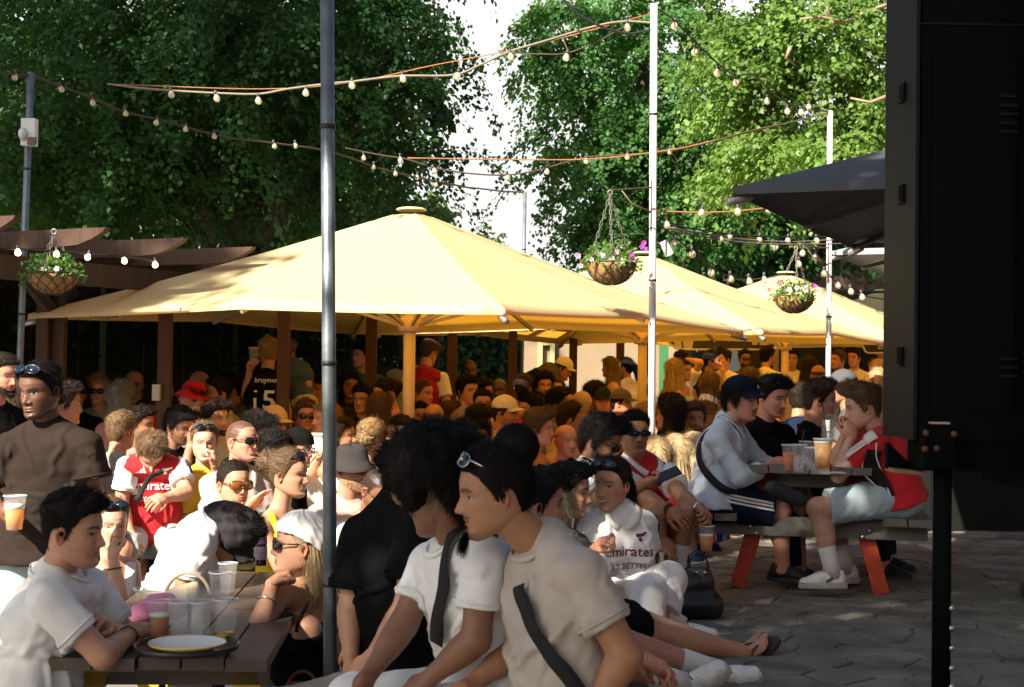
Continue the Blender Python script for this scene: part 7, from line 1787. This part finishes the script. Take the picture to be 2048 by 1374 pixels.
# laughing woman's shirt
w3 = NEAR['w3']; mr = stripe_m('maroon')
decal_text(w3, 'Emirates', .066, .01, -.045, mr); decal_text(w3, 'FLY BETTER', .036, .01, -.105, mr)
decal_poly(w3, 'trefoil_emblem', [[(-.018, .004), (-.006, .03), (-.002, .004)], [(-.004, .004), (0, .038), (.004, .004)], [(.002, .004), (.006, .03), (.018, .004)], [(-.016, 0), (.016, 0), (.012, -.008), (-.012, -.008)]], mr, -.07, .035)
decal_poly(w3, 'cannon_crest', [[(0, 0), (.03, .004), (.052, .016), (.05, .024), (.03, .016), (0, .014)], [(.006, -.012), (.016, -.018), (.026, -.012), (.02, 0), (.01, 0)]], mr, .045, .04)
for sd in 'LR': shoulder_stripes(w3, sd, 'maroon', f0=-.2, f1=.2, gap=.015, wd=.007)
# white shirt with navy trim
w1 = NEAR['w1']
for sd in 'R': shoulder_stripes(w1, sd, 'navy', n=3, f0=-.15, f1=.12, gap=.018, wd=.008)
J = w1['J']; ribbon('neck_trim', w1['root'], w1['_bvh'], [J['nk'] + J['T'][0] * -.075 + J['T'][2] * .02, J['nk'] - J['T'][0] * .06 + J['T'][1] * .09 - J['T'][2] * .03, J['nk'] + J['T'][1] * .14 - J['T'][2] * .12, J['nk'] + J['T'][0] * .06 + J['T'][1] * .09 - J['T'][2] * .03], .022, stripe_m('navy'), .004, .003)
def v_collar(s, c, w_=.03, q=1.0):
    J = s['J']; nk = J['nk']; tl, tf, tu = J['T']
    for sg in (1, -1):
        ribbon('collar', s['root'], s['_bvh'], [nk - tf * .04 + tl * sg * .06 + tu * .05, nk + tl * sg * .085 + tu * .035, nk + tl * sg * .07 + tf * .10 - tu * .01, nk + tl * sg * .035 * q + tf * .14 - tu * .06 * q], w_, stripe_m(c), .007, .004, 16)
v_collar(w3, 'offwhite', .03, .7); v_collar(NEAR['w2'], 'offwhite', .034, .8); v_collar(NEAR['polo'], 'taupe', .035); v_collar(NEAR['v1'], 'sky', .024, 1.2)
for sg, sd in ((1, 'L'), (-1, 'R')):
    pass
# boy's shirt: sleeve stripes, black side panel with white piping
v4 = NEAR['v4']; J = v4['J']; shoulder_stripes(v4, 'L', 'offwhite', n=4, f0=.1, f1=.6, gap=.02, wd=.010); shoulder_stripes(v4, 'L', 'offwhite', n=1, f0=-.25, f1=.1, wd=.07)
W = lambda pts: [P(x, y, v4['d'] - .25) for x, y in pts]
ribbon('side_panel', v4['root'], v4['_bvh'], W([(1750, 905), (1752, 940), (1748, 975), (1752, 1000)]), .085, stripe_m('black'), .004, .001, 16)
ribbon('piping', v4['root'], v4['_bvh'], W([(1752, 885), (1756, 920), (1764, 950), (1764, 980), (1776, 1005)]), .008, stripe_m('white'), .007, .002, 16); ribbon('piping', v4['root'], v4['_bvh'], W([(1728, 930), (1735, 955), (1738, 985), (1736, 995)]), .008, stripe_m('white'), .007, .002, 12)
ribbon('neck_trim', v4['root'], v4['_bvh'], [J['nk'] + J['T'][1] * .07 + J['T'][2] * .02, J['nk'] + J['T'][0] * .075 + J['T'][2] * .03, J['nk'] - J['T'][1] * .08 + J['T'][2] * .05], .014, stripe_m('black'), .006, .003, 14)
# track shorts stripes of the captain cap man
v1 = NEAR['v1']; J = v1['J']
bb = None
for ch in v1['root'].children:
    if ch.name.startswith('shorts'):
        me = ch.data; rl = np.array(v1['root'].location); bb = BVHTree.FromPolygons([v.co + Vector(rl) for v in me.vertices], [tuple(p.vertices) for p in me.polygons])
hp, kn = J['hpR'], J['knR']
for i in range(3): ribbon('side_stripe', v1['root'], bb, [hp + (kn - hp) * f + np.array([0, -.14, .05 + (i - 1) * .026 - .02 * f]) for f in (.0, .25, .5, .75, .86)], .013, stripe_m('white'), .004, .002, 16)
# captain cap: badge and gold braid
def on_head(s, pts, w_, m, name, off=.004):
    H = s['J']['H']; k = s.get('k', 1.0); hd = s['hd']; me = s['_cap'].data; rl = np.array(s['root'].location)
    b = BVHTree.FromPolygons([v.co + Vector(rl) for v in me.vertices], [tuple(p.vertices) for p in me.polygons])
    return ribbon(name, s['root'], b, [hd + np.array(p) * k @ H.T for p in pts], w_, m, off, .002, 10)
on_head(v1, [(-.005, .12, .085), (.02, .115, .085)], .022, stripe_m('white'), 'cap_badge'); on_head(v1, [(.0, .122, .086), (.010, .121, .086)], .016, stripe_m('red'), 'badge_heart', .007)
gold = mat('gold_braid', (.62, .40, .06), .35, metal=.4)
for ch in v1['_cap'].children:
    if ch.name.startswith('visor'):
        me = ch.data; rl = np.array(v1['root'].location); b2 = BVHTree.FromPolygons([v.co + Vector(rl) for v in me.vertices], [tuple(p.vertices) for p in me.polygons]); H = v1['J']['H']
        for i in range(7):
            x = -.05 + i * .017; ribbon('gold_leaf', v1['root'], b2, [v1['hd'] + np.array([x, .135 - abs(x) * .5, .06]) @ H.T, v1['hd'] + np.array([x + .012, .152 - abs(x) * .5, .055]) @ H.T], .010, gold, .003, .002, 5)
# plain print on black shirt, NY on the navy cap, polka dots, number 15, stripes
decal_text(NEAR['v2'], 'bunny', .085, .0, -.07, mat('print_green', (.22, .28, .06), .8), shear=.3)
def cap_frame(s):
    H = s['J']['H']; hd = s['hd']; return (hd + H[:, 1] * .3 + H[:, 2] * .085, -H[:, 1], H[:, 0], H[:, 2])
def cap_bvh(s):
    me = s['_cap'].data; rl = np.array(s['root'].location); return BVHTree.FromPolygons([v.co + Vector(rl) for v in me.vertices], [tuple(p.vertices) for p in me.polygons])
s_ = NEAR['nycap']; decal_text(s_, 'NY', .05, 0, -.02, stripe_m('white'), name='cap_lettering', bvh=cap_bvh(s_), frame=cap_frame(s_))
s_ = NEAR['polka']; H = s_['J']['H']; hd = s_['hd']; b_ = cap_bvh(s_); rr = np.random.default_rng(2)
for th in np.arange(0, 6.28, .9):
    for el in (.055, .105):
        th2 = th + (.45 if el > .1 else 0); dv = np.array([math.sin(th2), math.cos(th2), 0]); c = hd + np.array([dv[0] * .16, dv[1] * .18, el]) @ H.T
        r = b_.ray_cast(Vector(c), Vector(-(dv @ H.T)), .4)
        if r[0] is None: continue
        n_ = np.array(r[1]); p = np.array(r[0]) + n_ * .003; a1 = unit(np.cross(n_, [0, 0, 1])); a2 = np.cross(n_, a1)
        V = [p] + [p + .0135 * (math.cos(q) * a1 + math.sin(q) * a2) for q in np.linspace(0, 6.28, 11)[:-1]]
        obj('polka_dot', MB().add(V, [], [(0, 1 + i, 1 + (i + 1) % 10) for i in range(10)]), stripe_m('white'), s_['root'])
s_ = NEAR['fifteen']; decal_text(s_, '15', .22, .02, -.10, stripe_m('white'), side='back', name='shirt_number'); decal_text(s_, 'bruyne', .06, .02, .12, stripe_m('white'), side='back', name='shirt_name')
s_ = NEAR['stripes']
for i in range(4):
    J = s_['J']; c = J['nk'] + (J['pel'] - J['nk']) * (.2 + i * .18); ribbon('shirt_stripe', s_['root'], s_['_bvh'], [c + J['T'][0] * x + J['T'][1] * y for x, y in ((-.2, 0), (-.12, .12), (0, .16), (.12, .12), (.2, 0))], .03, mat('print_gold', (.5, .42, .12), .8), .003, .001, 14)
for sd in 'LR': shoulder_stripes(NEAR['stripe_sh'], sd, 'black', n=3, f0=-.1, f1=.5, gap=.03, wd=.014)
# watches, rings, bracelets, necklace, cigarettes
def band(who, sd, f_, r, wd, m, name):
    s = NEAR[who]; J = s['J']; a, b = J['el' + sd], J['wr' + sd]; d = unit(b - a); p = a + (b - a) * f_; u1 = unit(np.cross(d, [0, 0, 1])); u2 = np.cross(d, u1)
    SMb = SM(MB()); SMb.lathe([(r, -wd), (r + .004, -wd), (r + .004, wd), (r, wd)], p, 16, (u1, u2, d)); return obj(name, SMb, m, s['root'])
bkr = mat('rubber_black', (.015, .015, .015), .5); slv = mat('silver', (.65, .63, .6), .25, metal=.9)
band('w2', 'R', .93, .031, .010, bkr, 'watch'); band('w2', 'L', .95, .031, .009, slv, 'watch'); band('white_l', 'R', .90, .031, .003, bkr, 'bracelet'); band('bandana', 'R', .62, .034, .003, slv, 'bracelet'); band('chin', 'R', .66, .029, .003, bkr, 'bracelet')
# dark roll in place of a plaid shorts leg, towel drape
s_ = NEAR['v1']; bq = P(1572, 990, 7.55); V, Q = sdf_surf([(bq + (-.07, 0, .03), bq + (.07, 0, -.02), .045, .045, {'e': (np.array([0, 1., 0]), .6)})], .009, noise=.003); o = obj('hip_bag', np_mesh('hip_bag', V - bq, Q), mat('bag_nylon', (.008, .012, .02), .6, var=.4)); o.location = bq; tag(o, 'small dark nylon bag hanging from the cross strap at the red legged table', 'bag')
s_ = NEAR['veiled']; d0 = s_['d']; Wp = lambda x, y, q=0: P(x, y, d0 + q)
V, Q = sdf_surf([(Wp(446, 1042), Wp(476, 1060), .085, .10, {}), (Wp(438, 1040), Wp(432, 1100), .065, .04, {}), (Wp(472, 1065), Wp(486, 1118), .092, .045, {'cut': [(Wp(480, 1125), unit(np.array([.2, 0, -1.])))]}), (Wp(425, 1035), Wp(420, 1090), .045, .03, {})], .008, k=.03, noise=.010, nfreq=120, seed=4)
obj('head_cloth', np_mesh('head_cloth', V - np.array(s_['root'].location), Q), cloth('veil', (.028, .026, .030)), s_['root'])
# necklace
s_ = NEAR['bandana']; J = s_['J']; bt = BVHTree.FromPolygons([v.co + Vector(s_['root'].location) for v in s_['root'].children[0].data.vertices], [tuple(p.vertices) for p in s_['root'].children[0].data.polygons])
ribbon('necklace', s_['root'], bt, [J['nk'] - J['T'][0] * .06 + J['T'][1] * .05, J['nk'] + J['T'][1] * .13 - J['T'][2] * .09, J['nk'] + J['T'][0] * .06 + J['T'][1] * .05], .003, mat('gold', (.6, .42, .15), .3, metal=.9), .003, .002, 16)
